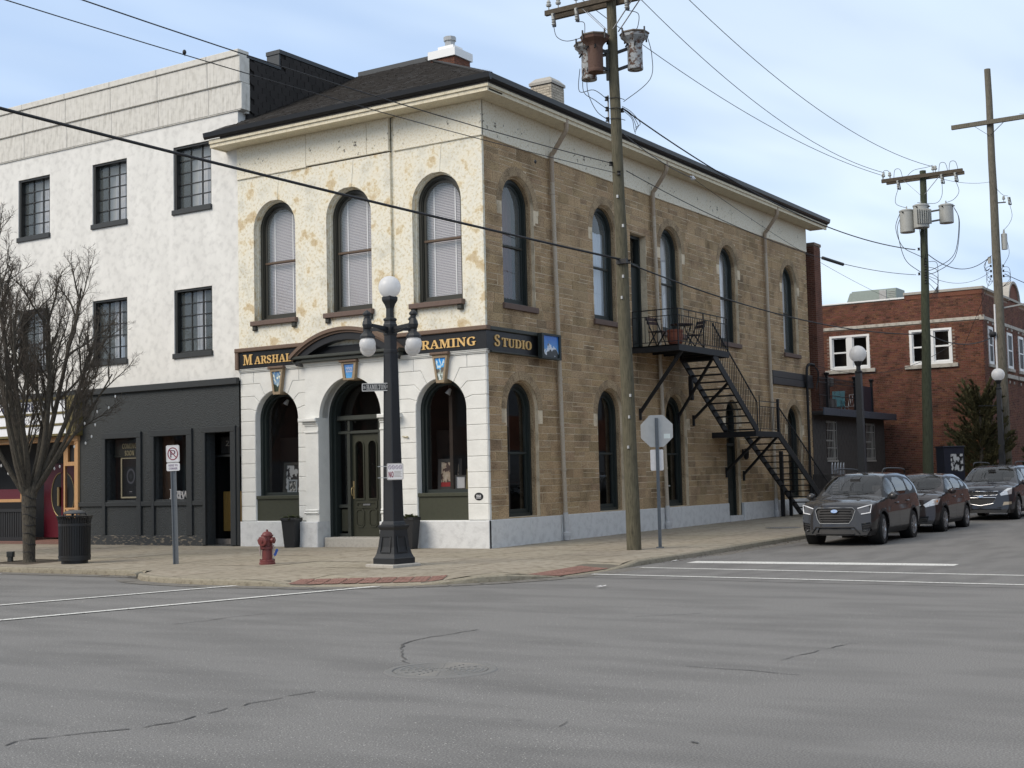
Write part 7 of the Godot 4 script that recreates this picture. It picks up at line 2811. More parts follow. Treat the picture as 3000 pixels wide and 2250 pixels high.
	# ---- second pole
	var P2 := thing("utility_pole", "green-stained utility pole with three pale grey transformers rising behind the parked cars", "utility pole", Vector3.ZERO)
	var b2 := Vector3(4.80, walk_y(4.8, -21.0) - 0.02, -21.0)
	var t2 := Vector3(5.08, 12.45, -21.17)
	pole_shaft(P2, b2, t2, 0.20, 0.112, M.pole_green)
	var c2 := func(y: float) -> Vector3: return b2.lerp(t2, y / 12.45)
	var mb := MB.new()
	mb.box(Vector3(5.08 - 1.45, 12.16, -21.0), Vector3(5.08 + 1.45, 12.29, -20.9))
	obj("crossarm", mb, M.arm_wood, P2)
	mb = MB.new()
	mb.box(Vector3(5.08 - 1.40, 12.165, -21.42), Vector3(5.08 + 1.40, 12.285, -21.33))
	obj("crossarm", mb, M.arm_wood, P2)
	for s in [-1.0, 1.0]:
		mb = MB.new()
		mb.beam(Vector3(5.08 + s * 0.66, 12.16, -20.95), Vector3(5.07 + s * 0.08, 11.55, -21.0), 0.035, 0.012)
		obj("arm_brace", mb, M.steel, P2)
	for x in [-1.38, -1.15, 0.42, 0.5]:
		pin(P2, Vector3(5.08 + x, 12.28, -20.95))
	for x in [-0.85, 0.72, 1.2]:
		cutout(P2, Vector3(5.08 + x, 12.16, -20.86))
	var m2: Vector3 = c2.call(10.7)
	var a1 := m2 - RT * 0.62 - FW * 0.05 + Vector3(0, -0.12, 0)
	var a2 := m2 - RT * 0.22 - FW * 0.42 + Vector3(0, -0.02, 0)
	var a3 := m2 + RT * 0.82 + Vector3(0, 0.13, 0)
	new_transformer(P2, a1, 0.26, 0.80, false, (m2 - a1) * 0.9)
	new_transformer(P2, a2, 0.27, 0.82, true, (m2 - a2) * 0.9)
	new_transformer(P2, a3, 0.25, 0.66, false, (m2 - a3) * 0.9)
	for z in [[a1 - RT * 0.26 + Vector3(0, 0.28, 0), -0.62, 9.25], [a1 - RT * 0.2 + Vector3(0, 0.2, 0), -0.56, 8.68], [a3 + RT * 0.28 + Vector3(0, 0.25, 0), 0.92, 8.75], [a3 + RT * 0.30 + Vector3(0, 0.2, 0), 1.02, 8.62]]:
		var st: Vector3 = z[0]
		var en: Vector3 = c2.call(z[2])
		lead(P2, [st, st + RT * signf(z[1]) * 0.16 + Vector3(0, -0.5, 0), Vector3(st.x, lerpf(st.y, z[2], 0.72), st.z) + RT * signf(z[1]) * -0.05, en + RT * z[1] * 0.45 + Vector3(0, 0.12, 0), en], 0.012)
	lead(P2, [a2 + Vector3(-0.05, -0.2, 0.2), a2 + Vector3(0.0, -1.0, 0.15), c2.call(9.2) + RT * -0.12, c2.call(8.7) + RT * -0.1], 0.012)
	lead(P2, [a2 + Vector3(0.1, -0.2, 0.2), a2 + Vector3(0.16, -1.1, 0.1), c2.call(9.0) + RT * -0.05 - FW * 0.15, c2.call(8.6) - FW * 0.15], 0.012)
	lead(P2, [Vector3(4.25, 11.85, -20.85), Vector3(4.15, 11.5, -20.8), Vector3(4.22, 11.25, -20.7), a1 + Vector3(0, 0.5, 0)])
	lead(P2, [Vector3(5.82, 11.85, -20.85), Vector3(5.78, 11.4, -20.9), Vector3(5.5, 11.2, -21.1), Vector3(4.9, 11.28, -21.0), a2 + Vector3(0, 0.5, 0)])
	lead(P2, [Vector3(6.3, 11.85, -20.85), Vector3(6.36, 11.5, -21.0), Vector3(6.1, 11.3, -21.3), a3 + Vector3(0, 0.42, 0)])
	for x in [-1.42, -1.0, 0.62, 0.98]:
		lead(P2, [Vector3(5.08 + x, 12.3, -20.95), Vector3(5.08 + x + 0.06, 12.58, -20.93), Vector3(5.08 + x + 0.24, 12.56, -20.93), Vector3(5.08 + x + 0.32, 12.28, -20.92)])
	lead(P2, [Vector3(4.6, 12.3, -20.9), Vector3(4.85, 12.45, -20.85), Vector3(5.3, 12.5, -20.9), Vector3(5.5, 12.56, -20.95)])
	for k in 5:
		spool(P2, c2.call(9.15 - k * 0.2) - FW * 0.17 - RT * 0.02)
		var s0: Vector3 = c2.call(9.1 - k * 0.2) + RT * 0.15
		lead(P2, [s0, s0 + RT * 0.30 + Vector3(0, -0.08 - 0.06 * k, 0), c2.call(8.1) + RT * 0.46 + Vector3(0, 0.1, 0), c2.call(7.75) + RT * (0.45 - 0.06 * k)], 0.010)
	spool(P2, c2.call(9.57) - RT * 0.2)
	spool(P2, c2.call(8.66) - RT * 0.2)
	# ---- third, tallest pole
	var P3 := thing("utility_pole", "tallest bare wooden pole with a plain crossarm at the right edge", "utility pole", Vector3.ZERO)
	var b3 := Vector3(5.30, walk_y(5.3, -31.0) - 0.02, -31.0)
	var t3 := Vector3(5.30, 18.58, -31.0)
	pole_shaft(P3, b3, t3, 0.235, 0.128, M.pole_grey)
	mb = MB.new()
	mb.box(Vector3(5.30 - 1.55, 16.16, -30.86), Vector3(5.30 + 1.55, 16.34, -30.72))
	obj("crossarm", mb, M.pole_grey, P3)
	for s in [-1.0, 1.0]:
		mb = MB.new()
		mb.beam(Vector3(5.3 + s * 0.6, 16.16, -30.79), Vector3(5.3 + s * 0.04, 15.7, -30.83), 0.04, 0.014)
		obj("arm_brace", mb, M.car_black, P3)
	var c3 := func(y: float) -> Vector3: return b3.lerp(t3, y / 18.58)
	var a4: Vector3 = c3.call(11.08) + RT * 0.36
	mb = MB.new()
	mb.lathe([Vector2(0.0, -0.33), Vector2(0.125, -0.33), Vector2(0.125, 0.33), Vector2(0.05, 0.36), Vector2(0.03, 0.52), Vector2(0.0, 0.53)], 16, a4)
	obj("small_transformer", mb, M.tank_grey, P3)
	mb = MB.new()
	mb.beam(c3.call(12.75), c3.call(12.78) + RT * 0.5, 0.04, 0.05)
	obj("bracket_arm", mb, M.steel_dark, P3)
	cutout(P3, c3.call(13.0) + RT * 0.62)
	pin(P3, c3.call(12.8) + RT * 0.42)
	lead(P3, [c3.call(12.7) + RT * 0.66, c3.call(12.2) + RT * 0.74, c3.call(11.85) + RT * 0.6, a4 + Vector3(0, 0.5, 0)])
	lead(P3, [c3.call(13.72) - RT * 0.14, c3.call(13.3) + RT * 0.1 - FW * 0.18, c3.call(13.1) + RT * 0.4, c3.call(13.05) + RT * 0.6])
	lead(P3, [a4 + Vector3(0.1, 0.1, 0), a4 + RT * 0.18 + Vector3(0, -0.5, 0), c3.call(10.1) + RT * 0.3, c3.call(9.9) + RT * 0.2])
	for k in 3:
		for s in [-1.0, 1.0]:
			spool(P3, c3.call(10.05 - k * 0.22) + RT * 0.26 * s)
		lead(P3, [c3.call(10.05 - k * 0.22) - RT * 0.26, c3.call(9.95 - k * 0.22) - RT * 0.46, c3.call(9.6 - k * 0.2) - RT * 0.4, c3.call(9.4) - RT * 0.2])
		lead(P3, [c3.call(10.5) - RT * 0.2, c3.call(10.3 - 0.1 * k) - RT * (0.42 + 0.06 * k), c3.call(9.85) - RT * (0.52 - 0.05 * k), c3.call(9.95) - RT * 0.3])
		lead(P3, [c3.call(10.0 - k * 0.2) + RT * 0.26, c3.call(9.95 - k * 0.2) + RT * 0.5, c3.call(9.5 - k * 0.1) + RT * 0.52, c3.call(9.15) + RT * 0.2])
	mb = MB.new()
	mb.box(c3.call(10.3) - RT * 0.30 - Vector3(0.06, 0.14, 0.06), c3.call(10.3) - RT * 0.30 + Vector3(0.06, 0.14, 0.06))
	obj("splice_box", mb, M.tank_grey, P3)
	mb = MB.new()
	mb.tube([c3.call(1.2) - RT * 0.22 - FW * 0.05, c3.call(7.0) - RT * 0.21 - FW * 0.05, c3.call(8.4) - RT * 0.2 - FW * 0.05], 0.05, 0.04, 8)
	obj("conduit", mb, M.sign_white, P3)
	mb = MB.new()
	mb.beam(c3.call(8.25) + RT * 0.2, c3.call(8.55) + RT * 1.9, 0.06, 0.06)
	obj("lamp_arm", mb, M.tank_grey, P3)
	mb = MB.new()
	mb.lathe([Vector2(0.0, -0.13), Vector2(0.1, -0.12), Vector2(0.13, 0.0), Vector2(0.1, 0.12), Vector2(0.0, 0.13)], 12, c3.call(7.12) - RT * 0.36 - FW * 0.1, true, RT)
	obj("cable_coil", mb, M.cable, P3)

func build_wires() -> void:
	var w := func(pts: Array, r: float, label: String, cat: String, smooth := true) -> void:
		var mb := MB.new()
		var q := spline(pts, 10) if smooth else pts
		mb.tube(q, r, r, 6, false)
		tag(obj("overhead_wire", mb, M.cable), label, cat)
	var cat2 := func(a: Vector3, b: Vector3, sag: float) -> Array: return catenary(a, b, sag, 24)
	w.call(cat2.call(Vector3(3.62, 6.78, -0.50), Vector3(-1.3, 8.75, 36.0), 0.30), 0.026, "thick black cable crossing the main street from the near pole to the left edge", "cable", false)
	w.call(cat2.call(Vector3(3.46, 9.10, -0.42), Vector3(3.4, 9.05, 34.0), 0.55), 0.010, "thin wire sweeping from the near pole over the roof to the top left", "wire", false)
	w.call(cat2.call(Vector3(3.54, 8.86, -0.42), Vector3(3.1, 8.45, 34.0), 0.45), 0.008, "thinnest wire with small clips, lowest of those crossing the frieze", "wire", false)
	w.call(cat2.call(Vector3(3.79, 6.66, -0.62), Vector3(4.78, 6.51, -20.95), 0.42), 0.018, "black cable from the near pole low across the stone side to the second pole", "cable", false)
	w.call(cat2.call(Vector3(5.05, 6.48, -21.1), Vector3(4.95, 7.10, -30.75), 0.30), 0.020, "black cable between the second and the tallest pole in front of the brick building", "cable", false)
	w.call(cat2.call(Vector3(3.72, 8.92, -0.62), Vector3(4.74, 8.66, -20.9), 0.55), 0.010, "thin wire past the eave to the second pole, carrying the black splice", "wire", false)
	w.call(cat2.call(Vector3(3.73, 10.39, -0.60), Vector3(4.75, 9.57, -20.9), 0.65), 0.017, "twisted service bundle sagging from the near pole to the second pole", "cable", false)
	w.call(cat2.call(Vector3(3.70, 9.80, -0.55), Vector3(0.74, 10.97, -10.78), 0.10), 0.012, "pale service drop from the near pole to a white insulator on the eave", "wire", false)
	w.call(cat2.call(Vector3(0.74, 10.97, -10.8), Vector3(0.29, 9.36, -32.2), 0.25), 0.007, "faint wire from the eave insulator to the brick building's roof edge", "wire", false)
	w.call(cat2.call(Vector3(4.02, 13.30, -0.30), Vector3(3.90, 12.42, -20.5), 0.75), 0.009, "upper wire leaving the near pole's crossarm for the second pole, rightmost but one", "wire", false)
	w.call(cat2.call(Vector3(2.70, 13.30, -0.27), Vector3(3.70, 12.42, -20.9), 0.55), 0.009, "lowest of the three upper wires between the near and second poles", "wire", false)
	w.call(cat2.call(Vector3(5.02, 13.30, -0.27), Vector3(5.50, 12.50, -20.95), 0.75), 0.009, "topmost of the three upper wires between the near and second poles", "wire", false)
	w.call(cat2.call(Vector3(5.10, 9.42, -21.15), Vector3(5.1, 10.55, -30.8), 0.55), 0.015, "sagging bundle between the second pole and the tallest pole", "cable", false)
	w.call(cat2.call(Vector3(5.10, 8.62, -21.15), Vector3(5.0, 9.85, -30.8), 0.35), 0.008, "thin lower wire between the second pole and the tallest pole", "wire", false)
	w.call(cat2.call(Vector3(5.55, 12.16, -21.3), Vector3(5.18, 13.72, -30.9), 0.12), 0.008, "thin upper wire between the second pole's crossarm and the tallest pole", "wire", false)
	w.call(cat2.call(Vector3(5.56, 9.80, -31.2), Vector3(7.6, 9.0, -36.0), 0.12), 0.014, "twisted cable leaving the tallest pole for the right edge", "cable", false)
	w.call(cat2.call(Vector3(5.05, 9.7, -31.0), Vector3(3.5, 6.95, -32.15), 0.05), 0.010, "grey service drop from the tallest pole down to the brick wall's window", "wire", false)
	w.call(cat2.call(Vector3(0.38, 5.74, -22.35), Vector3(3.2, 7.2, -32.1), 0.75), 0.010, "drooping service wire from the conduit hook to the brick building", "wire", false)
	w.call(cat2.call(Vector3(6.55, 16.4, -30.8), Vector3(9.5, 17.4, -36), 0.05), 0.008, "short wire from the tall pole's crossarm to the right edge", "wire", false)
	var mb := MB.new()
	mb.tube([Vector3(4.30, 8.25, -12.4), Vector3(4.42, 8.22, -13.9)], 0.055, 0.055, 8)
	tag(obj("wire_splice", mb, M.cable), "short black splice sleeve hanging on a thin wire right of the eave", "splice")
	mb = MB.new()
	mb.ball(Vector3(0.75, 10.96, -10.79), 0.075, 10, 8)
	mb.tube([Vector3(0.68, 11.02, -10.75), Vector3(0.82, 10.93, -10.85)], 0.03, 0.03, 6)
	tag(obj("eave_insulator", mb, M.sign_white), "white insulator on the side eave where the service drop lands", "insulator")
	for q in [[Vector3(3.385, 8.30, 13.2), "small dark clip on the thinnest wire against the sky, upper left"], [Vector3(3.52, 8.46, 3.2), "small dark clip on the thinnest wire over the cream frieze"]]:
		mb = MB.new()
		mb.ball(q[0], 0.03, 8, 6, Vector3(1, 1.4, 1))
		mb.tube([q[0] + Vector3(0, -0.02, 0), q[0] + Vector3(0.01, -0.06, 0)], 0.012, 0.006, 5)
		tag(obj("wire_clip", mb, M.cable), q[1], "clip")

# ---------------------------------------------------------------- street furniture
func build_street_things() -> void:
	# hydrant
	var H := thing("fire_hydrant", "dark red fire hydrant with a blue paddle marker on the pavement", "fire hydrant", Vector3(-1.97, walk_y(-1.97, 5.73), 5.73), 0.62)
	var m: Material = M.hydrant
	var b := MB.new()
	b.lathe([Vector2(0.0, 0.0), Vector2(0.175, 0.0), Vector2(0.175, 0.035), Vector2(0.165, 0.045), Vector2(0.165, 0.085), Vector2(0.155, 0.095), Vector2(0.12, 0.10)], 24)
	for k in 8:
		b.lathe([Vector2(0.018, 0.09), Vector2(0.018, 0.115), Vector2(0.0, 0.118)], 6, Vector3(cos(TAU * k / 8) * 0.145, 0, sin(TAU * k / 8) * 0.145), false)
	obj("foot_flange", b, m, H)
	b = MB.new()
	b.lathe([Vector2(0.115, 0.09), Vector2(0.112, 0.36)], 24)
	obj("barrel", b, m, H)
	b = MB.new()
	b.lathe([Vector2(0.112, 0.335), Vector2(0.15, 0.34), Vector2(0.15, 0.385), Vector2(0.115, 0.39)], 24)
	for k in 8:
		b.lathe([Vector2(0.014, 0.32), Vector2(0.014, 0.405), Vector2(0.0, 0.408)], 6, Vector3(cos(TAU * k / 8) * 0.135, 0, sin(TAU * k / 8) * 0.135), false)
	obj("break_flange", b, m, H)
	b = MB.new()
	b.lathe([Vector2(0.115, 0.385), Vector2(0.12, 0.60), Vector2(0.135, 0.605), Vector2(0.135, 0.63), Vector2(0.115, 0.635), Vector2(0.105, 0.665), Vector2(0.075, 0.695), Vector2(0.03, 0.71), Vector2(0.0, 0.71)], 24)
	obj("bonnet", b, m, H)
	b = MB.new()
	b.lathe([Vector2(0.028, 0.70), Vector2(0.022, 0.75), Vector2(0.0, 0.752)], 5, Vector3.ZERO, false)
	obj("operating_nut", b, m, H)
	b = MB.new()
	b.lathe([Vector2(0.085, 0.08), Vector2(0.085, 0.14), Vector2(0.105, 0.145), Vector2(0.105, 0.20), Vector2(0.085, 0.205), Vector2(0.03, 0.21), Vector2(0.03, 0.235), Vector2(0.0, 0.235)], 20, Vector3(0, 0.505, 0), true, Vector3(-0.45, 0, 0.9))
	obj("pumper_nozzle", b, m, H)
	for s in [[-1.0, M.hydrant], [1.0, M.hydrant]]:
		b = MB.new()
		b.lathe([Vector2(0.055, 0.09), Vector2(0.055, 0.13), Vector2(0.07, 0.135), Vector2(0.07, 0.175), Vector2(0.05, 0.18), Vector2(0.025, 0.185), Vector2(0.022, 0.21), Vector2(0.0, 0.21)], 16, Vector3(0, 0.515, 0), true, Vector3(s[0] * 0.9, 0, 0.30 * s[0] + 0.15))
		obj("hose_nozzle", b, s[1], H)
	for s in [-1.0, 1.0]:
		b = MB.new()
		b.tube(spline([Vector3(s * 0.13, 0.46, 0.1), Vector3(s * 0.145, 0.36, 0.1), Vector3(s * 0.14, 0.22, 0.09), Vector3(s * 0.125, 0.20, 0.09)], 4), 0.012, 0.012, 5)
		obj("cap_chain", b, M.hydrant_pale, H)
	b = MB.new()
	b.beam(Vector3(0.12, 0.09, 0.05), Vector3(0.165, 0.19, 0.04), 0.012, 0.012)
	obj("marker_spring", b, M.steel, H)
	b = MB.new().at(Transform3D(Basis(Vector3(0, 0, 1), -0.4), Vector3(0.16, 0.18, 0.04)))
	b.prism(rounded(0.055, 0.16, 0.02) , -0.006, 0.006, 0.002, true)
	b.xf = Transform3D(Basis(Vector3(0, 0, 1), -0.4), Vector3(0.19, 0.25, 0.04))
	b = MB.new().at(Transform3D(Basis(Vector3(0, 0, 1), -0.4), Vector3(0.193, 0.255, 0.04)))
	b.prism(rounded(0.055, 0.16, 0.02), -0.008, 0.008, 0.002, true)
	obj("marker_paddle", b, M.blue, H)
	# litter bin
	var N := thing("litter_bin", "round black slatted metal litter bin with a domed lid by the tree", "litter bin", Vector3(-7.27, walk_y(-7.27, 6.5), 6.5))
	b = MB.new()
	b.lathe([Vector2(0.0, 0.0), Vector2(0.30, 0.0), Vector2(0.30, 0.07), Vector2(0.36, 0.075), Vector2(0.36, 0.14), Vector2(0.345, 0.15), Vector2(0.0, 0.15)], 32)
	obj("base", b, M.black, N)
	b = MB.new()
	b.lathe([Vector2(0.318, 0.15), Vector2(0.328, 1.05)], 28)
	obj("liner", b, M.car_black, N)
	for k in 40:
		var a := TAU * k / 40
		var c := cos(a)
		var s := sin(a)
		b = MB.new()
		var pr := [[0.352, 0.12], [0.356, 0.60], [0.362, 0.92], [0.376, 1.02], [0.405, 1.09]]
		for j in pr.size() - 1:
			b.beam(Vector3(c * pr[j][0], pr[j][1], s * pr[j][0]), Vector3(c * pr[j + 1][0], pr[j + 1][1], s * pr[j + 1][0]), 0.032, 0.008, Vector3(c, 0, s))
		obj("slat", b, M.black, N)
	b = MB.new()
	for q in [[0.87, 0.368, 0.06], [0.14, 0.366, 0.05]]:
		b.lathe([Vector2(q[1] - 0.008, q[0]), Vector2(q[1], q[0]), Vector2(q[1], q[0] + q[2]), Vector2(q[1] - 0.008, q[0] + q[2])], 40)
	b.lathe([Vector2(0.33, 1.075), Vector2(0.41, 1.085), Vector2(0.418, 1.10), Vector2(0.40, 1.11), Vector2(0.33, 1.10)], 40)
	obj("hoop", b, M.black, N)
	b = MB.new()
	b.lathe([Vector2(0.25, 1.15), Vector2(0.255, 1.17), Vector2(0.22, 1.205), Vector2(0.13, 1.232), Vector2(0.0, 1.24)], 32)
	b.lathe([Vector2(0.0, 1.15), Vector2(0.25, 1.15)], 32)
	obj("lid", b, M.bin_lid, N)
	for k in 4:
		var a := TAU * k / 4 + 0.5
		b = MB.new()
		b.beam(Vector3(cos(a) * 0.24, 1.15, sin(a) * 0.24), Vector3(cos(a) * 0.30, 1.05, sin(a) * 0.30), 0.04, 0.02)
		obj("lid_strut", b, M.black, N)
	# tall planters by the door
	for q in [[-6.08, 0.36, 0.22, "tall tapered black planter left of the front door with dry evergreen sprigs"], [-2.12, 0.42, 0.15, "tall tapered black planter right of the front door, half hidden by the lamp post"]]:
		var p := thing("planter", q[3], "planter", Vector3(q[0], walk_y(q[0], q[1]), q[1]), q[2], "planters beside the front door")
		b = MB.new()
		sq(b, [[0.0, 0.0], [0.140, 0.0], [0.145, 0.01], [0.200, 0.70], [0.214, 0.715], [0.214, 0.78], [0.200, 0.79], [0.185, 0.78], [0.18, 0.72], [0.0, 0.72]])
		obj("pot", b, M.planter, p)
		b = MB.new()
		for k in 150:
			var a := rng.randf() * TAU
			var r := rng.randf_range(0.02, 0.15)
			var o := Vector3(cos(a) * r, 0.72, sin(a) * r)
			var d := Vector3(cos(a) * rng.randf_range(0.2, 1.3), rng.randf_range(0.3, 1.0), sin(a) * rng.randf_range(0.2, 1.3)).normalized() * rng.randf_range(0.06, 0.17)
			var sd := d.cross(Vector3.UP).normalized() * 0.012
			b.tri(o - sd, o + sd, o + d)
			for j in 4:
				var o2 := o + d * (0.3 + 0.17 * j)
				b.tri(o2, o2 + sd * 3.0 + d * 0.2, o2 + d * 0.25)
				b.tri(o2, o2 + d * 0.25, o2 - sd * 3.0 + d * 0.2)
		stuff(obj("sprigs", b, M.sprig, p))
	# no parking post
	var T := thing("no_parking_sign", "leaning steel post with a round barred P sign above a small white plate", "sign", Vector3(-4.34, walk_y(-4.34, 6.12), 6.12), 0.55)
	var lean := Transform3D(Basis(Vector3(0, 0, 1), 0.022), Vector3.ZERO)
	b = MB.new().at(lean)
	b.box(Vector3(-0.045, 0.0, -0.01), Vector3(0.045, 2.6, -0.004))
	for s in [-1.0, 1.0]:
		b.box(Vector3(s * 0.045 - 0.004, 0.0, -0.01), Vector3(s * 0.045 + 0.004, 2.6, 0.022))
		b.box(Vector3(s * 0.055 - 0.01, 0.0, 0.018), Vector3(s * 0.055 + 0.01, 2.6, 0.024))
	obj("post", b, M.galv, T)
	b = MB.new().at(lean)
	b.prism(rounded(0.30, 0.385, 0.03), 0.026, 0.032, 0.001, true)
	var up := Transform3D(lean.basis, lean * Vector3(0, 2.46, 0))
	b = MB.new().at(up)
	b.prism(rounded(0.30, 0.385, 0.035), 0.026, 0.032, 0.001, true)
	obj("plate", b, M.sign_white, T)
	b = MB.new().at(up)
	b.band(rounded(0.268, 0.353, 0.025), rounded(0.275, 0.36, 0.028), 0.030, 0.0335, true)
	obj("border", b, M.sign_grey, T)
	b = MB.new().at(up)
	var i2 := PackedVector2Array()
	var o2 := PackedVector2Array()
	for k in 28:
		var t := TAU * k / 28
		i2.push_back(Vector2(cos(t) * 0.098, sin(t) * 0.122))
		o2.push_back(Vector2(cos(t) * 0.118, sin(t) * 0.143))
	b.band(i2, o2, 0.031, 0.036, true)
	b.beam(Vector3(-0.08, 0.09, 0.034), Vector3(0.08, -0.09, 0.034), 0.018, 0.004, Vector3(0, 0, 1))
	obj("ring", b, M.sign_red, T)
	put_text("P", 0.165, 0.003, FONT.plain, M.sign_maroon, up * Transform3D(Basis.IDENTITY, Vector3(0.0, 0.0, 0.0335)), T, "letter", 0.115)
	var dn := Transform3D(lean.basis, lean * Vector3(0.0, 2.165, 0))
	b = MB.new().at(dn)
	b.prism(rounded(0.30, 0.18, 0.035), 0.026, 0.032, 0.001, true)
	obj("plate", b, M.sign_white, T)
	put_text("HERE TO", 0.045, 0.003, FONT.bold, M.sign_mauve, dn * Transform3D(Basis.IDENTITY, Vector3(0, 0.036, 0.0335)), T, "lettering", 0.20)
	put_text("CORNER", 0.045, 0.003, FONT.bold, M.sign_mauve, dn * Transform3D(Basis.IDENTITY, Vector3(0, -0.034, 0.0335)), T, "lettering", 0.19)
	# stop sign seen from behind
	var S := thing("stop_sign", "octagonal sign seen from its bare grey back on a steel post by the pole", "sign", Vector3(3.93, walk_y(3.93, -1.38), -1.38), 0.42)
	b = MB.new()
	b.box(Vector3(-0.04, 0.0, 0.012), Vector3(0.04, 3.08, 0.018))
	for s in [-1.0, 1.0]:
		b.box(Vector3(s * 0.036 - 0.004, 0.0, 0.012), Vector3(s * 0.036 + 0.004, 3.08, 0.045))
	obj("post", b, M.galv, S)
	b = MB.new()
	b.box(Vector3(-0.09, 0.0, -0.04), Vector3(0.09, 0.025, 0.10))
	obj("foot", b, M.galv, S)
	var oc := PackedVector2Array()
	for k in 8:
		oc.push_back(Vector2(cos(TAU * (k + 0.5) / 8), sin(TAU * (k + 0.5) / 8)) * 0.412)
	b = MB.new().at(Transform3D(Basis.IDENTITY, Vector3(0, 2.765, 0)))
	b.prism(oc, -0.002, 0.004, 0.001, true)
	obj("plate", b, M.alum, S)
	b = MB.new().at(Transform3D(Basis.IDENTITY, Vector3(0, 2.765, 0)))
	b.prism(oc, -0.003, -0.006)
	obj("red_face", b, M.sign_red, S)
	b = MB.new().at(Transform3D(Basis.IDENTITY, Vector3(0.24, 2.64, 0)))
	b.box(Vector3(-0.075, -0.055, 0.003), Vector3(0.075, 0.055, 0.0052))
	obj("sticker", b, M.sticker, S)
	b = MB.new().at(Transform3D(Basis.IDENTITY, Vector3(-0.015, 2.075, 0)))
	b.prism(rounded(0.31, 0.50, 0.03), -0.002, 0.004, 0.001, true)
	obj("lower_plate", b, M.sign_white, S)
	for y in [2.55, 2.98, 2.2]:
		b = MB.new()
		b.lathe([Vector2(0.012, 0.0), Vector2(0.012, 0.012), Vector2(0.0, 0.014)], 6, Vector3(0, y, 0.018), false, Vector3(0, 0, 1))
		obj("bolt", b, M.steel, S)
	# little outlet post in the tree pit
	var U := thing("outlet_post", "short dark grey outlet post beside the street tree at the left edge", "post", Vector3(-9.93, walk_y(-9.93, 6.25), 6.25), 0.5)
	b = MB.new()
	b.cbox(Vector3(-0.055, -0.02, -0.05), Vector3(0.055, 0.12, 0.05), 0.008)
	obj("stem", b, M.dark_trim, U)
	b = MB.new()
	b.cbox(Vector3(-0.075, 0.10, -0.06), Vector3(0.085, 0.235, 0.06), 0.012)
	obj("head", b, M.dark_trim, U)
	# utility cabinet with a picture
	var X := thing("utility_cabinet", "tall dark navy cabinet with a black and white picture behind the parked cars", "cabinet", Vector3(5.0, walk_y(5.0, -23.5), -23.5), 0.62)
	b = MB.new()
	b.cbox(Vector3(-0.40, 0.0, -0.42), Vector3(0.36, 2.30, 0.38), 0.015)
	obj("body", b, M.navy_box, X)
	b = MB.new()
	b.cbox(Vector3(-0.43, 2.30, -0.45), Vector3(0.39, 2.35, 0.41), 0.01)
	obj("top", b, M.navy_box, X)
	b = MB.new()
	b.quad_uv(Vector3(-0.16, 1.42, 0.384), Vector3(0.30, 1.42, 0.384), Vector3(0.30, 2.06, 0.384), Vector3(-0.16, 2.06, 0.384))
	obj("picture", b, image_mat("cabinet_print", picture("engine"), 0.5), X)
	b = MB.new()
	for k in 6:
		b.box(Vector3(0.362, 0.3 + k * 0.06, -0.3), Vector3(0.37, 0.33 + k * 0.06, 0.25))
	obj("vent", b, M.car_black, X)
	# bicycle rack and condenser by the annex
	var K := thing("bicycle_rack", "bright metal wave bicycle rack against the grey annex wall", "bicycle rack", Vector3(0.45, walk_y(0.45, -23.5), -23.4))
	b = MB.new()
	var w := []
	for k in 41:
		var t := k / 40.0
		w.push_back(Vector3(0, 1.25 + 0.62 * signf(sin(t * TAU * 4.5)) * pow(absf(sin(t * TAU * 4.5)), 0.4), -t * 1.5))
	b.tube(w, 0.028, 0.028, 8)
	b.tube([Vector3(0, 0, 0), Vector3(0, 1.25, 0)], 0.028, 0.028, 8)
	b.tube([Vector3(0, 0, -1.5), Vector3(0, 1.25, -1.5)], 0.028, 0.028, 8)
	obj("frame", b, M.chrome_dull, K)
	var C := thing("condenser_unit", "grey box condenser on the ground behind the stair foot", "air conditioner", Vector3(0.55, walk_y(0.5, -23.0), -22.4))
	b = MB.new()
	b.cbox(Vector3(-0.4, 0.0, -0.4), Vector3(0.35, 1.45, 0.35), 0.02)
	obj("casing", b, M.annex, C)
	b = MB.new()
	for k in 12:
		b.box(Vector3(0.35, 0.2 + k * 0.1, -0.36), Vector3(0.358, 0.25 + k * 0.1, 0.32))
	obj("grille", b, M.vinyl_dull, C)
	# manholes
	for q in [[Vector3(10.53, -0.17, 16.73), 0.46, "round iron manhole cover flush in the foreground asphalt"], [Vector3(3.43, 0, -10.5), 0.42, "round dark access cover in the side pavement by the front parked car"]]:
		var at: Vector3 = q[0]
		if at.z < 0:
			at.y = walk_y(at.x, at.z) + 0.004
		var mh := thing("manhole_cover", q[2], "manhole cover", at)
		b = MB.new()
		b.lathe([Vector2(q[1] + 0.10, 0.001), Vector2(q[1] + 0.085, 0.008), Vector2(q[1] + 0.02, 0.009), Vector2(q[1] + 0.015, 0.001)], 48)
		obj("rim", b, M.iron_cover, mh)
		b = MB.new()
		b.lathe([Vector2(q[1], 0.002), Vector2(q[1], 0.006), Vector2(0.0, 0.006)], 40)
		for r in [0.40, 0.33, 0.26, 0.19, 0.12]:
			b.lathe([Vector2(r + 0.02, 0.006), Vector2(r + 0.015, 0.011), Vector2(r - 0.005, 0.011), Vector2(r - 0.01, 0.006)], 36)
		for k in 12:
			var a := TAU * k / 12
			b.beam(Vector3(cos(a) * 0.08, 0.008, sin(a) * 0.08), Vector3(cos(a) * 0.42, 0.008, sin(a) * 0.42), 0.014, 0.005)
		obj("lid", b, M.iron_cover, mh)

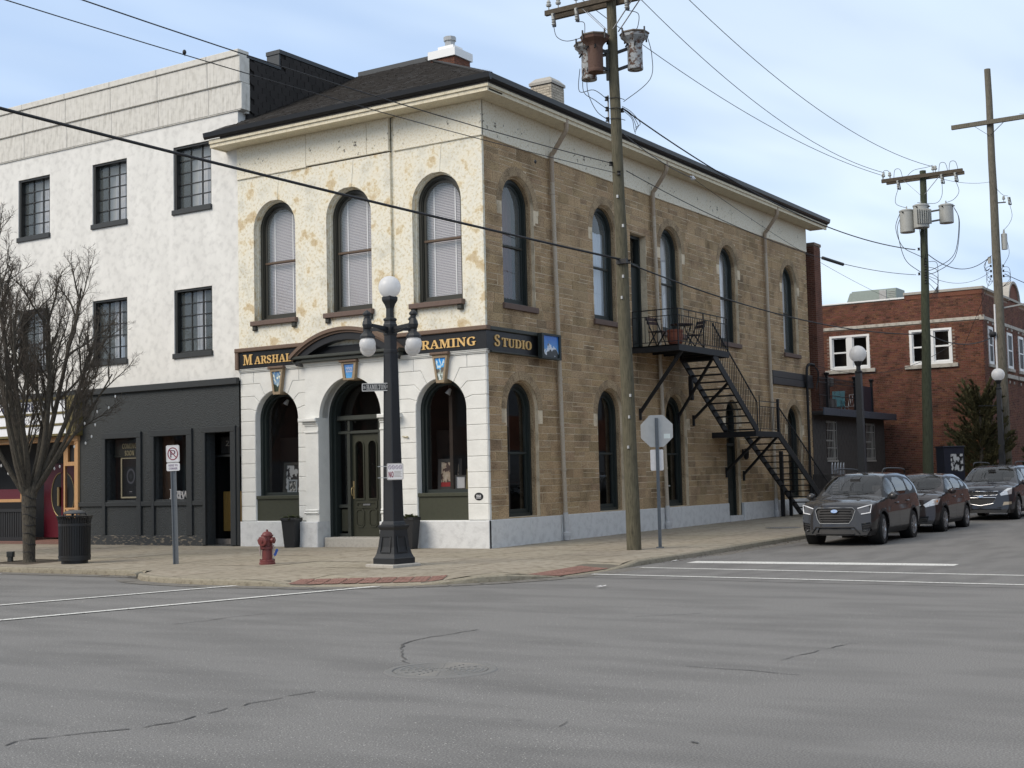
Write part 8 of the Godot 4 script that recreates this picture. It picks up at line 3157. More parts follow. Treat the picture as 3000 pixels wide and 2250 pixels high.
# ---------------------------------------------------------------- trees
func limb(mb: MB, tw: MB, p: Vector3, d: Vector3, l: float, r: float, level: int, R: RandomNumberGenerator) -> void:
	var seg: int = [7, 6, 4, 3, 2][level]
	var pts := [p]
	var q := p
	var dir := d
	for k in seg:
		var wob := 0.10 + 0.10 * level
		dir = (dir + Vector3(R.randf_range(-wob, wob), R.randf_range(-wob, wob) + [0.10, 0.10, 0.10, 0.06, 0.03][level], R.randf_range(-wob, wob))).normalized()
		q += dir * l / seg
		pts.push_back(q)
	var target := mb if level < 3 else tw
	target.tube(pts, r, r * 0.30 if level < 4 else r * 0.5, [9, 7, 5, 3, 3][level], false)
	if level == 4:
		return
	var n: int = [7, 10, 8, 6][level]
	if level > 0 and l < [9, 1.2, 0.6, 0.25][level]:
		n = n * 2 / 3
	for k in n:
		var t := lerpf(0.22 if level > 0 else 0.35, 0.98, (k + R.randf() * 0.8) / n)
		var f := t * seg
		var i := mini(int(f), seg - 1)
		var o: Vector3 = pts[i].lerp(pts[i + 1], f - i)
		var ax: Vector3 = (pts[i + 1] - pts[i]).normalized()
		var side := ax.cross(Vector3(R.randf_range(-1, 1), R.randf_range(-1, 1), R.randf_range(-1, 1))).normalized()
		var spread: float = [0.65, 0.75, 0.95, 1.1][level]
		var nd := (ax + side * spread * R.randf_range(0.7, 1.2) + Vector3(0, 0.18, 0)).normalized()
		var nl: float = l * R.randf_range(0.30, 0.52) * (1.15 - 0.55 * t)
		limb(mb, tw, o, nd, maxf(nl, 0.09), maxf(r * lerpf(0.52, 0.32, t), 0.0035), level + 1, R)

func build_trees() -> void:
	var R := RandomNumberGenerator.new()
	R.seed = 77
	var at := Vector3(-9.22, walk_y(-9.2, 6.25) - 0.02, 6.25)
	var T := thing("street_tree", "bare multi-stemmed street tree in a pavement pit before the theatre entrance", "tree", at)
	var tr := MB.new()
	tr.tube([Vector3(0, -0.02, 0), Vector3(0.0, 0.12, 0), Vector3(-0.01, 0.6, 0.0), Vector3(-0.02, 1.1, 0.0), Vector3(-0.02, 1.5, 0.0), Vector3(-0.02, 1.85, 0.0)], 0.135, 0.175, 16, false)
	tr.lathe([Vector2(0.17, -0.02), Vector2(0.145, 0.06), Vector2(0.133, 0.2)], 16)
	obj("trunk", tr, M.bark, T)
	var br := MB.new()
	var tw := MB.new()
	for q in [[0.0, 0.42, 5.0, 0.088], [0.5, 0.60, 4.4, 0.078], [1.3, 0.35, 5.6, 0.082], [2.2, 0.62, 4.6, 0.075], [3.0, 0.45, 5.2, 0.085], [3.8, 0.65, 4.3, 0.07], [4.6, 0.30, 5.9, 0.09], [5.5, 0.62, 4.4, 0.075], [0.9, 0.85, 3.6, 0.055], [5.1, 0.82, 3.4, 0.055], [2.6, 0.9, 3.2, 0.05], [3.4, 0.12, 6.2, 0.085], [0.2, 0.82, 3.9, 0.058]]:
		var a: float = q[0]
		var d := Vector3(cos(a) * q[1], 1.0, -sin(a) * q[1]).normalized()
		limb(br, tw, Vector3(-0.02 + cos(a) * 0.07, 1.35 + R.randf() * 0.45, -sin(a) * 0.07), d, q[2] * 0.98, q[3], 0, R)
	obj("branches", br, M.bark, T)
	stuff(obj("twigs", tw, M.twig, T))
	dup(T, Vector3(-14.6, walk_y(-14.6, 6.3) - 0.02, 6.3), 2.1, "second bare street tree farther left, mirrored in the left upper window")
	# lights strung in it
	var L := thing("string_lights", "dark cord wound round the tree's trunk with small white bulbs among its branches", "string lights", Vector3(-9.22, 0, 6.25))
	var cord := []
	for k in 60:
		var t := k / 59.0
		cord.push_back(Vector3(cos(t * TAU * 6.5) * (0.145 + 0.03 * t), 0.15 + t * 1.45 + 0.03 * sin(k * 1.7), sin(t * TAU * 6.5) * (0.145 + 0.03 * t)))
	var mb := MB.new()
	mb.tube(cord, 0.010, 0.010, 5)
	obj("cord", mb, M.cable, L)
	var bulbs := [[-7.45, 3.92, 5.13], [-7.58, 3.65, 5.22], [-7.82, 3.56, 5.37], [-8.08, 3.28, 5.53], [-7.86, 3.24, 5.40], [-7.94, 2.96, 5.44], [-8.06, 2.80, 5.52], [-8.29, 2.72, 5.67], [-8.59, 2.25, 5.86], [-8.70, 2.20, 5.93], [-8.98, 2.32, 6.11], [-9.41, 2.16, 6.39], [-9.68, 2.25, 6.56], [-9.64, 2.11, 6.53], [-9.52, 1.92, 6.45], [-9.12, 1.86, 6.20], [-9.79, 2.30, 6.62]]
	var prev := Vector3(-9.2, 1.7, 6.3)
	for q in bulbs:
		var p := Vector3(q[0], q[1], q[2]) - Vector3(-9.22, 0, 6.25)
		mb = MB.new()
		mb.lathe([Vector2(0.0, -0.055), Vector2(0.014, -0.04), Vector2(0.02, -0.015), Vector2(0.018, 0.01), Vector2(0.0, 0.03)], 8, p)
		obj("bulb", mb, M.bulb_white, L)
		mb = MB.new()
		mb.tube([p + Vector3(0, 0.02, 0), p + Vector3(R.randf_range(-0.15, 0.15), 0.08, R.randf_range(-0.1, 0.1))], 0.006, 0.006, 4)
		obj("socket_lead", mb, M.cable, L)
	# ragged evergreen up the side street
	var E := thing("evergreen_tree", "ragged olive-green evergreen in front of the brick building's corner", "tree", Vector3(4.45, walk_y(4.4, -30.0), -30.1))
	mb = MB.new()
	mb.tube([Vector3(0, -0.05, 0), Vector3(0.05, 1.2, 0), Vector3(0.1, 2.6, 0.05), Vector3(0.1, 4.6, 0.05)], 0.13, 0.03, 10)
	obj("trunk", mb, M.bark, E)
	var cr := MB.new()
	for k in 150:
		var h := R.randf_range(0.5, 4.2)
		var a := R.randf() * TAU
		var reach := R.randf_range(0.5, 1.0) * lerpf(2.1, 0.8, h / 4.2) * (0.72 if h < 1.1 else 1.0)
		var o := Vector3(0.06, h, 0.02)
		var tip := o + Vector3(cos(a) * reach, R.randf_range(0.45, 1.25), sin(a) * reach)
		var ctrl := o.lerp(tip, 0.5) + Vector3(0, -0.12, 0)
		var tone := R.randf_range(0.65, 1.35)
		for j in 95:
			var t := pow(R.randf(), 0.7)
			var p: Vector3 = o.lerp(ctrl, t).lerp(ctrl.lerp(tip, t), t)
			var dir := (tip - o).normalized() + Vector3(R.randf_range(-0.8, 0.8), R.randf_range(-0.2, 0.9), R.randf_range(-0.8, 0.8))
			dir = dir.normalized() * R.randf_range(0.10, 0.26)
			var sd := dir.cross(Vector3(R.randf_range(-1, 1), R.randf_range(-1, 1), R.randf_range(-1, 1))).normalized() * R.randf_range(0.012, 0.030)
			var c2 := tone * R.randf_range(0.7, 1.3)
			cr.col = Color(c2 * (1.25 if R.randf() < 0.2 else 1.0), c2, c2 * 0.9)
			cr.tri(p - sd, p + sd, p + dir)
			cr.tri(p + dir * 0.3, p + dir * 0.3 + sd * 3.0, p + dir * 0.9)
	obj("crown", cr, M.needle, E)
	var E2 := thing("evergreen_shrub", "smaller evergreen right of the far lamp post at the right edge", "shrub", Vector3(6.3, 0.15, -31.8))
	mb = MB.new()
	mb.tube([Vector3(0, -0.05, 0), Vector3(0.0, 1.2, 0), Vector3(0.3, 3.6, 0.05)], 0.08, 0.02, 8)
	obj("trunk", mb, M.bark, E2)
	cr = MB.new()
	for k in 70:
		var h := R.randf_range(0.2, 3.0)
		var a := R.randf() * TAU
		var reach := R.randf_range(0.4, 1.0) * lerpf(1.1, 0.5, h / 3.0)
		var o := Vector3(0.05 + h * 0.06, h, 0.0)
		var tip := o + Vector3(cos(a) * reach, R.randf_range(0.4, 1.0), sin(a) * reach)
		var tone := R.randf_range(0.65, 1.35)
		for j in 80:
			var p := o.lerp(tip, pow(R.randf(), 0.7))
			var dir := ((tip - o).normalized() + Vector3(R.randf_range(-0.8, 0.8), R.randf_range(-0.2, 0.9), R.randf_range(-0.8, 0.8))).normalized() * R.randf_range(0.10, 0.24)
			var sd := dir.cross(Vector3(R.randf_range(-1, 1), R.randf_range(-1, 1), R.randf_range(-1, 1))).normalized() * R.randf_range(0.012, 0.028)
			var c2 := tone * R.randf_range(0.7, 1.3)
			cr.col = Color(c2, c2, c2 * 0.9)
			cr.tri(p - sd, p + sd, p + dir)
			cr.tri(p + dir * 0.3, p + dir * 0.3 + sd * 3.0, p + dir * 0.9)
	obj("crown", cr, M.needle, E2)

# ---------------------------------------------------------------- small things
func build_small_things() -> void:
	# framed pictures in the shop windows
	var fr := [
		[-7.10, -0.86, 0.62, 0.85, 0.10, "engine", "frame_dark", "large dark framed print at the back of the left shop window"],
		[-6.83, -0.52, 0.27, 0.36, 0.25, "pale", "silver_frame", "small silver-framed portrait, left of the two small ones in the left window"],
		[-6.48, -0.55, 0.25, 0.32, -0.1, "engine", "sign_white", "small white-framed print, right of the two small ones in the left window"],
		[-1.66, -0.70, 0.62, 0.80, 0.15, "warm", "room_grey", "large grey-framed colourful print in the right shop window"],
		[-1.18, -0.50, 0.28, 0.37, 0.30, "white", "room_grey", "small dark frame with a white card in the right shop window"],
		[-0.83, -0.60, 0.46, 0.52, -0.1, "cloud", "olive", "wide olive-framed print at the right end of the right shop window"],
	]
	for q in fr:
		var t := thing("framed_picture", q[7], "framed picture", Vector3(q[0], 1.441, q[1]), q[4] + 0.25)
		var tilt := Transform3D(Basis(Vector3.RIGHT, -0.16), Vector3.ZERO)
		var w: float = q[2]
		var h: float = q[3]
		var b := MB.new().at(tilt)
		b.band(rect(-w / 2 + w * 0.13, w * 0.13, w / 2 - w * 0.13, h - w * 0.13), rect(-w / 2, 0, w / 2, h), -0.02, 0.02, true)
		obj("frame", b, M[q[6]], t)
		b = MB.new().at(tilt)
		b.quad_uv(Vector3(-w / 2 + w * 0.1, w * 0.1, 0.002), Vector3(w / 2 - w * 0.1, w * 0.1, 0.002), Vector3(w / 2 - w * 0.1, h - w * 0.1, 0.002), Vector3(-w / 2 + w * 0.1, h - w * 0.1, 0.002))
		var m: Material = M.sign_white
		if q[5] != "white":
			if not M.has("art_" + q[5]):
				image_mat("art_" + q[5], picture(q[5]), 0.5)
			m = M["art_" + q[5]]
		obj("print", b, m, t)
	for q in [[Vector3(0.0, 0.80, -1.45), 0.50, 0.62, "engine", "framed print leaning low in the first side window"], [Vector3(0.0, 1.45, -1.55), 0.22, 0.62, "warm", "narrow warm-toned board above the print in the first side window"], [Vector3(0.0, 0.9, -6.3), 0.40, 0.9, "pale", "pale framed sheet standing in the second side window"]]:
		var t := thing("framed_picture", q[4], "framed picture", q[0] + Vector3(-0.62, 0, 0), PI / 2 - 0.2)
		var w: float = q[1]
		var h: float = q[2]
		var b := MB.new()
		b.band(rect(-w / 2 + 0.05, 0.05, w / 2 - 0.05, h - 0.05), rect(-w / 2, 0, w / 2, h), -0.02, 0.02, true)
		obj("frame", b, M.room_grey, t)
		b = MB.new()
		b.quad_uv(Vector3(-w / 2 + 0.04, 0.04, 0.002), Vector3(w / 2 - 0.04, 0.04, 0.002), Vector3(w / 2 - 0.04, h - 0.04, 0.002), Vector3(-w / 2 + 0.04, h - 0.04, 0.002))
		if not M.has("art_" + q[3]):
			image_mat("art_" + q[3], picture(q[3]), 0.5)
		obj("print", b, M["art_" + q[3]], t)
		if q[0].y < 1.0:
			b = MB.new()
			b.box(Vector3(-w / 2, -0.75, -0.2), Vector3(w / 2, -0.001, 0.1))
			obj("stand", b, M.room, t)
		else:
			b = MB.new()
			b.box(Vector3(-0.05, -1.4, -0.06), Vector3(0.05, -0.001, -0.03))
			obj("stand", b, M.room, t)
	var sh := thing("white_ornament", "small white ornament on the sill of the third side window", "ornament", Vector3(-0.45, 1.35, -10.55))
	var o := MB.new()
	o.ball(Vector3(0, 0.16, 0), 0.14, 12, 8, Vector3(0.6, 1.0, 1.1))
	o.ball(Vector3(0.0, 0.26, 0.05), 0.07, 10, 6)
	o.box(Vector3(-0.12, -0.02, -0.2), Vector3(0.12, 0.02, 0.2))
	o.box(Vector3(-0.04, -1.3, -0.04), Vector3(0.04, -0.02, 0.04))
	obj("body", o, M.cloth, sh)
	# dead leaves along the kerb and on the side pavement
	var lf := MB.new()
	lf.tri(Vector3(-0.5, 0, 0), Vector3(0.0, 0.1, 0.35), Vector3(0.55, 0.0, 0))
	lf.tri(Vector3(-0.5, 0, 0), Vector3(0.55, 0.0, 0), Vector3(0.0, 0.08, -0.35))
	var mm := MultiMesh.new()
	mm.transform_format = MultiMesh.TRANSFORM_3D
	mm.use_colors = true
	mm.mesh = lf.mesh()
	mm.instance_count = 520
	for i in 520:
		var x: float
		var z: float
		var y: float
		if i < 360:
			z = rng.randf_range(-9.0, 1.8)
			x = 5.42 + absf(rng.randfn(0.0, 0.12)) + (0.05 if z > 0 else 0.0)
			y = road_y(z) + 0.014
		elif i < 460:
			z = rng.randf_range(-20.0, -1.0)
			x = rng.randf_range(0.1, 3.2) * rng.randf()
			y = walk_y(x, z) + 0.008
		else:
			z = 7.95 + absf(rng.randfn(0, 0.12))
			x = rng.randf_range(-4.6, -3.6)
			y = road_y(z) + 0.014
		var s := rng.randf_range(0.02, 0.055)
		mm.set_instance_transform(i, Transform3D(Basis(Vector3.UP, rng.randf() * TAU).scaled(Vector3(s, s, s * 0.8)), Vector3(x, y, z)))
		var t := rng.randf_range(0.5, 1.6)
		mm.set_instance_color(i, Color(t, t * 0.95, t * 0.9))
	var mi := MultiMeshInstance3D.new()
	mi.name = "fallen_leaves"
	mi.multimesh = mm
	mi.material_override = M.leaf
	stuff(mi)
	tag(mi, "dead brown leaves and grit gathered in the gutter by the kerb", "leaves")
	add_child(mi)
	for q in [[Vector3(5.62, 0, 1.35), "crumpled white paper scrap in the gutter by the stop line"], [Vector3(7.32, 0, 7.67), "small white paper scrap on the open asphalt before the crossing"]]:
		var b := MB.new()
		for k in 5:
			var c := Vector3(rng.randf_range(-0.05, 0.05), 0.012 * k * 0.3, rng.randf_range(-0.03, 0.03))
			b.tri(c + Vector3(-0.07, 0, 0.02), c + Vector3(0.06, 0.015, 0.03), c + Vector3(0.01, 0.02, -0.04))
		var ob := obj("paper_scrap", b, M.sign_white)
		ob.position = q[0] + Vector3(0, road_y(q[0].z) + 0.016, 0)
		tag(ob, q[1], "litter")

# ---------------------------------------------------------------- cars
func knots(k: Array, s: float) -> float:      # smooth curve through [s, value] pairs
	if s <= k[0][0]:
		return k[0][1]
	for i in k.size() - 1:
		if s <= k[i + 1][0]:
			var a: float = k[i][0]
			var b: float = k[i + 1][0]
			var t := (s - a) / (b - a)
			var m := func(j: int) -> float:
				if j == 0:
					return (k[1][1] - k[0][1]) / (k[1][0] - k[0][0])
				if j == k.size() - 1:
					return (k[j][1] - k[j - 1][1]) / (k[j][0] - k[j - 1][0])
				var d0: float = (k[j][1] - k[j - 1][1]) / (k[j][0] - k[j - 1][0])
				var d1: float = (k[j + 1][1] - k[j][1]) / (k[j + 1][0] - k[j][0])
				return 0.0 if d0 * d1 <= 0 else 2.0 * d0 * d1 / (d0 + d1)
			var h := b - a
			var t2 := t * t
			var t3 := t2 * t
			return (2 * t3 - 3 * t2 + 1) * k[i][1] + (t3 - 2 * t2 + t) * h * m.call(i) + (-2 * t3 + 3 * t2) * k[i + 1][1] + (t3 - t2) * h * m.call(i + 1)
	return k[k.size() - 1][1]

func body_point(c: Dictionary, s: float, v: float) -> Vector3:    # v from 0 (sill) to 6 (centre line of roof or bonnet), right half
	var hw := knots(c.hw, s)
	var yb := knots(c.belt, s)
	var yt := knots(c.top, s)
	var gh := knots(c.gh, s)
	var y0 := knots(c.sill, s)
	var P := [Vector2(hw - 0.09, y0), Vector2(hw - 0.015, y0 + 0.16), Vector2(hw, lerpf(y0 + 0.16, yb, 0.52)), Vector2(hw - 0.045, yb), Vector2(gh, yt - 0.045), Vector2(gh * 0.62, yt - 0.010), Vector2(0, yt)]
	var i := clampi(int(v), 0, 5)
	var t := v - i
	var p: Vector2
	if i == 3:
		p = P[3].lerp(P[4], t)
		p.x += 0.035 * sin(PI * t) * clampf((yt - yb) * 3.0, 0, 1)
	elif i < 3:
		p = P[i].cubic_interpolate(P[i + 1], P[maxi(i - 1, 0)], P[i + 2] if i < 2 else P[3] + (P[3] - P[2]) * 0.5, t)
	else:
		p = P[i].cubic_interpolate(P[i + 1], P[i - 1] if i > 4 else P[4] + Vector2(0.05, -0.05), P[i + 2] if i < 5 else Vector2(-P[5].x, P[5].y), t)
	var z: float = c.L / 2 - s
	# the nose and tail are rounded in plan
	z -= c.nose * pow(clampf(p.x / (c.W / 2), 0, 1), 2.2) * smoothstep(0.9, 0.0, s)
	z += 0.10 * pow(clampf(p.x / (c.W / 2), 0, 1), 2.2) * smoothstep(c.L - 0.7, c.L, s)
	# and lean back towards the top of the nose
	z -= c.rake * clampf((p.y - 0.55) / 0.5, 0, 1) * smoothstep(0.5, 0.0, s)
	return Vector3(p.x, p.y, z)

func body_tris(c: Dictionary) -> Array:
	var ns := 84
	var nv := 30
	var g := []
	for i in ns + 1:
		var f := float(i) / ns
		var s: float = c.L * f
		var col := []
		for j in nv + 1:
			var v := 6.0 * j / nv
			var p := body_point(c, s, v)
			var du := body_point(c, minf(s + 0.02, c.L), v) - body_point(c, maxf(s - 0.02, 0.0), v)
			var dv := body_point(c, s, minf(v + 0.03, 6.0)) - body_point(c, s, maxf(v - 0.03, 0.0))
			var n := dv.cross(du)
			n = n.normalized() if n.length() > 1e-9 else Vector3.UP
			if n.dot(Vector3(p.x, p.y - 0.6, 0)) < 0:
				n = -n
			col.push_back([p, n])
		g.push_back(col)
	var out := []
	var add := func(a, b, d) -> void:
		out.push_back([a[0], b[0], d[0], a[1], b[1], d[1]])
		var mx := func(q): return [q[0] * Vector3(-1, 1, 1), q[1] * Vector3(-1, 1, 1)]
		var a2 = mx.call(a)
		var b2 = mx.call(b)
		var d2 = mx.call(d)
		out.push_back([a2[0], d2[0], b2[0], a2[1], d2[1], b2[1]])
	for i in ns:
		for j in nv:
			var A = g[i][j]
			var B = g[i + 1][j]
			var C = g[i + 1][j + 1]
			var D = g[i][j + 1]
			add.call(A, B, C)
			add.call(A, C, D)
	# front and rear faces: rows across between the two halves
	for e in [0, ns]:
		var nx := 10
		for j in nv:
			var row := func(jj: int, k: int) -> Array:
				var p: Vector3 = g[e][jj][0]
				var u := float(k) / nx
				var x := p.x * u
				var q := Vector3(x, p.y, p.z)
				var k0: float = c.nose if e == 0 else -0.10
				q.z = p.z + k0 * (pow(clampf(p.x / (c.W / 2), 0, 1), 2.2) - pow(clampf(x / (c.W / 2), 0, 1), 2.2))
				var nn := Vector3(1.1 * k0 * u * p.x / (c.W / 2), 0.18, 1.0) if e == 0 else Vector3(0.1 * u, 0.15, -1.0)
				return [q, nn.normalized()]
			for k in nx:
				var A = row.call(j, k)
				var B = row.call(j, k + 1)
				var C = row.call(j + 1, k + 1)
				var D = row.call(j + 1, k)
				if e == 0:
					add.call(A, B, C)
					add.call(A, C, D)
				else:
					add.call(A, C, B)
					add.call(A, D, C)
	return out

func carve(tris: Array, poly: PackedVector2Array, front: bool, keep: Callable) -> Array:     # [inside, outside] of an outline seen from the side (z, y) or the front (x, y)
	var inn := []
	var outt := []
	var bb := Rect2(poly[0], Vector2.ZERO)
	for p in poly:
		bb = bb.expand(p)
	for t in tris:
		var a2: Vector2
		var b2: Vector2
		var d2: Vector2
		if front:
			a2 = Vector2(t[0].x, t[0].y)
			b2 = Vector2(t[1].x, t[1].y)
			d2 = Vector2(t[2].x, t[2].y)
		else:
			a2 = Vector2(t[0].z, t[0].y)
			b2 = Vector2(t[1].z, t[1].y)
			d2 = Vector2(t[2].z, t[2].y)
		var tb := Rect2(a2, Vector2.ZERO).expand(b2).expand(d2)
		var den := (b2 - a2).cross(d2 - a2)
		if absf(den) < 1e-7 or not tb.intersects(bb) or not keep.call(t):
			outt.push_back(t)
			continue
		var tp := PackedVector2Array([a2, b2, d2]) if den > 0 else PackedVector2Array([a2, d2, b2])
		for w in 2:
			var res: Array = Geometry2D.intersect_polygons(tp, poly) if w == 0 else Geometry2D.clip_polygons(tp, poly)
			for q in res:
				if q.size() < 3:
					continue
				var ix := Geometry2D.triangulate_polygon(q)
				for k in range(0, ix.size(), 3):
					var vs := []
					var nsx := []
					for l in 3:
						var p: Vector2 = q[ix[k + l]]
						var v := (p - a2).cross(d2 - a2) / den
						var u := (b2 - a2).cross(p - a2) / den
						vs.push_back(t[0] * (1 - v - u) + t[1] * v + t[2] * u)
						nsx.push_back((t[3] * (1 - v - u) + t[4] * v + t[5] * u).normalized())
					(inn if w == 0 else outt).push_back([vs[0], vs[1], vs[2], nsx[0], nsx[1], nsx[2]])
	return [inn, outt]

func skin(tris: Array, push := 0.0) -> MB:
	var mb := MB.new()
	for t in tris:
		var a: Vector3 = t[0] + t[3] * push
		var b: Vector3 = t[1] + t[4] * push
		var d: Vector3 = t[2] + t[5] * push
		if (b - a).cross(d - a).dot(t[3]) >= 0:
			mb.trin(a, b, d, t[3], t[4], t[5])
		else:
			mb.trin(a, d, b, t[3], t[5], t[4])
	return mb

func mirror2(p: Array) -> PackedVector2Array:
	var o := PackedVector2Array()
	for q in p:
		o.push_back(Vector2(-q[0], q[1]))
	o.reverse()
	return o

func poly2(p: Array) -> PackedVector2Array:
	var o := PackedVector2Array()
	for q in p:
		o.push_back(Vector2(q[0], q[1]))
	return o

func smooth_poly(p: Array, it := 2) -> PackedVector2Array:      # corner-cut
	var q := poly2(p)
	for k in it:
		var r := PackedVector2Array()
		for i in q.size():
			var a := q[i]
			var b := q[(i + 1) % q.size()]
			r.push_back(a.lerp(b, 0.25))
			r.push_back(a.lerp(b, 0.75))
		q = r
	return q

func make_wheel(C: Node3D, at: Vector3, r: float, out: float, spokes: int, steer := 0.0) -> void:
	var w := holder("wheel", C)
	w.position = at
	w.rotation.y = steer
	var ax := Vector3(out, 0, 0)
	var mb := MB.new()
	var tw := 0.215
	mb.lathe([Vector2(r * 0.64, -tw / 2), Vector2(r * 0.93, -tw / 2), Vector2(r * 0.99, -tw / 2 + 0.03), Vector2(r, -tw / 2 + 0.06), Vector2(r, tw / 2 - 0.06), Vector2(r * 0.99, tw / 2 - 0.03), Vector2(r * 0.93, tw / 2), Vector2(r * 0.68, tw / 2 + 0.004), Vector2(r * 0.66, tw / 2 - 0.01)], 36, Vector3.ZERO, true, ax)
	for q in [-0.045, 0.0, 0.045]:
		mb.lathe([Vector2(r + 0.003, q - 0.016), Vector2(r + 0.003, q + 0.016)], 36, Vector3.ZERO, true, ax)
	obj("tyre", mb, M.tyre, w)
	mb = MB.new()
	mb.lathe([Vector2(r * 0.66, tw / 2 - 0.012), Vector2(r * 0.655, tw / 2 + 0.004), Vector2(r * 0.62, tw / 2 + 0.004), Vector2(r * 0.60, tw / 2 - 0.02), Vector2(r * 0.58, -0.06)], 36, Vector3.ZERO, true, ax)
	var up := Vector3.UP
	var fw := ax.cross(up)
	for k in spokes:
		var a := TAU * k / spokes + 0.3
		var d := up * cos(a) + fw * sin(a)
		var e := up * cos(a + 0.20) + fw * sin(a + 0.20)
		var f := up * cos(a - 0.20) + fw * sin(a - 0.20)
		mb.beam(d * r * 0.10 + ax * (tw / 2 - 0.015), e * r * 0.63 + ax * (tw / 2 - 0.008), 0.028, 0.035, ax)
		mb.beam(d * r * 0.10 + ax * (tw / 2 - 0.015), f * r * 0.63 + ax * (tw / 2 - 0.008), 0.028, 0.035, ax)
	mb.lathe([Vector2(r * 0.16, tw / 2 - 0.03), Vector2(r * 0.15, tw / 2 + 0.005), Vector2(0.0, tw / 2 + 0.01)], 16, Vector3.ZERO, true, ax)
	obj("rim", mb, M.alloy, w)
	mb = MB.new()
	mb.lathe([Vector2(r * 0.58, -0.06), Vector2(r * 0.35, -0.05), Vector2(r * 0.34, 0.02), Vector2(0.0, 0.02)], 24, Vector3.ZERO, true, ax)
	obj("brake_disc", mb, M.car_black, w)

# kind-specific outlines are in c: all in the car's own metres, z forward from the middle, origin on the road
func make_car(c: Dictionary, called: String, label: String, at: Vector3, scale := 1.0) -> void:
	var C := thing(called, label, "car", at, c.turn, "cars parked along the side street kerb")
	var paint: Material = M[c.paint]
	var tris := body_tris(c)
	var any := func(_t) -> bool: return true
	var fwd := func(t) -> bool: return t[3].z > 0.22
	var sidew := func(t) -> bool: return absf(t[3].x) > 0.35 and absf(t[0].x) > c.W * 0.27
	var r
	# wheel openings
	var wz := [c.L / 2 - c.front, c.L / 2 - c.front - c.base]
	for z in wz:
		var circ := PackedVector2Array()
		for k in 28:
			circ.push_back(Vector2(z + cos(TAU * k / 28) * (c.wheel + 0.055), c.wheel + 0.01 + sin(TAU * k / 28) * (c.wheel + 0.055)))
		r = carve(tris, circ, false, any)
		tris = r[1]
	# windscreen
	r = carve(tris, smooth_poly(c.screen, 2), true, func(t): return t[3].z > 0.15 and t[0].z < c.L / 2 - c.cowl + 0.12 and t[0].z > 0.0)
	obj("windscreen", skin(r[0], -0.004), M.car_glass, C)
	tris = r[1]
	# side windows
	for wdw in c.windows:
		r = carve(tris, smooth_poly(wdw, 1), false, sidew)
		tris = r[1]
		var rr: Array = r[0]
		obj("side_window", skin(rr.filter(func(t): return t[0].x > 0), -0.006), M.car_glass, C)
		obj("side_window", skin(rr.filter(func(t): return t[0].x <= 0), -0.006), M.car_glass, C)
	# blacked pillars and window surround
	r = carve(tris, poly2(c.surround), false, sidew)
	tris = r[1]
	obj("window_surround", skin(r[0], -0.002), M.car_black, C)
	# front openings
	for q in c.holes:
		r = carve(tris, poly2(q), true, fwd)
		tris = r[1]
		obj("intake", skin(r[0], -0.035), M.car_black, C)
	for q in c.lamps:
		for s in [1, 0]:
			r = carve(tris, poly2(q[0]) if s else mirror2(q[0]), true, fwd)
			tris = r[1]
			obj(q[2], skin(r[0], q[3]), M[q[1]], C)
	# plain plastic along the sills and arches
	if c.clad > 0.0:
		r = carve(tris, rect(-c.L / 2 - 0.1, 0.0, c.L / 2 + 0.1, c.clad), false, any)
		tris = r[1]
		obj("lower_cladding", skin(r[0]), M.car_plastic, C)
		for z in wz:
			var circ := PackedVector2Array()
			for k in 28:
				circ.push_back(Vector2(z + cos(TAU * k / 28) * (c.wheel + 0.115), c.wheel + 0.01 + sin(TAU * k / 28) * (c.wheel + 0.115)))
			r = carve(tris, circ, false, sidew)
			tris = r[1]
			obj("arch_trim", skin(r[0], 0.004), M.car_plastic, C)
	# door seams
	for q in c.seams:
		var a := Vector2(q[0], q[1])
		var b := Vector2(q[2], q[3])
		var d := (b - a).normalized().orthogonal() * 0.005
		r = carve(tris, PackedVector2Array([a - d, a + d, b + d, b - d]), false, sidew)
		tris = r[1]
		obj("door_seam", skin(r[0], -0.012), M.car_black, C)
	obj("body", skin(tris), paint, C)
	# wheel housings, floor
	var fl := MB.new()
	fl.box(Vector3(-c.W / 2 + 0.14, 0.22, -c.L / 2 + 0.25), Vector3(c.W / 2 - 0.14, 0.34, c.L / 2 - 0.22))
	for z in wz:
		for s in [-1.0, 1.0]:
			fl.lathe([Vector2(c.wheel + 0.055, 0.0), Vector2(c.wheel + 0.055, 0.27), Vector2(0.0, 0.27)], 24, Vector3(s * (c.W / 2 - 0.03), c.wheel + 0.01, z), true, Vector3(-s, 0, 0))
	obj("underbody", fl, M.car_black, C)
	for i in 2:
		for s in [-1.0, 1.0]:
			make_wheel(C, Vector3(s * (c.W / 2 - 0.125), c.wheel, wz[i]), c.wheel, s, 5, c.steer if i == 0 else 0.0)
	# cabin
	var cb := MB.new()
	var cz: float = c.L / 2 - c.cowl
	for s in [-0.37, 0.37]:
		for z in [cz - 1.15, cz - 2.1]:
			cb.cbox(Vector3(s - 0.24, 0.55, z - 0.08), Vector3(s + 0.24, 1.16, z + 0.06), 0.03)
			cb.cbox(Vector3(s - 0.24, 0.55, z), Vector3(s + 0.24, 0.70, z + 0.5), 0.03)
			cb.cbox(Vector3(s - 0.12, 1.18, z - 0.08), Vector3(s + 0.12, 1.34, z + 0.03), 0.03)
	obj("seats", cb, M.seat, C)
	cb = MB.new()
	cb.box(Vector3(-c.W / 2 + 0.16, 0.6, cz - 0.75), Vector3(c.W / 2 - 0.16, c.belt[2][1] - 0.06, cz - 0.25))
	cb.lathe([Vector2(0.17, -0.012), Vector2(0.185, 0.0), Vector2(0.17, 0.012)], 20, Vector3(0.37, c.belt[2][1] - 0.02, cz - 0.80), true, Vector3(0, 0.5, -0.85))
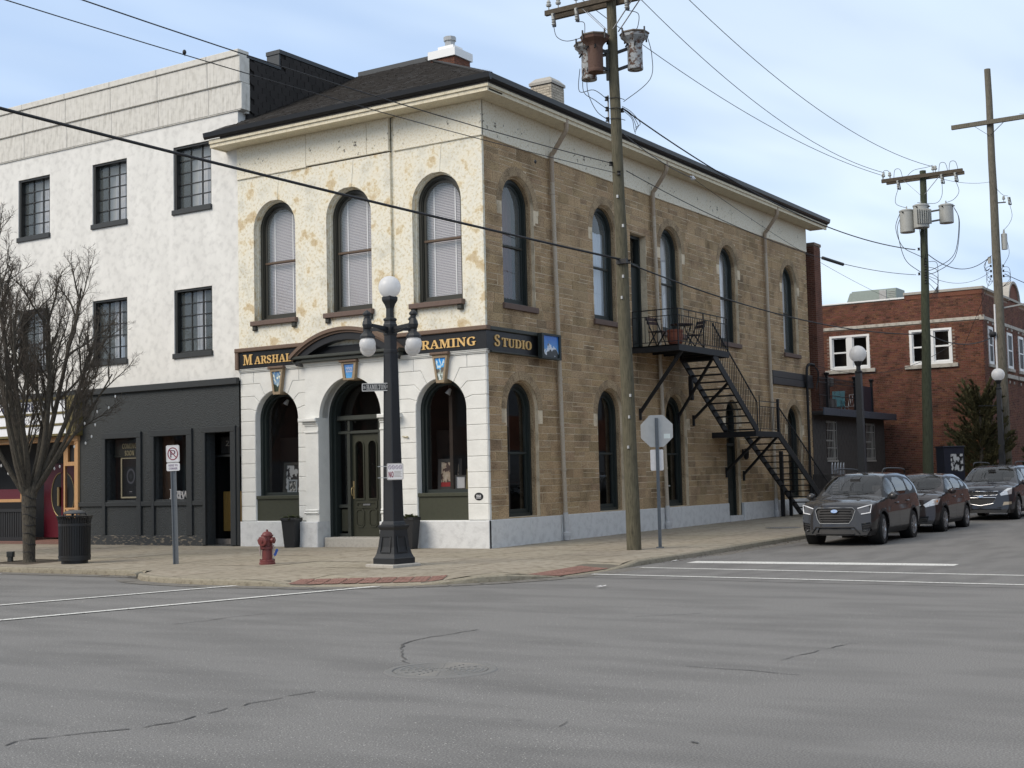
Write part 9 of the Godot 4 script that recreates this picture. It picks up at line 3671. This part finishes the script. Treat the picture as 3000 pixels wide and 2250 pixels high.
	obj("dashboard", cb, M.car_black, C)
	cb = MB.new()
	cb.box(Vector3(-0.12, c.H - 0.24, cz - 0.62), Vector3(0.12, c.H - 0.17, cz - 0.60))
	obj("inner_mirror", cb, M.car_black, C)
	# mirrors
	for s in [-1.0, 1.0]:
		var mr := holder("door_mirror", C)
		var mb := MB.new()
		mb.ball(Vector3(s * (c.W / 2 + 0.09), c.mirror.y, c.mirror.x), 0.10, 14, 10, Vector3(1.15, 0.85, 0.72))
		obj("shell", mb, paint, mr)
		mb = MB.new()
		mb.beam(Vector3(s * (c.W / 2 - 0.09), c.mirror.y - 0.06, c.mirror.x), Vector3(s * (c.W / 2 + 0.05), c.mirror.y - 0.03, c.mirror.x), 0.08, 0.04)
		obj("arm", mb, M.car_black, mr)
	for q in c.handles:
		for s in [-1.0, 1.0]:
			var p := side_at(c, q[0], q[1])
			var mb := MB.new()
			mb.tube([Vector3(s * p, q[1], q[0] - 0.10), Vector3(s * (p + 0.025), q[1], q[0] - 0.07), Vector3(s * (p + 0.025), q[1], q[0] + 0.07), Vector3(s * p, q[1], q[0] + 0.10)], 0.016, 0.016, 6)
			obj("door_handle", mb, paint, C)
	for q in c.rails:
		for s in [-1.0, 1.0]:
			var mb := MB.new()
			mb.tube(spline([Vector3(s * q[0], c.H - 0.05, q[1]), Vector3(s * q[0], c.H + q[3] * 0.8, q[1] - 0.15), Vector3(s * q[0], c.H + q[3], lerpf(q[1], q[2], 0.5)), Vector3(s * q[0], c.H + q[3] * 0.6, q[2] + 0.15), Vector3(s * q[0], c.H - 0.06, q[2])], 5), 0.020, 0.020, 7)
			obj("roof_rail", mb, M.car_black, C)
	for q in c.wipers:
		var mb := MB.new()
		mb.beam(Vector3(q[0], c.top[c.cowl_i][1] + 0.02, cz + 0.0), Vector3(q[1], c.top[c.cowl_i][1] + 0.055, cz - 0.07), 0.02, 0.015)
		obj("wiper", mb, M.car_black, C)
	# bright parts: bars given as [points, radius, material, name], drawn on the nose
	for q in c.bars:
		for s in ([1.0, -1.0] if q[4] else [1.0]):
			var pts := []
			for p in q[0]:
				pts.push_back(Vector3(p[0] * s, p[1], nose_at(c, absf(p[0]), p[1]) + q[5]))
			var mb := MB.new()
			mb.tube(pts, q[1], q[1], 6)
			obj(q[3], mb, M[q[2]], C)
	for q in c.badges:
		var mb := MB.new()
		mb.xf = Transform3D(Basis(Vector3.RIGHT, -0.15), Vector3(0, q[1], nose_at(c, 0.0, q[1]) + q[2]))
		mb.prism(q[0], -0.005, 0.012, 0.004)
		obj("badge", mb, M.chrome, C)
		if q.size() > 3:
			for st in q[3]:
				mb = MB.new()
				mb.xf = Transform3D(Basis(Vector3.RIGHT, -0.15), Vector3(0, q[1], nose_at(c, 0.0, q[1]) + q[2]))
				var star := PackedVector2Array()
				for k in 8:
					var rr2: float = st[2] if k % 2 == 0 else st[2] * 0.35
					star.push_back(Vector2(st[0] + cos(TAU * k / 8) * rr2 * 1.3, st[1] + sin(TAU * k / 8) * rr2))
				mb.prism(star, 0.010, 0.0145)
				obj("badge_star", mb, M.sign_white, C)
	C.scale = Vector3.ONE * scale

func nose_at(c: Dictionary, x: float, y: float) -> float:
	var z: float = c.L / 2 - c.nose * pow(clampf(x / (c.W / 2), 0, 1), 2.2)
	return z - c.rake * clampf((y - 0.55) / 0.5, 0, 1)

func side_at(c: Dictionary, z: float, y: float) -> float:
	var best := 0.8
	var err := 9.0
	for k in 40:
		var p := body_point(c, c.L / 2 - z, 0.5 + 3.2 * k / 40.0)
		if absf(p.y - y) < err:
			err = absf(p.y - y)
			best = p.x
	return best

func ellipse(a: float, b: float) -> PackedVector2Array:
	var p := PackedVector2Array()
	for k in 20:
		p.push_back(Vector2(cos(TAU * k / 20) * a, sin(TAU * k / 20) * b))
	return p

func build_cars() -> void:
	# 1: charcoal estate-like SUV with a dark hexagonal grille
	var c := {
		"paint": "paint_grey", "L": 4.62, "W": 1.815, "H": 1.68, "turn": 0.03, "wheel": 0.352, "base": 2.67, "front": 0.93, "cowl": 1.16, "cowl_i": 3, "clad": 0.36, "nose": 0.26, "rake": 0.10, "steer": 0.10,
		"sill": [[0.0, 0.24], [0.4, 0.22], [4.0, 0.24], [4.62, 0.34]],
		"hw": [[0.0, 0.80], [0.12, 0.86], [0.5, 0.895], [1.4, 0.9075], [3.4, 0.9075], [4.3, 0.88], [4.62, 0.80]],
		"belt": [[0.0, 0.90], [0.15, 0.945], [0.6, 0.99], [1.1, 1.03], [1.6, 1.06], [3.4, 1.10], [4.4, 1.13], [4.62, 1.10]],
		"top": [[0.0, 0.93], [0.10, 0.985], [0.5, 1.045], [1.16, 1.115], [1.35, 1.23], [1.85, 1.52], [2.05, 1.605], [2.5, 1.66], [3.1, 1.675], [3.9, 1.645], [4.3, 1.58], [4.45, 1.45], [4.62, 1.14]],
		"gh": [[0.0, 0.66], [0.3, 0.70], [1.0, 0.74], [1.2, 0.76], [1.9, 0.65], [2.3, 0.62], [3.6, 0.61], [4.3, 0.60], [4.62, 0.70]],
		"screen": [[-0.74, 1.115], [0.74, 1.115], [0.60, 1.595], [0.0, 1.615], [-0.60, 1.595]],
		"windows": [
			[[0.97, 1.10], [0.05, 1.115], [0.05, 1.54], [0.42, 1.525]],
			[[-0.02, 1.12], [-0.95, 1.145], [-1.02, 1.53], [-0.02, 1.55]],
			[[-1.08, 1.15], [-1.72, 1.25], [-1.60, 1.46], [-1.12, 1.52]]],
		"surround": [[1.12, 1.075], [-1.82, 1.135], [-1.80, 1.32], [-1.66, 1.50], [-1.0, 1.57], [0.0, 1.58], [0.42, 1.56]],
		"holes": [
			[[-0.40, 0.60], [-0.33, 0.51], [0.33, 0.51], [0.40, 0.60], [0.46, 0.80], [0.40, 0.85], [-0.40, 0.85], [-0.46, 0.80]],
			[[-0.42, 0.29], [0.42, 0.29], [0.38, 0.40], [-0.38, 0.40]],
			[[0.62, 0.31], [0.80, 0.33], [0.79, 0.53], [0.60, 0.50]],
			[[-0.80, 0.33], [-0.62, 0.31], [-0.60, 0.50], [-0.79, 0.53]]],
		"lamps": [[[[0.50, 0.845], [0.58, 0.70], [0.80, 0.73], [0.84, 0.95], [0.70, 0.915]], "lens_dark", "headlight", 0.004]],
		"seams": [[1.02, 0.36, 0.99, 1.06], [0.03, 0.36, 0.02, 1.09], [-1.02, 0.62, -1.04, 1.12], [0.98, 0.37, -1.0, 0.37]],
		"mirror": Vector2(0.90, 1.10), "handles": [[0.20, 0.93], [-0.78, 0.96]],
		"rails": [[0.60, 0.30, -1.75, 0.075]], "wipers": [[-0.60, 0.0], [-0.02, 0.62]],
		"bars": [
			[[[0.36, 0.79], [0.0, 0.80], [-0.36, 0.79]], 0.014, "car_plastic", "grille_bar", false, -0.012], [[[0.38, 0.73], [0.0, 0.735], [-0.38, 0.73]], 0.013, "car_plastic", "grille_bar", false, -0.012],
			[[[0.38, 0.67], [0.0, 0.67], [-0.38, 0.67]], 0.013, "car_plastic", "grille_bar", false, -0.012], [[[0.35, 0.61], [0.0, 0.61], [-0.35, 0.61]], 0.013, "car_plastic", "grille_bar", false, -0.012], [[[0.33, 0.56], [0.0, 0.555], [-0.33, 0.56]], 0.013, "car_plastic", "grille_bar", false, -0.012],
			[[[0.0, 0.505], [0.34, 0.505], [0.41, 0.60], [0.47, 0.80], [0.41, 0.86], [0.0, 0.865]], 0.013, "steel", "grille_frame", true, 0.0],
			[[[0.52, 0.845], [0.66, 0.885], [0.81, 0.93], [0.785, 0.745], [0.60, 0.715]], 0.014, "drl", "headlight_strip", true, 0.008],
			[[[0.62, 0.45], [0.78, 0.48]], 0.010, "car_plastic", "vent_bar", true, 0.0], [[[0.62, 0.40], [0.79, 0.43]], 0.010, "car_plastic", "vent_bar", true, 0.0],
			[[[0.44, 0.42], [0.0, 0.42], [-0.44, 0.42]], 0.018, "car_plastic", "bumper_bar", false, 0.006], [[[0.44, 0.42], [0.56, 0.28]], 0.018, "car_plastic", "bumper_bar", true, 0.006], [[[0.45, 0.27], [0.0, 0.265], [-0.45, 0.27]], 0.02, "car_plastic", "bumper_lip", false, 0.01],
			[[[0.685, 0.335], [0.686, 0.337]], 0.04, "lens", "fog_lamp", true, 0.0]],
		"badges": [[ellipse(0.083, 0.042), 0.785, 0.012, [[-0.045, 0.004, 0.017], [0.005, 0.018, 0.010], [0.03, 0.003, 0.010], [0.012, -0.016, 0.010], [0.042, -0.014, 0.010], [0.055, 0.014, 0.008]]]],
	}
	make_car(c, "grey_suv", "dark grey SUV with an oval star badge and roof rails, first of the parked cars", Vector3(7.12, road_y(-6.6), -6.67), 1.05)
	# 2: small maroon-black SUV, half hidden
	var d := {
		"paint": "paint_maroon", "L": 4.25, "W": 1.776, "H": 1.63, "turn": 0.02, "wheel": 0.338, "base": 2.555, "front": 0.84, "cowl": 1.02, "cowl_i": 3, "clad": 0.33, "nose": 0.30, "rake": 0.10, "steer": 0.0,
		"sill": [[0.0, 0.23], [0.4, 0.21], [3.7, 0.24], [4.25, 0.34]],
		"hw": [[0.0, 0.76], [0.12, 0.83], [0.5, 0.875], [1.3, 0.888], [3.1, 0.888], [3.95, 0.87], [4.25, 0.78]],
		"belt": [[0.0, 0.88], [0.15, 0.94], [0.55, 1.0], [1.0, 1.035], [1.5, 1.06], [3.1, 1.12], [4.0, 1.15], [4.25, 1.10]],
		"top": [[0.0, 0.91], [0.10, 0.98], [0.45, 1.06], [1.02, 1.135], [1.2, 1.24], [1.65, 1.50], [1.88, 1.585], [2.3, 1.63], [2.8, 1.63], [3.5, 1.59], [3.9, 1.52], [4.08, 1.38], [4.25, 1.12]],
		"gh": [[0.0, 0.62], [0.3, 0.68], [0.9, 0.72], [1.1, 0.745], [1.75, 0.63], [2.1, 0.60], [3.3, 0.585], [3.9, 0.57], [4.25, 0.68]],
		"screen": [[-0.72, 1.13], [0.72, 1.13], [0.58, 1.555], [0.0, 1.58], [-0.58, 1.555]],
		"windows": [
			[[0.92, 1.11], [0.05, 1.13], [0.03, 1.49], [0.40, 1.48]],
			[[-0.02, 1.135], [-0.85, 1.165], [-0.92, 1.46], [-0.03, 1.50]],
			[[-0.98, 1.18], [-1.45, 1.27], [-1.38, 1.39], [-1.02, 1.44]]],
		"surround": [[1.06, 1.085], [-1.55, 1.16], [-1.52, 1.30], [-1.42, 1.43], [-0.9, 1.505], [0.0, 1.535], [0.40, 1.515]],
		"holes": [
			[[-0.42, 0.60], [-0.36, 0.52], [0.36, 0.52], [0.42, 0.60], [0.46, 0.72], [-0.46, 0.72]],
			[[-0.44, 0.76], [0.44, 0.76], [0.40, 0.83], [-0.40, 0.83]],
			[[-0.55, 0.27], [0.55, 0.27], [0.60, 0.44], [-0.60, 0.44]]],
		"lamps": [[[[0.46, 0.76], [0.52, 0.69], [0.80, 0.76], [0.83, 0.93], [0.68, 0.90]], "lens", "headlight", 0.004]],
		"seams": [[0.95, 0.34, 0.93, 1.08], [0.02, 0.34, 0.01, 1.12], [-0.92, 0.62, -0.95, 1.15], [0.9, 0.36, -0.9, 0.36]],
		"mirror": Vector2(0.82, 1.12), "handles": [[0.18, 0.95], [-0.70, 0.98]],
		"rails": [], "wipers": [[-0.58, 0.0], [-0.02, 0.60]],
		"bars": [
			[[[0.40, 0.74], [0.0, 0.74], [-0.40, 0.74]], 0.016, "chrome", "grille_bar", false, 0.0], [[[0.40, 0.62], [0.0, 0.62], [-0.40, 0.62]], 0.010, "car_plastic", "grille_bar", false, -0.015],
			[[[0.56, 0.36], [0.0, 0.36], [-0.56, 0.36]], 0.012, "car_plastic", "grille_bar", false, -0.015], [[[0.56, 0.31], [0.0, 0.31], [-0.56, 0.31]], 0.012, "car_plastic", "grille_bar", false, -0.015],
			[[[0.60, 0.74], [0.601, 0.742]], 0.035, "chrome", "lamp_reflector", true, 0.0], [[[0.70, 0.80], [0.701, 0.802]], 0.035, "chrome", "lamp_reflector", true, 0.0], [[[0.80, 0.83], [0.80, 0.88]], 0.018, "amber", "indicator", true, 0.005]],
		"badges": [[poly2([[-0.085, -0.012], [-0.035, -0.012], [-0.03, -0.032], [0.03, -0.032], [0.035, -0.012], [0.085, -0.012], [0.075, 0.014], [0.03, 0.014], [0.025, 0.032], [-0.025, 0.032], [-0.03, 0.014], [-0.075, 0.014]]), 0.74, 0.016]],
	}
	make_car(d, "maroon_suv", "small glossy near-black maroon SUV, middle of the three parked cars", Vector3(7.18, road_y(-12.0), -12.16), 1.0)
	# 3: larger navy SUV with a split chrome grille
	var e := {
		"paint": "paint_navy", "L": 5.2, "W": 1.99, "H": 1.78, "turn": 0.015, "wheel": 0.375, "base": 3.02, "front": 1.02, "cowl": 1.26, "cowl_i": 3, "clad": 0.34, "nose": 0.30, "rake": 0.10, "steer": 0.0,
		"sill": [[0.0, 0.23], [0.4, 0.21], [4.6, 0.25], [5.2, 0.36]],
		"hw": [[0.0, 0.84], [0.12, 0.92], [0.5, 0.975], [1.5, 0.995], [3.9, 0.995], [4.9, 0.96], [5.2, 0.86]],
		"belt": [[0.0, 0.93], [0.15, 0.99], [0.6, 1.05], [1.2, 1.09], [1.8, 1.11], [3.9, 1.16], [4.9, 1.18], [5.2, 1.14]],
		"top": [[0.0, 0.96], [0.10, 1.03], [0.5, 1.11], [1.26, 1.19], [1.46, 1.30], [2.0, 1.60], [2.25, 1.70], [2.8, 1.765], [3.5, 1.775], [4.4, 1.735], [4.85, 1.66], [5.05, 1.50], [5.2, 1.17]],
		"gh": [[0.0, 0.68], [0.3, 0.74], [1.1, 0.80], [1.3, 0.83], [2.1, 0.72], [2.5, 0.69], [4.2, 0.67], [4.9, 0.65], [5.2, 0.76]],
		"screen": [[-0.81, 1.185], [0.81, 1.185], [0.66, 1.68], [0.0, 1.71], [-0.66, 1.68]],
		"windows": [
			[[1.08, 1.155], [0.15, 1.175], [0.13, 1.62], [0.48, 1.60]],
			[[0.07, 1.18], [-0.95, 1.205], [-1.0, 1.62], [0.07, 1.635]],
			[[-1.07, 1.21], [-2.05, 1.27], [-1.95, 1.54], [-1.10, 1.615]]],
		"surround": [[1.22, 1.13], [-2.16, 1.20], [-2.12, 1.38], [-2.02, 1.58], [-1.0, 1.66], [0.1, 1.67], [0.48, 1.645]],
		"holes": [
			[[-0.50, 0.80], [0.50, 0.80], [0.53, 0.905], [-0.53, 0.905]],
			[[-0.38, 0.53], [0.0, 0.47], [0.38, 0.53], [0.46, 0.70], [-0.46, 0.70]],
			[[-0.62, 0.26], [0.62, 0.26], [0.62, 0.36], [-0.62, 0.36]]],
		"lamps": [[[[0.58, 0.83], [0.62, 0.77], [0.90, 0.82], [0.90, 1.02], [0.78, 1.0]], "lens", "headlight", 0.004], [[[0.66, 0.46], [0.90, 0.50], [0.90, 0.58], [0.70, 0.57]], "fog_tan", "fog_lamp", 0.002]],
		"seams": [[1.10, 0.36, 1.08, 1.12], [0.11, 0.36, 0.10, 1.16], [-1.02, 0.66, -1.04, 1.19], [1.05, 0.38, -1.1, 0.38]],
		"mirror": Vector2(0.98, 1.17), "handles": [[0.28, 0.98], [-0.82, 1.0]],
		"rails": [[0.68, 0.35, -2.1, 0.08]], "wipers": [[-0.66, 0.0], [-0.02, 0.68]],
		"bars": [
			[[[0.0, 0.915], [0.54, 0.91], [0.505, 0.79], [0.0, 0.785]], 0.016, "chrome", "grille_frame", true, 0.004],
			[[[0.0, 0.715], [0.47, 0.71], [0.385, 0.525], [0.0, 0.46]], 0.018, "chrome", "grille_frame", true, 0.004],
			[[[0.68, 0.86], [0.681, 0.862]], 0.045, "chrome", "lamp_reflector", true, -0.02], [[[0.80, 0.90], [0.801, 0.902]], 0.045, "chrome", "lamp_reflector", true, -0.02],
			[[[0.62, 0.40], [0.0, 0.395], [-0.62, 0.40]], 0.02, "car_plastic", "bumper_bar", false, 0.0]],
		"badges": [[poly2([[-0.10, -0.014], [-0.04, -0.014], [-0.035, -0.036], [0.035, -0.036], [0.04, -0.014], [0.10, -0.014], [0.09, 0.016], [0.035, 0.016], [0.03, 0.036], [-0.03, 0.036], [-0.035, 0.016], [-0.09, 0.016]]), 0.75, 0.015]],
	}
	make_car(e, "navy_suv", "large dark navy SUV with a split chrome grille at the right edge", Vector3(7.46, road_y(-19.8), -19.85), 1.0)
